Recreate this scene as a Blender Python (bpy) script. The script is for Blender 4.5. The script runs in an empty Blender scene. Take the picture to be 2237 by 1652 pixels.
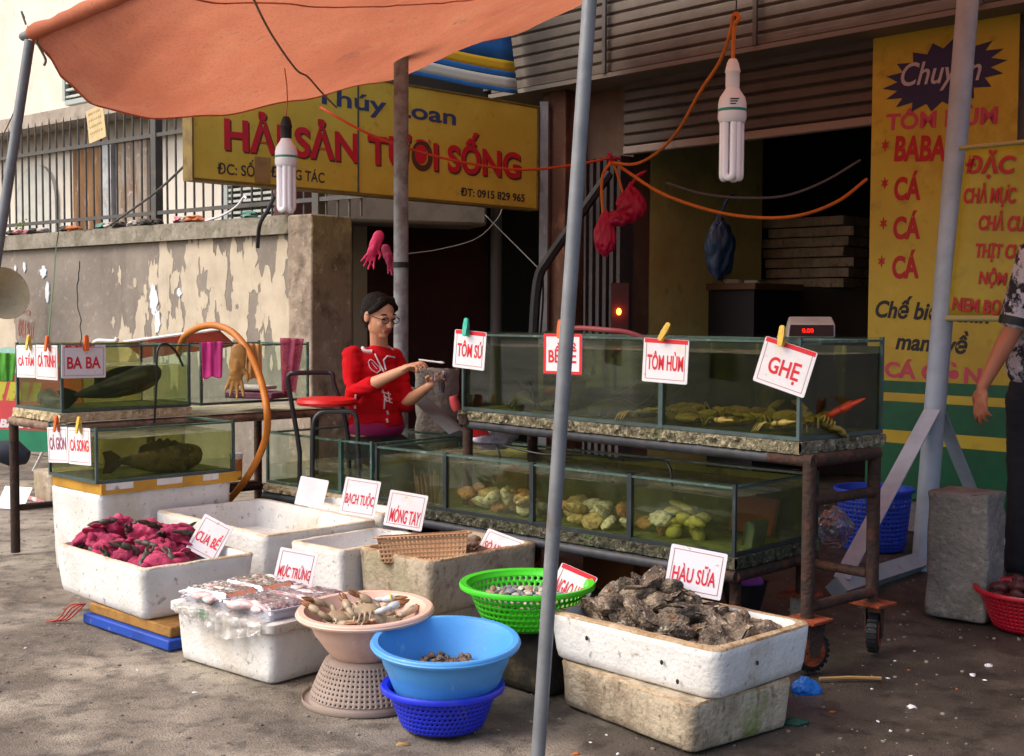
import bpy, bmesh, math, random
from mathutils import Vector as V, Matrix as M, noise as NZ
R = math.radians
rnd = random.Random(7)
SC = bpy.context.scene
COL = SC.collection

# ------------------------------------------------------------------ camera
CAMH, FPX = 1.25, 2734.0
_p, _r = math.atan(134.0 / FPX), 0.005
_F = V((0, math.cos(_p), -math.sin(_p)))
_U0 = V((0, math.sin(_p), math.cos(_p)))
_RT = V((1, 0, 0)) * math.cos(_r) + _U0 * math.sin(_r)
_UP = _U0 * math.cos(_r) - V((1, 0, 0)) * math.sin(_r)
CP = V((0, 0, CAMH))
cd = bpy.data.cameras.new('camera')
cam = bpy.data.objects.new('camera', cd)
COL.objects.link(cam)
mw = M.Identity(4)
for i, a in enumerate((_RT, _UP, -_F)):
    for k in range(3):
        mw[k][i] = a[k]
mw.translation = CP
cam.matrix_world = mw
cd.sensor_width = 36.0
cd.lens = 36.0 * FPX / 2237.0
cd.clip_end = 200
cd.clip_start = 0.05
SC.camera = cam

# ------------------------------------------------------------------ light
SUN_EL, SUN_AZ = R(46), R(-108)      # azimuth measured from +Y towards +X
sdir = V((math.sin(SUN_AZ) * math.cos(SUN_EL), math.cos(SUN_AZ) * math.cos(SUN_EL), math.sin(SUN_EL)))
sd_ = bpy.data.lights.new('sun', 'SUN')
sd_.energy = 0.9
sd_.angle = R(50)
sd_.color = (1.0, 0.93, 0.84)
so = bpy.data.objects.new('sun', sd_)
so.rotation_euler = sdir.to_track_quat('Z', 'Y').to_euler()
COL.objects.link(so)
W = bpy.data.worlds.new('World')
SC.world = W
W.use_nodes = True
nt = W.node_tree
sk = nt.nodes.new('ShaderNodeTexSky')
sk.sky_type = 'NISHITA'
sk.sun_disc = False
sk.sun_elevation = SUN_EL
sk.sun_rotation = SUN_AZ
sk.dust_density = 5.0
sk.air_density = 1.0
sk.ozone_density = 1.0
bg = nt.nodes['Background']
bg.inputs[1].default_value = 0.15
nt.links.new(sk.outputs[0], bg.inputs[0])
SC.view_settings.view_transform = 'Standard'
SC.view_settings.look = 'None'
SC.view_settings.exposure = 0.82
SC.view_settings.gamma = 1.0
SC.cycles.max_bounces = 8
SC.cycles.transparent_max_bounces = 40
SC.cycles.transmission_bounces = 6
SC.cycles.use_denoising = True
SC.cycles.caustics_reflective = False
SC.cycles.caustics_refractive = False

# ------------------------------------------------------------------ picture rays -> places
def ray(px, py):
    return (_F * FPX + _RT * (px - 1118.5) - _UP * (py - 826.0)).normalized()
def atY(px, py, Y):
    d = ray(px, py)
    return CP + d * (Y / d.y)
def onz(px, py, z=0.0):
    d = ray(px, py)
    return CP + d * ((z - CAMH) / d.z)
def onpl(px, py, P, n):
    d = ray(px, py)
    return CP + d * ((V(P) - CP).dot(n) / d.dot(n))

# ------------------------------------------------------------------ materials
def c(h):
    h = h.lstrip('#')
    o = []
    for i in (0, 2, 4):
        v = int(h[i:i + 2], 16) / 255.0
        o.append(v / 12.92 if v <= 0.04045 else ((v + 0.055) / 1.055) ** 2.4)
    return (o[0], o[1], o[2], 1.0)

def mat(name, base, layers=(), rough=0.6, metal=0.0, bump=0.0, bscale=30.0, spec=0.4, transl=0.0, rvar=0.0, ao=None):
    """layers: (colour, scale, lo, hi, amount, (sx,sy,sz))"""
    m = bpy.data.materials.new(name)
    m.use_nodes = True
    n, l = m.node_tree.nodes, m.node_tree.links
    b = n['Principled BSDF']
    b.inputs['Base Color'].default_value = c(base)
    b.inputs['Roughness'].default_value = rough
    b.inputs['Metallic'].default_value = metal
    b.inputs['Specular IOR Level'].default_value = spec
    tc = n.new('ShaderNodeTexCoord')
    oi = n.new('ShaderNodeObjectInfo')
    off = n.new('ShaderNodeVectorMath'); off.operation = 'SCALE'
    cx = n.new('ShaderNodeCombineXYZ')
    for k in range(3):
        l.new(oi.outputs['Random'], cx.inputs[k])
    l.new(cx.outputs[0], off.inputs[0]); off.inputs['Scale'].default_value = 37.0
    ad = n.new('ShaderNodeVectorMath'); ad.operation = 'ADD'
    l.new(tc.outputs['Object'], ad.inputs[0]); l.new(off.outputs[0], ad.inputs[1])
    prev = None
    fac0 = None
    for i, L in enumerate(layers):
        colr, sc_, lo, hi, amt = L[:5]
        st = L[5] if len(L) > 5 else (1, 1, 1)
        mp = n.new('ShaderNodeMapping')
        mp.inputs['Scale'].default_value = st
        l.new(ad.outputs[0], mp.inputs['Vector'])
        tx = n.new('ShaderNodeTexNoise')
        tx.inputs['Scale'].default_value = sc_
        tx.inputs['Detail'].default_value = 7
        tx.inputs['Roughness'].default_value = 0.62
        l.new(mp.outputs[0], tx.inputs['Vector'])
        rp = n.new('ShaderNodeMapRange')
        rp.inputs['From Min'].default_value = lo
        rp.inputs['From Max'].default_value = hi
        rp.inputs['To Max'].default_value = amt
        l.new(tx.outputs['Fac'], rp.inputs['Value'])
        mx = n.new('ShaderNodeMix'); mx.data_type = 'RGBA'
        l.new(rp.outputs['Result'], mx.inputs['Factor'])
        if prev is None:
            mx.inputs['A'].default_value = c(base)
        else:
            l.new(prev, mx.inputs['A'])
        mx.inputs['B'].default_value = c(colr)
        prev = mx.outputs['Result']
        if fac0 is None:
            fac0 = tx.outputs['Fac']
    if prev is not None:
        l.new(prev, b.inputs['Base Color'])
    if rvar and fac0 is not None:
        rr = n.new('ShaderNodeMapRange')
        rr.inputs['From Min'].default_value = 0.35; rr.inputs['From Max'].default_value = 0.65
        rr.inputs['To Min'].default_value = max(0, rough - rvar); rr.inputs['To Max'].default_value = min(1, rough + rvar)
        l.new(fac0, rr.inputs['Value']); l.new(rr.outputs['Result'], b.inputs['Roughness'])
    if bump:
        tb = n.new('ShaderNodeTexNoise')
        tb.inputs['Scale'].default_value = bscale
        tb.inputs['Detail'].default_value = 6
        l.new(ad.outputs[0], tb.inputs['Vector'])
        bp = n.new('ShaderNodeBump')
        bp.inputs['Strength'].default_value = bump
        bp.inputs['Distance'].default_value = 0.02
        l.new(tb.outputs['Fac'], bp.inputs['Height'])
        l.new(bp.outputs['Normal'], b.inputs['Normal'])
    if transl:
        tr = n.new('ShaderNodeBsdfTranslucent')
        if prev is not None:
            l.new(prev, tr.inputs['Color'])
        else:
            tr.inputs['Color'].default_value = c(base)
        ms = n.new('ShaderNodeMixShader')
        ms.inputs[0].default_value = transl
        l.new(b.outputs[0], ms.inputs[1]); l.new(tr.outputs[0], ms.inputs[2])
        l.new(ms.outputs[0], n['Material Output'].inputs['Surface'])
    return m

def clear_mat(name, tint, refl=0.12, film=None, film_amt=0.0, rough=0.03, nscale=6.0, stretch=(1, 1, 1), nlo=0.45, nhi=0.65):
    """see-through pane, film or water: tinted transparency, fresnel gloss and some cloudy diffuse"""
    m = bpy.data.materials.new(name)
    m.use_nodes = True
    n, l = m.node_tree.nodes, m.node_tree.links
    n.remove(n['Principled BSDF'])
    out = n['Material Output']
    t = n.new('ShaderNodeBsdfTransparent'); t.inputs[0].default_value = c(tint)
    g = n.new('ShaderNodeBsdfGlossy'); g.inputs['Roughness'].default_value = rough
    g.inputs['Color'].default_value = (1, 1, 1, 1)
    fr = n.new('ShaderNodeFresnel'); fr.inputs['IOR'].default_value = 1.45
    ml = n.new('ShaderNodeMath'); ml.operation = 'MULTIPLY'
    l.new(fr.outputs[0], ml.inputs[0]); ml.inputs[1].default_value = refl / 0.12
    ml.use_clamp = True
    m1 = n.new('ShaderNodeMixShader')
    l.new(ml.outputs[0], m1.inputs[0]); l.new(t.outputs[0], m1.inputs[1]); l.new(g.outputs[0], m1.inputs[2])
    last = m1
    if film:
        d = n.new('ShaderNodeBsdfDiffuse'); d.inputs[0].default_value = c(film)
        tl = n.new('ShaderNodeBsdfTranslucent'); tl.inputs[0].default_value = c(film)
        md = n.new('ShaderNodeMixShader'); md.inputs[0].default_value = 0.35
        l.new(d.outputs[0], md.inputs[1]); l.new(tl.outputs[0], md.inputs[2])
        tc = n.new('ShaderNodeTexCoord')
        mp = n.new('ShaderNodeMapping'); mp.inputs['Scale'].default_value = stretch
        l.new(tc.outputs['Object'], mp.inputs[0])
        tx = n.new('ShaderNodeTexNoise'); tx.inputs['Scale'].default_value = nscale; tx.inputs['Detail'].default_value = 6
        l.new(mp.outputs[0], tx.inputs['Vector'])
        rp = n.new('ShaderNodeMapRange')
        rp.inputs['From Min'].default_value = nlo; rp.inputs['From Max'].default_value = nhi
        rp.inputs['To Min'].default_value = film_amt * 0.35; rp.inputs['To Max'].default_value = film_amt
        l.new(tx.outputs['Fac'], rp.inputs['Value'])
        m2 = n.new('ShaderNodeMixShader')
        l.new(rp.outputs['Result'], m2.inputs[0]); l.new(m1.outputs[0], m2.inputs[1]); l.new(md.outputs[0], m2.inputs[2])
        last = m2
    l.new(last.outputs[0], out.inputs['Surface'])
    return m

def glow_mat(name, h, s):
    m = bpy.data.materials.new(name); m.use_nodes = True
    n, l = m.node_tree.nodes, m.node_tree.links
    e = n.new('ShaderNodeEmission'); e.inputs[0].default_value = c(h); e.inputs[1].default_value = s
    l.new(e.outputs[0], n['Material Output'].inputs['Surface'])
    return m

# ------------------------------------------------------------------ mesh builder
class MB:
    def __init__(s):
        s.v, s.f, s.mi = [], [], []
    def add(s, vs, fs, mi=0, mtx=None):
        o = len(s.v)
        if mtx is not None:
            vs = [mtx @ V(p) for p in vs]
        s.v += [tuple(p) for p in vs]
        s.f += [tuple(i + o for i in q) for q in fs]
        s.mi += [mi] * len(fs)
        return s
    def box(s, x0, x1, y0, y1, z0, z1, mi=0, mtx=None):
        vs = [(x0, y0, z0), (x1, y0, z0), (x1, y1, z0), (x0, y1, z0), (x0, y0, z1), (x1, y0, z1), (x1, y1, z1), (x0, y1, z1)]
        return s.add(vs, [(0, 3, 2, 1), (4, 5, 6, 7), (0, 1, 5, 4), (1, 2, 6, 5), (2, 3, 7, 6), (3, 0, 4, 7)], mi, mtx)
    def tube(s, pts, r, seg=10, mi=0, cap=True, flat=1.0, ref=None):
        pts = [V(p) for p in pts]
        n = len(pts)
        rs = r if isinstance(r, (list, tuple)) else [r] * n
        T = []
        for i in range(n):
            T.append((pts[min(i + 1, n - 1)] - pts[max(i - 1, 0)]).normalized())
        a = ref or (V((0, 0, 1)) if abs(T[0].z) < 0.9 else V((1, 0, 0)))
        vs, fs = [], []
        N0 = (a - T[0] * a.dot(T[0])).normalized()
        for i in range(n):
            N0 = (N0 - T[i] * N0.dot(T[i])).normalized()
            B = T[i].cross(N0)
            for k in range(seg):
                t = 2 * math.pi * k / seg
                vs.append(pts[i] + (N0 * math.cos(t) * flat + B * math.sin(t)) * rs[i])
        for i in range(n - 1):
            for k in range(seg):
                k2 = (k + 1) % seg
                fs.append((i * seg + k, i * seg + k2, (i + 1) * seg + k2, (i + 1) * seg + k))
        if cap:
            fs.append(tuple(range(seg - 1, -1, -1)))
            fs.append(tuple((n - 1) * seg + k for k in range(seg)))
        return s.add(vs, fs, mi)
    def lathe(s, prof, seg=40, mi=0, mtx=None, closed=False):
        vs, fs = [], []
        n = len(prof)
        for (r, z) in prof:
            for k in range(seg):
                t = 2 * math.pi * k / seg
                vs.append((r * math.cos(t), r * math.sin(t), z))
        for i in range(n - 1):
            for k in range(seg):
                k2 = (k + 1) % seg
                fs.append((i * seg + k, i * seg + k2, (i + 1) * seg + k2, (i + 1) * seg + k))
        return s.add(vs, fs, mi, mtx)
    def ell(s, ctr, rad, seg=14, ring=9, mi=0, mtx=None):
        vs, fs = [], []
        C_ = V(ctr)
        for i in range(ring + 1):
            ph = math.pi * i / ring
            for k in range(seg):
                t = 2 * math.pi * k / seg
                vs.append(C_ + V((rad[0] * math.sin(ph) * math.cos(t), rad[1] * math.sin(ph) * math.sin(t), -rad[2] * math.cos(ph))))
        for i in range(ring):
            for k in range(seg):
                k2 = (k + 1) % seg
                fs.append((i * seg + k, i * seg + k2, (i + 1) * seg + k2, (i + 1) * seg + k))
        return s.add(vs, fs, mi, mtx)
    def grid(s, fn, nu, nv, mi=0):
        vs = [fn(i / nu, j / nv) for j in range(nv + 1) for i in range(nu + 1)]
        fs = [(j * (nu + 1) + i, j * (nu + 1) + i + 1, (j + 1) * (nu + 1) + i + 1, (j + 1) * (nu + 1) + i) for j in range(nv) for i in range(nu)]
        return s.add(vs, fs, mi)
    def prism(s, poly, z0, z1, mi=0, mtx=None):
        n = len(poly)
        vs = [(x, y, z0) for x, y in poly] + [(x, y, z1) for x, y in poly]
        fs = [tuple(range(n - 1, -1, -1)), tuple(range(n, 2 * n))] + [(i, (i + 1) % n, n + (i + 1) % n, n + i) for i in range(n)]
        return s.add(vs, fs, mi, mtx)
    def quad(s, a, b, c_, d, mi=0):
        return s.add([a, b, c_, d], [(0, 1, 2, 3)], mi)
    def build(s, name, mats, parent=None, ang=42, loc=None, mtx=None, merge=True, bevel=0, solid=0, subs=0, label=None):
        me = bpy.data.meshes.new(name)
        me.from_pydata(s.v, [], s.f)
        if not isinstance(mats, (list, tuple)):
            mats = [mats]
        for m in mats:
            me.materials.append(m)
        me.polygons.foreach_set('material_index', s.mi)
        bm = bmesh.new(); bm.from_mesh(me)
        if merge:
            bmesh.ops.remove_doubles(bm, verts=bm.verts, dist=1e-5)
        bmesh.ops.recalc_face_normals(bm, faces=bm.faces)
        bm.to_mesh(me); bm.free()
        return obj(name, me, parent, ang, loc, mtx, bevel, solid, subs, label)

def obj(name, me, parent=None, ang=42, loc=None, mtx=None, bevel=0, solid=0, subs=0, label=None):
    if ang:
        me.polygons.foreach_set('use_smooth', [True] * len(me.polygons))
        me.set_sharp_from_angle(angle=R(ang))
    o = bpy.data.objects.new(name, me)
    COL.objects.link(o)
    if parent is not None:
        o.parent = parent
    if mtx is not None:
        o.matrix_local = mtx
    elif loc is not None:
        o.location = loc
    if solid:
        md = o.modifiers.new('solid', 'SOLIDIFY'); md.thickness = solid; md.offset = 0
    if bevel:
        md = o.modifiers.new('bevel', 'BEVEL'); md.width = bevel; md.segments = 2; md.limit_method = 'ANGLE'
    if subs:
        md = o.modifiers.new('subd', 'SUBSURF'); md.levels = subs; md.render_levels = subs
    if label:
        o['label'] = label
    return o

def tag(o, label=None, cat=None, group=None, kind=None):
    if label: o['label'] = label
    if cat: o['category'] = cat
    if group: o['group'] = group
    if kind: o['kind'] = kind
    return o

def thing(name, label, cat, loc=(0, 0, 0), rz=0.0, group=None, mtx=None):
    o = bpy.data.objects.new(name, None)
    o.empty_display_size = 0.1
    COL.objects.link(o)
    if mtx is not None:
        o.matrix_world = mtx
    else:
        o.location = loc
        o.rotation_euler = (0, 0, R(rz))
    return tag(o, label, cat, group)

def kids(o):
    return [x for x in COL.objects if x.parent == o]

def dup(o, parent=None):
    n = o.copy(); COL.objects.link(n)
    if parent is not None:
        n.parent = parent
    for k in kids(o):
        dup(k, n)
    return n

def txt(body, w, h, m, name='lettering', parent=None, mtx=None, bold=0.03, shear=0.0, depth=0.0012, serif=0.0):
    cu = bpy.data.curves.new('t', 'FONT')
    cu.body = body
    cu.offset = bold
    cu.shear = shear
    cu.extrude = 0.02
    cu.resolution_u = 4
    to = bpy.data.objects.new('t', cu)
    COL.objects.link(to)
    dg = bpy.context.evaluated_depsgraph_get()
    me = bpy.data.meshes.new_from_object(to.evaluated_get(dg))
    bpy.data.objects.remove(to); bpy.data.curves.remove(cu)
    xs = [v.co.x for v in me.vertices]; ys = [v.co.y for v in me.vertices]
    x0, x1, y0, y1 = min(xs), max(xs), min(ys), max(ys)
    for v in me.vertices:
        v.co.x = ((v.co.x - x0) / (x1 - x0) - 0.5) * w
        v.co.y = ((v.co.y - y0) / (y1 - y0) - 0.5) * h
        v.co.z = depth if v.co.z > 0 else 0.0
    me.name = name
    me.materials.clear(); me.materials.append(m)
    return obj(name, me, parent, 0, None, mtx)

def frame(o, x, y, z):
    m_ = M.Identity(4)
    for i, a in enumerate((x, y, z)):
        for k in range(3):
            m_[k][i] = a[k]
    m_.translation = V(o)
    return m_

def rotz(a):
    return M.Rotation(R(a), 4, 'Z')

def fbm(p, s=1.0, o=4):
    return NZ.fractal(V(p) * s, 1.0, 2.0, o)

def catenary(a, b, sag, n=14):
    a, b = V(a), V(b)
    return [a.lerp(b, i / n) - V((0, 0, sag * 4 * (i / n) * (1 - i / n))) for i in range(n + 1)]

def curve(pts, n=8):
    """Catmull-Rom through pts"""
    P = [V(p) for p in pts]
    P = [P[0] * 2 - P[1]] + P + [P[-1] * 2 - P[-2]]
    out = []
    for i in range(1, len(P) - 2):
        for k in range(n):
            t = k / n
            a, b, c_, d = P[i - 1], P[i], P[i + 1], P[i + 2]
            out.append(0.5 * ((2 * b) + (c_ - a) * t + (2 * a - 5 * b + 4 * c_ - d) * t * t + (-a + 3 * b - 3 * c_ + d) * t ** 3))
    out.append(P[-2])
    return out

XH = V((math.cos(R(-46)), math.sin(R(-46)), 0))
YH = V((-math.sin(R(-46)), math.cos(R(-46)), 0))
# ------------------------------------------------------------------ shared materials
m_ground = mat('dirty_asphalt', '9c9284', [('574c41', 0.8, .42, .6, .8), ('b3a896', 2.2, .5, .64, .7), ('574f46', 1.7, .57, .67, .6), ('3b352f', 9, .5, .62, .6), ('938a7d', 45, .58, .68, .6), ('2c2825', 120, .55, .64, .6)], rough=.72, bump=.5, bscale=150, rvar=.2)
m_wall = mat('stained_render', 'a3978a', [('8b8074', 1.3, .38, .6, .9), ('6a6157', 5, .5, .68, .55, (1, 1, .25)), ('c2b7a8', 9, .6, .7, .5)], rough=.9, bump=.35, bscale=18)
m_cope = mat('mossy_coping', '8d877b', [('6f6b5c', 5, .42, .6, .8), ('4e4a40', 14, .55, .68, .7), ('a59d8d', 8, .58, .66, .6)], rough=.95, bump=.5, bscale=22)
m_peel = mat('flaked_limewash', 'c0b5a2', [('a59a88', 5, .4, .65, .7)], rough=.95)
m_rust = mat('rusty_iron', '38261f', [('5c3323', 12, .50, .66, .7), ('231a18', 26, .48, .64, .8)], rough=.8, bump=.4, bscale=60)
m_orust = mat('orange_rust', '8a3d1e', [('5a2a1c', 20, .45, .62, .8), ('a4532a', 45, .55, .68, .7)], rough=.9, bump=.5, bscale=80)
m_iron = mat('grey_fence_iron', '4c4b49', [('6c6257', 12, .52, .66, .6)], rough=.7)
m_galv = mat('galvanised_pipe', '7c7f83', [('66686b', 9, .42, .62, .6), ('a3a5a8', 30, .55, .7, .5, (1, 1, .2)), ('5f5148', 11, .60, .70, .7, (1, 1, .5))], rough=.5, metal=.25, bump=.06)
m_wpipe = mat('pale_painted_pipe', 'aebfd0', [('909fae', 6, .45, .65, .6), ('7a6f66', 22, .66, .72, .6)], rough=.45, bump=.05)
m_dkpole = mat('dull_grey_pole', '8c949a', [('5f5a57', 12, .45, .62, .7), ('938d88', 30, .55, .7, .5)], rough=.7, bump=.1)
m_black = mat('black_rubber', '17181b', [('2a2a2c', 18, .5, .7, .6)], rough=.6)
m_blackpipe = mat('dark_blue_grey_pipe', '3a3d44', [('25262a', 14, .45, .62, .7), ('5a5148', 30, .58, .7, .5)], rough=.5, bump=.1)
m_white = mat('white_plastic', 'e9e8ea', [('d8d6d6', 6, .5, .7, .5)], rough=.35)
m_foam = mat('white_foam', 'dcdcdb', [('c6c3bd', 4, .45, .65, .7), ('857c70', 30, .60, .68, .75), ('b3a58e', 2.6, .53, .68, .7, (1, 1, .5)), ('5f574d', 90, .66, .72, .7)], rough=.85, bump=.22, bscale=70)
m_foamd = mat('dirty_foam', 'b7ab98', [('94856f', 7, .42, .62, .85, (1, 1, .5)), ('756450', 30, .55, .67, .8, (1, 1, .5)), ('8e8e66', 4, .52, .66, .6)], rough=.9, bump=.4, bscale=55)
m_foamg = mat('mossy_old_foam', 'b5a892', [('8b7c68', 9, .45, .62, .85, (1, 1, .5)), ('5c4f40', 34, .56, .68, .8, (1, 1, .5)), ('6f7d36', 5, .57, .68, .85)], rough=.9, bump=.45, bscale=55)
m_rim2 = mat('yellowed_foam_rim', 'd0c6b4', [('b39a78', 10, .48, .64, .8), ('8a7358', 40, .6, .7, .7)], rough=.9, bump=.4, bscale=90)
m_rim = mat('brown_stained_foam_rim', 'b39c7d', [('8a6d4c', 16, .45, .62, .85), ('cfc3b0', 30, .58, .7, .6)], rough=.9, bump=.5, bscale=90)
m_red = mat('red_paint', 'c01a22', [('a01018', 20, .5, .7, .5)], rough=.45)
m_sred = mat('sign_red', 'd32432', [('b81c28', 14, .5, .7, .4)], rough=.5)
m_card = mat('white_card', 'e4e1e6', [('d0cbcc', 5, .48, .68, .7), ('a8977f', 40, .64, .71, .7), ('d8c9a0', 7, .60, .72, .6)], rough=.5)
m_cline = mat('thin_red_line', '8d4a48', rough=.6)
m_yel = mat('yellow_peg_plastic', 'd9b441', [('bd952f', 9, .5, .7, .5)], rough=.4)
m_ora = mat('orange_peg_plastic', 'd9621f', [('b9491a', 9, .5, .7, .5)], rough=.4)
m_teal = mat('teal_peg_plastic', '2fb39a', rough=.4)
m_steel = mat('spring_steel', '8c8c8a', rough=.35, metal=.9)
m_conc = mat('rough_concrete', '84807a', [('6e6a64', 6, .42, .6, .8), ('9d9890', 20, .55, .68, .7), ('514c46', 60, .6, .68, .7)], rough=.95, bump=.7, bscale=45)

m_glass = clear_mat('tank_glass', 'f7fbf8', .010, '8f9a86', .014, nscale=3)
m_gedge = mat('green_glass_edge', '46605a', [('2c423d', 8, .45, .65, .7), ('7d968f', 20, .55, .7, .6)], rough=.2, spec=.6)
m_seal = mat('black_silicone', '222b2f', [('3a4a4c', 14, .5, .68, .6)], rough=.4)
m_sealg = mat('grey_green_silicone', '465858', [('2e3d3d', 12, .45, .65, .7)], rough=.35)

# wet gloss on the right, plus canopy shade darkened into the colour, ragged edge
def wet_shade_mask(m):
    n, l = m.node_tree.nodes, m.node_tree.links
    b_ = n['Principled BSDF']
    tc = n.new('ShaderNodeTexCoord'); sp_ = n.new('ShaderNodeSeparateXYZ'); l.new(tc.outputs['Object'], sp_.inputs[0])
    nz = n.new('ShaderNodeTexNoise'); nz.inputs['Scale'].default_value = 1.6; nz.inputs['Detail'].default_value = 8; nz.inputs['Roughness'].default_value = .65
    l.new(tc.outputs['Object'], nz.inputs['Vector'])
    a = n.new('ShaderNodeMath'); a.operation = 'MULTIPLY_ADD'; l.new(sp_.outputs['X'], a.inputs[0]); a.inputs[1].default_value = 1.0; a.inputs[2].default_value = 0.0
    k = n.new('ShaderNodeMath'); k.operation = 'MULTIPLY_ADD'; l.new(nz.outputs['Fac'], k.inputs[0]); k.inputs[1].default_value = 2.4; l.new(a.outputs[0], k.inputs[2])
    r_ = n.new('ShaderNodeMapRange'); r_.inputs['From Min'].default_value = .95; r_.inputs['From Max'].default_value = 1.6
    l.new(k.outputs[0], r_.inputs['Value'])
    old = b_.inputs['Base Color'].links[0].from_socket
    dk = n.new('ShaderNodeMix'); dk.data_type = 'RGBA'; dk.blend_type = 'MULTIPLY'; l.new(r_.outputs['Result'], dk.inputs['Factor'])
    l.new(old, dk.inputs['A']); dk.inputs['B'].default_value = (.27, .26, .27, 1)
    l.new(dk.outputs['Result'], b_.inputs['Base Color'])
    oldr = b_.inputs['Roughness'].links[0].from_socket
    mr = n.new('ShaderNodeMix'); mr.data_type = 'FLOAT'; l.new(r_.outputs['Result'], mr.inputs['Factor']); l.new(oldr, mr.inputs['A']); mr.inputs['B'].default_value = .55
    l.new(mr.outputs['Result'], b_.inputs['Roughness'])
wet_shade_mask(m_ground)
# ------------------------------------------------------------------ ground (structure)
def ground_h(x, y):
    d = math.hypot(x, y - 5)
    k = max(0.0, 1.0 - d / 14.0)
    return k * (0.012 * fbm((x, y, 0), .9) + 0.006 * fbm((x, y, 3), 4.0)) - .006
b = MB()
def gfn(u, v):
    # denser in the middle
    x = (u - .5) * 2; y = (v - .5) * 2
    X = 8 * x + 52 * x ** 5; Y = 8 * y + 52 * y ** 5 + 5
    return (X, Y, ground_h(X, Y))
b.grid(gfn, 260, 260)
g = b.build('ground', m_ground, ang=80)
tag(g, 'brown grey dirty asphalt of the street under the stalls', 'ground', kind='structure')

# ------------------------------------------------------------------ boundary wall, left
wA = V((-4.58, 11.4, 0)); wd = V((-.765, .644, 0)).normalized(); wn = V((-.644, -.765, 0)).normalized()
WM = frame(wA, -wd, -wn, V((0, 0, 1)))       # local x to the right, y away from the street
wall = thing('boundary_wall', 'stained grey boundary wall with flaking limewash behind the left tanks', 'wall', mtx=WM)
m_peelwall = mat('flaking_wall', '8f877d', [('777069', 1.1, .36, .6, .9), ('615850', 4, .52, .68, .5, (1, 1, .3)), ('a89c8d', 14, .58, .68, .5)], rough=.92, bump=.3, bscale=20)
b = MB(); b.box(-5, 3.98, 0, .22, 0, 1.82); b.build('wall_face', m_peelwall, wall)
b = MB()
def cop(u, v):
    return (-5 + 8.98 * u, -.05 - .012 * fbm((u * 40, 0, 1)), 1.825 + .13 * v)
b.grid(cop, 160, 2)
b.add([(-5, -.05, 1.955), (3.98, -.05, 1.955), (3.98, .3, 1.955), (-5, .3, 1.955)], [(0, 1, 2, 3)])
b.add([(-5, -.05, 1.825), (3.98, -.05, 1.825), (3.98, .3, 1.825), (-5, .3, 1.825)], [(0, 3, 2, 1)])
b.build('coping', m_cope, wall)
# flaked limewash patches: thin raised flakes with ragged outlines
def flake(bm_, x, z, w, h, seed, y=-.004, n=26):
    pts = []
    for k in range(n):
        t = 2 * math.pi * k / n
        rr = 1 + .55 * NZ.noise(V((math.cos(t) * 2.2 + seed, math.sin(t) * 2.2, seed * 1.7))) + .25 * NZ.noise(V((math.cos(t) * 7 + seed, math.sin(t) * 7, 2)))
        pts.append((x + w * rr * math.cos(t), z + h * rr * math.sin(t)))
    vs = [(p[0], y, p[1]) for p in pts] + [(p[0], -.0003, p[1]) for p in pts]
    bm_.add(vs, [tuple(range(n))] + [(i, (i + 1) % n, n + (i + 1) % n, n + i) for i in range(n)])
b = MB()
r2 = random.Random(3)
for i in range(120):
    x = min(3.85, max(1.7, r2.gauss(2.95, .62))); z = r2.uniform(.85, 1.72)
    s = r2.uniform(.02, .11)
    if x < 2.4 and r2.random() < .5: s *= .5
    flake(b, x, z, s * .7, s * r2.uniform(1.0, 2.6), i * 1.31, y=-.0016 - .00001 * i)
for i in range(16):
    flake(b, r2.uniform(-.3, .3) - .25, r2.uniform(.3, 1.3), .1, .25, 300 + i, y=-.0015 - .00001 * i)
b.build('limewash_flakes', m_peel, wall)
b = MB()
for (x, z, w, h, s_) in [(2.28, 1.36, .05, .11, 1), (2.33, 1.2, .045, .09, 2), (2.62, 1.42, .03, .03, 5), (.62, 1.62, .05, .05, 3), (.68, 1.45, .035, .08, 4), (.14, 1.66, .018, .03, 6), (.3, 1.67, .022, .045, 7), (.2, 1.57, .02, .03, 8), (.16, 1.4, .015, .04, 9), (.33, 1.43, .015, .03, 10)]:
    flake(b, x, z, w, h, s_ + 50, y=-.009 - .0001 * s_)
b.build('paper_scraps', mat('torn_paper', 'cfd6dc', [('a8bccb', 20, .5, .7, .6)], rough=.8), wall)
# stencilled faint red numbers on the wall
m_stencil = mat('faded_red_stencil', '9a5a52', [('94877a', 40, .5, .62, .8)], rough=.9)
txt('0914 9111', .26, .16, m_stencil, 'stencil', wall, M.Translation((.3, -.003, 1.12)) @ M.Rotation(R(90), 4, 'X') @ M.Rotation(R(-8), 4, 'Z'), bold=.01, depth=.001)
txt('K H C B', .17, .05, m_stencil, 'stencil', wall, M.Translation((.3, -.003, 1.27)) @ M.Rotation(R(90), 4, 'X') @ M.Rotation(R(-8), 4, 'Z'), bold=.0, depth=.001)
# cracks
b = MB()
for (x, z) in [(1.2, 1.7)]:
    p = [(x, -.002, z)]
    for k in range(16):
        x += r2.uniform(-.03, .03); z -= .05
        p.append((x, -.002, z))
    b.tube(p, .004, 4)
b.build('crack', m_black, wall)
# corner pillar
pil = MB(); pil.box(3.98, 4.23, -.06, .32, 0, 1.95)
pil.build('pillar', mat('rough_pillar_render', '8a7d70', [('a99b8a', 4, .5, .62, .8), ('5d5148', 7, .48, .66, .8), ('c5b8a6', 12, .6, .68, .7)], rough=.95, bump=.5, bscale=24), wall, bevel=.012)

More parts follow.
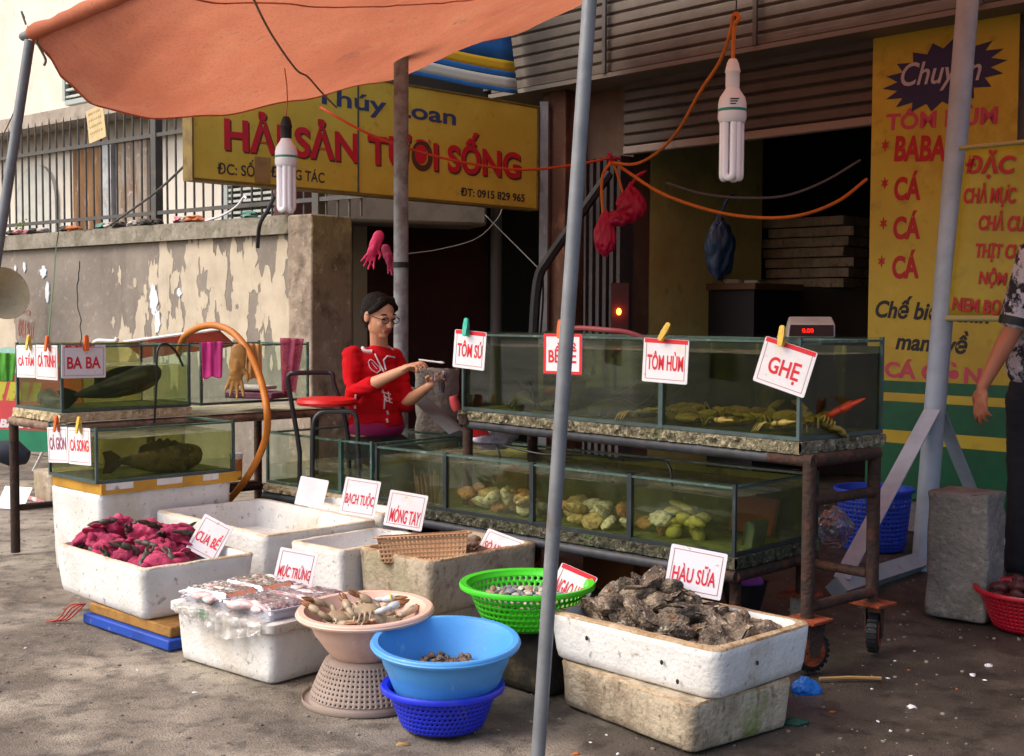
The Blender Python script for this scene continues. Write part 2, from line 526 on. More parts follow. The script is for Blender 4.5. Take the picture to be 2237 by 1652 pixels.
# iron fence on the wall
fen = thing('iron_fence', 'tall rusty grey iron railing with spiked bars on the boundary wall', 'fence', mtx=WM @ M.Translation((0, .12, 1.95)))
x = -1.6
i = 0
posts = [-1.0, 2.55 - .4, 4.1]
while x < 4.6:
    if all(abs(x - q) > .05 for q in posts):
        b = MB()
        hh = 1.02 + r2.uniform(-.02, .02)
        b.tube([(x, 0, -.02), (x + r2.uniform(-.008, .008), 0, hh - .09)], .009, 6)
        b.tube([(x, 0, hh - .095), (x, 0, hh - .085), (x, 0, hh)], [.009, .011, .001], 6)
        b.build('bar', m_iron, fen)
    x += .118
for q in posts:
    b = MB(); b.box(q - .035, q + .035, -.035, .035, -.02, .9); b.build('post', m_iron, fen, bevel=.004)
for z in (.1, .72):
    b = MB(); b.box(-1.7, 4.65, -.026, -.0095, z, z + .03); b.build('rail', m_iron, fen)

# paper notice tied to the railing
ncen = onpl(211, 271, WM @ V((0, .1, 0)), wn)
nt_ = thing('paper_notice', 'small tilted yellowed notice tied to the iron railing', 'notice', mtx=frame(ncen, -wd, V((0, 0, 1)), wn) @ M.Rotation(R(9), 4, 'Z'))
b = MB(); b.box(-.13, .13, -.14, .14, 0, .006); b.build('board', mat('yellowed_card', 'c9b489', [('a8926a', 9, .5, .68, .7)], rough=.8), nt_)
mfaint = mat('faded_ink', '9c8a63', rough=.9)
b = MB()
for k in range(4):
    for q in range(7):
        b.box(-.1 + q * .028, -.1 + q * .028 + r2.uniform(.012, .022), .09 - k * .055, .11 - k * .055, .006, .0068)
b.build('faded_writing', mfaint, nt_)

# ------------------------------------------------------------------ pale house behind the railing
HM = WM @ M.Translation((0, 1.6, 0))
hs = thing('pale_house', 'pale cream house with brown wooden door behind the iron railing', 'house', mtx=HM)
m_cream = mat('pale_limewash', 'ddd6ca', [('c9c0b2', 2, .42, .65, .7), ('b0a595', 7, .6, .72, .5, (1, 1, .3))], rough=.9, bump=.1)
b = MB(); b.box(-9, 2.85, 0, 3.2, 0, 6.5); b.build('wall', m_cream, hs)
b = MB(); b.box(-4.6, 1.9, -.45, -.002, 3.22, 3.36); b.box(-4.6, 1.9, -.12, -.003, 3.03, 3.218); b.build('canopy', mat('grey_canopy', 'a69c90', [('877b6e', 6, .45, .65, .8)], rough=.9), hs)
m_door = mat('weathered_brown_wood', '8a6540', [('5f432c', 10, .42, .62, .8, (1, 1, .15)), ('b9b0a6', 8, .58, .66, .8, (1, 1, .3))], rough=.8, bump=.3)
d_ = MB(); d_.box(-1.5, -.9, -.06, -.002, .8, 3.01); d_.build('door', m_door, hs, bevel=.01)
d_ = MB(); d_.box(-.68, -.12, -.06, -.002, .8, 3.01)
dl = d_.build('door', mat('flaking_wood_door', '9b8f84', [('7a5b3c', 8, .45, .6, .9, (1, 1, .2)), ('c5bfba', 14, .6, .7, .7)], rough=.85, bump=.3), hs, bevel=.01)
d_ = MB(); d_.box(-.88, -.70, -.1, -.003, .6, 3.01); d_.build('door_post', mat('pale_blue_grey_post', 'b9bcc0', [('8f8a84', 9, .5, .66, .7)], rough=.8), hs)
def louvre(x0, x1, z0, z1, n):
    f_ = MB(); f_.box(x0 - .05, x0, -.07, -.002, z0, z1); f_.box(x1, x1 + .05, -.07, -.002, z0, z1); f_.box(x0, x1, -.07, -.003, z1, z1 + .05); f_.box(x0, x1, -.071, -.003, z0 - .05, z0)
    w_ = f_.build('window', mat('window_frame_paint', '9fa9a6', rough=.7), hs)
    s_ = MB(); s_.box(x0, x1, -.012, -.004, z0, z1); s_.build('dark_opening', mat('dark_window_gap', '4d473f', rough=.9), w_)
    s_ = MB()
    for k in range(n):
        z = z0 + (z1 - z0) * (k + .5) / n
        s_.box(x0, x1, -.06, -.015, z - .012, z + .012, mtx=None)
    s_.build('louvre_slats', mat('louvre_slat_paint', 'b4bab4', [('8f928a', 9, .5, .66, .6)], rough=.7), w_)
louvre(1.2, 2.7, 2.02, 2.5, 9)
louvre(-1.62, -1.0, 3.55, 3.85, 4)
# arched niche
b = MB()
arc = [(-2.3 + .42 * math.cos(t), 2.5 + .42 * math.sin(t)) for t in [math.pi * k / 16 for k in range(17)]]
poly = [(-1.88, .9)] + arc + [(-2.72, .9)]
n_ = len(poly)
b.add([(p[0], -.05, p[1]) for p in poly] + [(p[0], -.002, p[1]) for p in poly], [tuple(range(n_))] + [(i, (i + 1) % n_, n_ + (i + 1) % n_, n_ + i) for i in range(n_)])
b.build('arched_shutter', mat('grey_teal_shutter', 'c4c4bc', [('acaca4', 5, .45, .65, .7)], rough=.8), hs)

# ------------------------------------------------------------------ shop on the right
sA = V((2.145, 7.5, 0)); sx = V((.69, -.72, 0)).normalized(); sn = V((-.72, -.69, 0)).normalized()
SM = frame(sA, sx, -sn, V((0, 0, 1)))      # x right along the front, y into the shop
shop = thing('shop_building', 'dark open fronted shop with half raised grey roller shutter', 'shop', mtx=SM)
m_shut = mat('grey_shutter_metal', '56504c', [('454140', 3, .42, .62, .7), ('6a625b', 9, .56, .7, .5, (.2, 1, 3))], rough=.6, metal=.1, bump=.1)
m_hood = mat('pale_hood_metal', '61584f', [('4c443d', 3, .42, .62, .7), ('776c61', 9, .56, .7, .5, (.2, 1, 3))], rough=.6, bump=.1)
m_shopw = mat('grey_shop_render', '77747a', [('5f5d60', 3, .42, .62, .8), ('8d8a8c', 14, .56, .68, .6)], rough=.9, bump=.3)
m_inner = mat('yellow_green_plaster', 'c0c07c', [('a8a468', 3, .42, .62, .7), ('8d7c58', 8, .58, .72, .6)], rough=.9)  # plaster colour brightened to stand in for the glow of an unseen lamp
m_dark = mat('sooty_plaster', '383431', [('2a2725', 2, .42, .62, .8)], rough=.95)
LX = -1.98           # left jamb of the opening
def slats(mb, x0, x1, z0, z1, y, n, depth, mi=0):
    prof = []
    for k in range(n):
        za = z0 + (z1 - z0) * k / n; zb = z0 + (z1 - z0) * (k + 1) / n
        hgt = zb - za
        prof += [(y + .006, za + .001), (y - depth, za + hgt * .18), (y - depth * 1.1, za + hgt * .5), (y - depth, za + hgt * .82), (y + .006, zb - .001)]
    vs = [(x0, p[0], p[1]) for p in prof] + [(x1, p[0], p[1]) for p in prof]
    n2 = len(prof)
    mb.add(vs, [(i, i + 1, n2 + i + 1, n2 + i) for i in range(n2 - 1)], mi)
b = MB(); slats(b, LX, .0, 2.46, 3.0, .03, 7, .02); b.box(LX, 0, .05, .07, 2.46, 3.0)
sh = b.build('roller_shutter', m_shut, shop, ang=30)
b = MB(); b.box(LX, 0, 0, .06, 2.4, 2.455); b.build('bottom_bar', mat('shutter_bar', '8b827d', [('6b6460', 8, .5, .66, .7)], rough=.6), sh, bevel=.008)
b = MB(); slats(b, -3.12, 1.6, 2.93, 4.3, -.2, 17, .013); b.box(-3.12, 1.6, -.19, .3, 2.94, 4.3)
hood = b.build('shutter_hood', m_hood, shop, ang=30)
b = MB()
for xx in (-1.95, -.7, .75):
    b.box(xx, xx + .03, -.262, -.242, 2.93, 4.3)
b.build('seam_strip', m_shut, hood)
b = MB(); b.box(-3.12, 1.6, -.245, .3, 2.90, 2.93); b.build('hood_edge', mat('hood_edge_metal', '6f675f', rough=.6), hood)
b = MB(); b.box(-3.42, -3.12, -.16, .4, 3.05, 4.3); b.box(-3.4, -3.12, -.2, -.165, 3.3, 4.3); b.build('hood_end', m_hood, hood)
# walls
b = MB(); b.box(.02, 4.5, .02, .3, 0, 2.9); b.build('wall', m_shopw, shop)
b = MB(); b.box(-2.55, LX, .12, .3, 0, 2.9); b.build('pier', mat('brown_pier', '5b4a3f', [('6f5a4a', 5, .45, .65, .7)], rough=.9), shop)
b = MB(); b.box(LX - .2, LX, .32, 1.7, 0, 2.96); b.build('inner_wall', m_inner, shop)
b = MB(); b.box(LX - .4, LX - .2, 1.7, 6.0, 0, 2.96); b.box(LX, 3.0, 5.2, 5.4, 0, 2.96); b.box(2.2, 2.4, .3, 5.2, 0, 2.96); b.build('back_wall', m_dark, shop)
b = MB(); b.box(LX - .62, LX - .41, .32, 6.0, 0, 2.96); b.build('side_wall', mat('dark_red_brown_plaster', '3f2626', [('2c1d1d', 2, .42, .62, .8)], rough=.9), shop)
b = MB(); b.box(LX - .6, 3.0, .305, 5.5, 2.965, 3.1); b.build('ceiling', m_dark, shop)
b = MB(); b.box(-4, 4.5, .31, 6.2, 3.11, 6.5); b.build('upper_floor', m_shopw, shop)
# folded concertina gate at the left jamb
b = MB()
for k in range(11):
    xx = LX - .33 + k * .033
    b.box(xx, xx + .018, -.04 + (k % 2) * .02, .1, .05, 2.39)
b.build('folding_gate', mat('dark_gate_metal', '3a3639', [('4d474a', 10, .5, .68, .6)], rough=.6), shop)
b = MB(); b.box(LX - .68, LX - .45, -.12, .12, 0, 2.9); b.build('post', mat('peeling_wood_post', '4f3326', [('7d5340', 5, .5, .62, .8, (1, 1, .4)), ('2f2320', 7, .54, .66, .9, (1, 1, .4))], rough=.85, bump=.3), shop, bevel=.01)

# ------------------------------------------------------------------ gateway between the wall and the shop
GM = frame(V((-1.15, 10.1, 0)), XH * -1 if False else V((.93, .36, 0)).normalized(), V((-.36, .93, 0)).normalized(), V((0, 0, 1)))
gw = thing('gateway_house', 'dark maroon doorway recess under a grey slab beside the shop', 'building', mtx=GM)
b = MB(); b.box(-.6, 3.0, .8, .9, 0, 3.0); b.box(-.62, -.45, .02, .8, 0, 3.0); b.build('wall', mat('dark_maroon_plaster', '4d2b2a', [('3a2222', 2, .42, .62, .8), ('55393a', 9, .56, .7, .6)], rough=.9), gw)
b = MB(); b.box(-.6, 2.0, .0, .2, 2.52, 4.8); b.build('upper_wall', m_dark, gw)
b = MB(); b.box(-.45, .92, -.25, .2, 1.98, 2.49); b.build('slab', mat('grey_slab', '8d8480', [('736b67', 5, .45, .65, .7)], rough=.9), gw, bevel=.03)
b = MB(); b.tube([(1.16, .2, 0), (1.16, .2, 2.6)], .05, 12); b.build('post', mat('dim_grey_post', '6f6a6c', rough=.7), gw)
b = MB(); b.box(-.6, 2.6, .21, .9, 2.5, 2.6); b.build('roof', m_dark, gw)
b = MB(); b.box(1.3, 2.1, .72, .79, 0, 2.4); b.build('door', mat('dark_blue_green_door', '2d3538', [('23292b', 4, .45, .65, .7)], rough=.7), gw)
# ------------------------------------------------------------------ text laid on a plane
def upd():
    bpy.context.view_layer.update()
def txtq(body, tl, tr, hpx, P, n, m, parent, name='lettering', lift=.0012, **kw):
    n = V(n).normalized()
    a, b_, d = onpl(*tl, P, n), onpl(*tr, P, n), onpl(tl[0], tl[1] + hpx, P, n)
    x = (b_ - a); w = x.length; x.normalize()
    y = n.cross(x).normalized()
    e2 = onpl(tr[0], tr[1] + hpx, P, n)
    h = abs((a - d).dot(y))
    cen = (a + b_) / 2 - y * h / 2 + n * lift
    upd()
    return txt(body, w, h, m, name, parent, parent.matrix_world.inverted() @ frame(cen, x, y, n), depth=.0008, **kw)

# ------------------------------------------------------------------ projecting sign board
gd = V((.719, .694, 0)).normalized(); gn = V((.694, -.719, 0)).normalized()
gA = V((-1.84, 7.26, 2.04))
GL, GH = 2.80, .73
sign = thing('sign_board', 'big yellow board lettered in red above the gateway behind the woman', 'sign', mtx=frame(gA, gd, -gn, V((0, 0, 1))))
m_sy = mat('sun_faded_yellow', 'dcbc46', [('cba636', 2.2, .42, .62, .7), ('a9822a', 14, .58, .72, .5)], rough=.5)
m_sy2 = mat('grimy_yellow_sheet', 'a08a2c', [('8a7426', 3, .42, .62, .8), ('b39c34', 12, .56, .7, .5)], rough=.55)
b = MB(); b.box(0, 1.175, 0, .09, 0, GH); b.box(1.175, GL, .0012, .09, 0, GH)
b.build('panel', m_sy, sign, bevel=.004)
b = MB()
b.box(-.012, GL + .012, -.006, .1, -.014, -.001); b.box(-.012, GL + .012, -.006, .1, GH + .001, GH + .014)
b.box(-.013, -.001, -.006, .1, -.001, GH + .001); b.box(GL + .001, GL + .013, -.006, .1, -.001, GH + .001)
b.build('frame', mat('rusty_sign_frame', '7a6630', [('5a4528', 14, .45, .62, .7)], rough=.7), sign)
b = MB(); b.box(1.172, 1.182, -.005, 0, 0, GH); b.build('seam', m_iron, sign)
m_blue = mat('faded_navy_ink', '3a4468', rough=.6)
m_brownout = mat('dark_letter_edge', '5a3a22', rough=.7)
m_grey = mat('dark_ink', '33363a', rough=.6)
txtq('Thúy Loan', (684, 186), (996, 240), 50, gA, gn, m_blue, sign, bold=.02)
for dx, dy, mm, lf, bo in ((3, 4, m_brownout, .0012, .034), (0, 0, m_sred, .0026, .03)):
    txtq('HẢI SẢN TƯƠI SỐNG', (488 + dx, 219 + dy), (1136 + dx, 303 + dy), 109, gA, gn, mm, sign, lift=lf, bold=bo)
txtq('ĐC: SỐ', (474, 342), (556, 350), 38, gA, gn, m_grey, sign, bold=.012)
txtq('ĐỒNG TÁC', (592, 350), (709, 365), 37, gA, gn, m_grey, sign, bold=.012)
txtq('ĐT: 0915 829 965', (1006, 409), (1146, 424), 19, gA, gn, m_grey, sign, bold=.02)
upd()
pc = onpl(573, 371, gA, gn)
b = MB(); b.box(-.055, .055, -.075, .075, .002, .006)
b.build('patch', mat('brown_paper_patch', 'a5804a', [('8f6b3c', 20, .45, .65, .7)], rough=.8), sign, mtx=sign.matrix_world.inverted() @ frame(pc, gd, V((0, 0, 1)), gn))
sp = thing('sign_post', 'thin grey upright holding the far end of the yellow board', 'post', gA + gd * (GL + .07) - V((0, 0, 2.04)))
b = MB(); b.box(-.03, .03, -.03, .03, 0, 2.82); b.build('upright', m_galv, sp)

# striped awning above the board
aw = thing('striped_awning', 'blue awning with yellow and white stripes above the yellow board', 'awning', mtx=frame(gA + V((0, 0, .84)) + gd * .9 - gn * .15, gd, -gn, V((0, 0, 1))))
m_ab = mat('awning_blue', '2f6fae', [('24588f', 5, .45, .65, .6)], rough=.6)
m_ay = mat('awning_yellow', 'e0aa1e', rough=.6); m_aw = mat('awning_white', 'cfc9b6', rough=.6)
st = [(0, .03, 0), (.03, .10, 2), (.10, .14, 0), (.14, .21, 1), (.21, .46, 0), (.46, .50, 2), (.50, .53, 0), (.53, .60, 1), (.60, .9, 0), (.9, .97, 1), (.97, 1.4, 0)]
for mi_, nm in ((0, 'blue_cloth'), (1, 'yellow_stripe'), (2, 'white_stripe')):
    b = MB()
    for (a0, a1, k) in st:
        if k != mi_: continue
        def f(u, v, a0=a0, a1=a1):
            t = a0 + (a1 - a0) * v
            return (2.45 * u - .6, .22 * t + .004 * math.sin(u * 9 + t * 3), .0 + 1.15 * t + .004 * math.sin(u * 13))
        b.grid(f, 20, 3)
    b.build(nm, (m_ab, m_ay, m_aw)[mi_], aw, solid=.004)

# ------------------------------------------------------------------ posts
def pole(name, label, a, z1, r, m, top=None, seg=18):
    t = thing(name, label, 'pole', (a[0], a[1], 0))
    tp = top if top else (0, 0)
    b_ = MB(); n_ = 12
    b_.tube([(tp[0] * k / n_, tp[1] * k / n_, z1 * k / n_) for k in range(n_ + 1)], r, seg)
    b_.build('pipe', m, t)
    return t
bp_ = pole('canopy_post', 'dull grey vertical post standing just behind the seated woman', (-.622, 7.0), 2.95, .041, m_dkpole)
b = MB(); b.tube([(0, 0, 1.52), (0, 0, 1.55)], .046, 16); b.build('rubber_strap', m_black, bp_)
p0 = onz(1172, 1700); p1 = atY(1286, -20, 3.43)
mp_ = pole('canopy_post', 'thin galvanised pole leaning in front of the tanks nearest the street', p0, 2.62, .0195, m_galv, ((p1.x - p0.x) * 2.62 / p1.z, 0))
p0 = V((-2.72, 6.0, 0))
lp = pole('canopy_post', 'leaning grey pole at the left edge holding the canopy corner', p0, 2.55, .024, m_galv, (.42, .02))
# big painted pole with A-frame foot
PX, PY = 2.05, 6.19
bg_ = pole('braced_post', 'thick pale painted post with welded angle braces beside the yellow banners', (PX, PY), 3.4, .052, m_wpipe, (.20, 0))
b = MB()
def angle_iron(a, d_, w):
    a, d_ = V(a), V(d_)
    ax = (d_ - a).normalized()
    s_ = ax.cross(V((-.72, -.69, 0))).normalized()
    q = V((-.72, -.69, 0))
    q = (q - ax * q.dot(ax)).normalized()
    for (u0, u1, v0, v1) in ((-w / 2, w / 2, 0, .006), (-w / 2, -w / 2 + .006, -.05, 0)):
        vs = []
        for pnt in (a, d_):
            for (uu, vv) in ((u0, v0), (u1, v0), (u1, v1), (u0, v1)):
                vs.append(pnt + s_ * uu + q * vv)
        b.add(vs, [(0, 1, 2, 3), (7, 6, 5, 4), (0, 4, 5, 1), (1, 5, 6, 2), (2, 6, 7, 3), (3, 7, 4, 0)])
f1 = onz(1826, 1306) - V((PX, PY, 0))
angle_iron(f1 + V((.04, .05, .075)), (0.02, -.045, .80), .085)
b.build('brace', m_wpipe, bg_)
b = MB(); angle_iron((.52, .46, .075), (.075, .03, .80), .075)
b.build('brace', m_wpipe, bg_)
b = MB()
b.tube([f1 + V((0, 0, .04)), V((0, 0, .04))], .055, 4, ref=V((0, 0, 1))); b.tube([V((0, 0, .04)), V((.6, .55, .04))], .055, 4, ref=V((0, 0, 1)))
b.build('foot_channel', mat('rust_spotted_paint', 'a9b2b8', [('8a5a36', 9, .62, .7, .8), ('8e979c', 6, .45, .65, .5)], rough=.5), bg_)

# ------------------------------------------------------------------ orange canopy
A = V((-2.28, 6.0, 2.55))
ez = [(0, 2.55), (.07, 2.5), (.15, 2.385), (.3, 2.28), (.6, 2.25), (1, 2.31), (1.5, 2.45), (2, 2.61), (3, 3.02), (3.7, 3.40)]
def interp(t, tab):
    if t <= tab[0][0]: return tab[0][1]
    for (a, za), (b_, zb) in zip(tab, tab[1:]):
        if t <= b_:
            k = (t - a) / (b_ - a); k2 = k * k * (3 - 2 * k) * .5 + k * .5
            return za + (zb - za) * k2
    return tab[-1][1]
TL_ = 4.9
def tarp(u, v):
    a = TL_ * u; s_ = 3.75 * v
    strt = 2.57 + .02 * a + .85 * (s_ / 3.75) ** 1.1 - .10 * math.sin(math.pi * v) * (1 - .5 * u)
    w = math.exp(-(a / .75) ** 2)
    z = strt * (1 - w) + interp(s_, ez) * w
    fold = .012 * math.sin(s_ * 9 + a * 2) * math.exp(-s_ * 1.2) + .02 * fbm((a, s_, 0), 1.1) + .006 * fbm((a * 3, s_ * 3, 5), 2) - .010 * abs(NZ.noise(V((a * 1.2 + s_ * 2.4, s_ * .8 - a * .5, 2)))) - .006 * abs(NZ.noise(V((a * 5, s_ * 1.2, 8))))
    p = A + XH * a + YH * s_
    return (p.x, p.y, z + fold * min(1, (a + .02) * 6))
can = thing('canopy', 'faded orange cloth canopy sagging over the stalls on a pole', 'canopy', A - V((0, 0, 2.55)))
m_tarp = mat('faded_orange_cloth', 'd98766', [('c47356', 1.3, .42, .6, .7), ('e29c78', 3, .55, .7, .5), ('a0594a', 70, .5, .7, .4), ('9c5c4c', 6, .62, .72, .6)], rough=.9, transl=.42, bump=.15, bscale=260)
b = MB(); b.grid(tarp, 200, 140)
o = b.build('cloth', m_tarp, can, ang=80, merge=False)
b = MB(); b.tube([V(tarp(0, k / 80)) for k in range(81)], .007, 8); hem_ = b.build('hem', m_tarp, can)
b = MB()
for a_ in (.24, .50):
    b.tube([V(tarp(a_, k / 80)) - V((0, 0, .004)) for k in range(81)], .010, 6, flat=.3)
seam_ = b.build('seam', m_tarp, can)
def world(o, parent):
    upd(); o.matrix_parent_inverse = parent.matrix_world.inverted()
    return o
world(o, can); world(hem_, can); world(seam_, can)
b = MB()
bar = [A + XH * (-.11 + 5.0 * k / 20) + V((0, 0, .03 + .02 * (5.0 * k / 20))) for k in range(21)]
b.tube(bar, .02, 14); world(b.build('bar', m_galv, can), can)
b = MB()
rl = []
for k in range(91):
    a = .0 + 4.85 * k / 90
    rl.append(A + XH * a + V((0, 0, .03 + .02 * a + .006 * fbm((a * 6, 0, 0)))))
b.tube(rl, [.034 + .008 * NZ.noise(V((k * .35, 0, 0))) for k in range(91)], 14); world(b.build('rolled_hem', m_tarp, can), can)
b = MB(); b.tube(curve([A + V((-.02, 0, .06)), A + V((.02, -.03, .03)), A + V((.03, -.02, -.02)), A + V((.06, 0, -.09)), A + V((.05, .01, -.12))]), .006, 6)
b.tube(curve([A + V((-.03, 0, .07)), A + V((-.05, 0, .13)), A + V((-.04, .01, .1))]), .005, 6)
world(b.build('tie', mat('frayed_string', '6b6558', rough=.9), can), can)

# rope under the canopy
def rope(name, label, pts, r, m, cat='rope', seg=7, group=None):
    b_ = MB(); P = [V(p) for p in pts]
    base = P[0].copy()
    b_.tube([p - base for p in P], r, seg)
    o_ = b_.build(name, m, loc=base)
    return tag(o_, label, cat, group)
m_dkrope = mat('grey_rope', '6a625c', rough=.9)
def under(px, py, a):     # a point just below the canopy on the ray
    lo, hi = 2.0, 9.0
    d = ray(px, py)
    best = None
    for k in range(400):
        Y = 3 + k * .016
        p = CP + d * (Y / d.y)
        q = p - A
        u = q.dot(XH) / TL_; v = q.dot(YH) / 3.75
        if 0 <= u <= 1 and 0 <= v <= 1 and p.z > tarp(u, v)[2] - a:
            return p
    return atY(px, py, 7.0)
rope('rope', 'grey rope stretched along the underside of the orange canopy', curve([under(545, -20, .02), under(590, 70, .02), under(645, 150, .02), under(672, 168, .02), under(705, 205, .02), atY(735, 235, 7.6)]), .0055, mat('pale_rope', '8a7a6c', rough=.9))
m_ocord = mat('orange_cord', 'c9701e', [('a85a18', 30, .5, .7, .6)], rough=.6)
m_rcord = mat('red_orange_cord', 'c4481c', rough=.6)
rope('cord', 'thin red orange cord slung across the yellow board to the shutter', curve([atY(700, 235, 7.2), atY(800, 290, 7.1), atY(920, 333, 7.1), atY(1050, 362, 7.2), atY(1150, 371, 7.3), atY(1250, 361, 7.4), atY(1335, 345, 7.5)]), .0075, m_rcord, 'cord')
rope('cord', 'orange cord drooping across the dark shop opening', curve([atY(1338, 352, 7.5), atY(1370, 375, 7.45), atY(1450, 425, 7.3), atY(1560, 462, 7.2), atY(1660, 476, 7.1), atY(1750, 470, 7.0), atY(1830, 440, 7.1), atY(1893, 392, 7.3)]), .0095, m_ocord, 'cord')
rope('cord', 'grey cable drooping inside the dark shop opening', curve([atY(1455, 400, 7.6), atY(1540, 425, 7.6), atY(1640, 433, 7.6), atY(1720, 427, 7.6), atY(1800, 397, 7.6), atY(1880, 350, 7.6)]), .008, mat('grey_cable', '5a585c', rough=.6), 'cable')
rope('cord', 'thin string tied from the canopy corner to the left edge', curve([atY(62, 110, 6.1), atY(58, 150, 6.1), atY(40, 220, 6.2), atY(8, 292, 6.3), atY(-20, 330, 6.3)]), .003, m_dkrope, 'string')
rope('cord', 'thin green string hanging down the stained wall to the left tank', curve([atY(128, 505, 10.2), atY(122, 550, 10.2), atY(117, 620, 9), atY(110, 690, 7.5), atY(104, 757, 6.5)]), .0045, mat('green_string', '4d6a45', rough=.8), 'string')
rope('cord', 'black cable draped from the wall top beside the pillar', curve([atY(598, 432, 8.7), atY(585, 460, 8.55), atY(572, 480, 8.5), atY(566, 500, 8.5), atY(563, 540, 8.62)]), .014, m_black, 'cable')
rope('cable_bundle', 'dark bundle of cables bound with tape beside the shop post', curve([atY(1330, 380, 8.6), atY(1280, 450, 8.5), atY(1230, 520, 8.4), atY(1195, 570, 8.3), atY(1178, 600, 8.3), atY(1170, 650, 8.3), atY(1165, 730, 8.3)]), .035, m_black, 'cable')
for k in range(3):
    rope('cord', 'loose black cable hanging below the taped bundle', curve([atY(1176 + k * 5, 598, 8.3), atY(1168 + k * 9, 660, 8.3), atY(1160 + k * 10, 740, 8.3)]), .007, m_black, 'cable', group='loose cables under the bundle')
rope('cord', 'pale slack wire crossing the dark gateway', curve([atY(890, 555, 8.8), atY(960, 545, 8.9), atY(1040, 522, 9), atY(1085, 480, 9.2), atY(1100, 450, 9.3)]), .004, mat('pale_wire', '6e6a68', rough=.7), 'wire')
rope('cord', 'pale tight wire running down from the board to the cable bundle', [atY(1060, 470, 9.0), atY(1175, 585, 8.4)], .004, mat('pale_wire_b', '6e6a68', rough=.7), 'wire')
rope('cord', 'dark diagonal wire crossing behind the iron railing', curve([atY(240, 492, 9.3), atY(340, 420, 9.1), atY(420, 345, 8.7), atY(470, 290, 8.4)]), .009, m_iron, 'wire')

# ------------------------------------------------------------------ yellow banners on the right
def banner_frame(P, x, n): return frame(P, x, V((0, 0, 1)), n)
bnP = sA + sn * .03
ba = thing('banner', 'tall yellow vertical banner with navy starburst and green striped foot', 'banner', mtx=banner_frame(bnP, sx, sn))
m_by = mat('banner_yellow', 'c0ae34', [('ab8f28', 1.6, .42, .64, .7), ('8d7822', 9, .57, .72, .6), ('d0bc48', 4, .58, .7, .6)], rough=.45)
m_bg = mat('banner_green', '0a5a3c', [('08452e', 5, .45, .65, .6)], rough=.45)
BW = .88
b = MB(); b.box(0, BW, .92, 2.97, -.006, 0) if False else b.box(0, BW, .885, 2.98, -.006, 0)
b.build('yellow_field', m_by, ba)
b = MB(); b.box(0, BW, .2, .884, -.006, 0); b.build('green_field', m_bg, ba)
for (z0, z1) in ((.765, .815), (.52, .595)):
    b = MB(); b.box(0, BW, z0, z1, 0, .002); b.build('yellow_stripe', m_by, ba)
m_pink = mat('faded_pink_ink', 'c0455f', [('a83850', 20, .45, .65, .5)], rough=.5)
m_dred = mat('deep_red_ink', 'b3121f', [('8c0c18', 12, .5, .68, .5)], rough=.5)
m_navy = mat('navy_ink', '1b1f4e', rough=.5)
m_blk = mat('black_ink', '17191f', rough=.5)
m_lav = mat('pale_lavender_ink', 'b9b3c2', rough=.5)
sc_ = onpl(2060, 164, bnP, sn)
lc = ba.matrix_world.inverted() if False else banner_frame(bnP, sx, sn).inverted()
ls = lc @ sc_
pts = []
for k in range(36):
    t = 2 * math.pi * k / 36
    q = 1.0 if k % 2 == 0 else .76
    pts.append((ls.x + .375 * q * math.cos(t), ls.y + .195 * q * math.sin(t) + .06 * math.cos(t) * 0.5))
b = MB(); b.prism(pts, .0005, .003); b.build('starburst', m_navy, ba, ang=0)
txtq('Chuyên', (1971, 139), (2147, 122), 66, bnP, sn, m_lav, ba, bold=.01, shear=.25, lift=.0035)
txtq('TÔM HÙM', (1938, 240), (2182, 222), 46, bnP, sn, m_pink, ba, bold=.03)
def row(s, x0, x1, y0, h, star):
    txtq(s, (x0, y0), (x1, y0 - 2), h, bnP, sn, m_dred, ba, bold=.04)
    sc3 = lc @ onpl(star[0] + 8, star[1] + 10, bnP, sn)
    b3 = MB(); P3 = []
    for k3 in range(12):
        q3 = .036 if k3 % 2 == 0 else .014
        P3.append((sc3.x + q3 * .8 * math.cos(R(30 * k3 + 30)), sc3.y + q3 * math.sin(R(30 * k3 + 30))))
    b3.prism(P3, .0005, .004); b3.build('asterisk', m_dred, ba, ang=0)
row('BABA', 1958, 2072, 297, 56, (1926, 307))
row('CÁ', 1956, 2015, 374, 65, (1925, 390)); txtq('O', (2068, 380), (2096, 379), 52, bnP, sn, m_dred, ba, bold=.04)
row('CÁ', 1953, 2013, 461, 63, (1922, 478)); txtq('O', (2060, 470), (2086, 469), 50, bnP, sn, m_dred, ba, bold=.04)
row('CÁ', 1950, 2009, 547, 63, (1918, 561))
txtq('Chế biến chín', (1915, 644), (2166, 655), 50, bnP, sn, m_blk, ba, bold=.03, shear=.2)
txtq('mang về', (1959, 715), (2117, 724), 60, bnP, sn, m_blk, ba, bold=.03, shear=.2)
txtq('CÁ GIÒN', (1934, 781), (2146, 796), 43, bnP, sn, m_pink, ba, bold=.04)

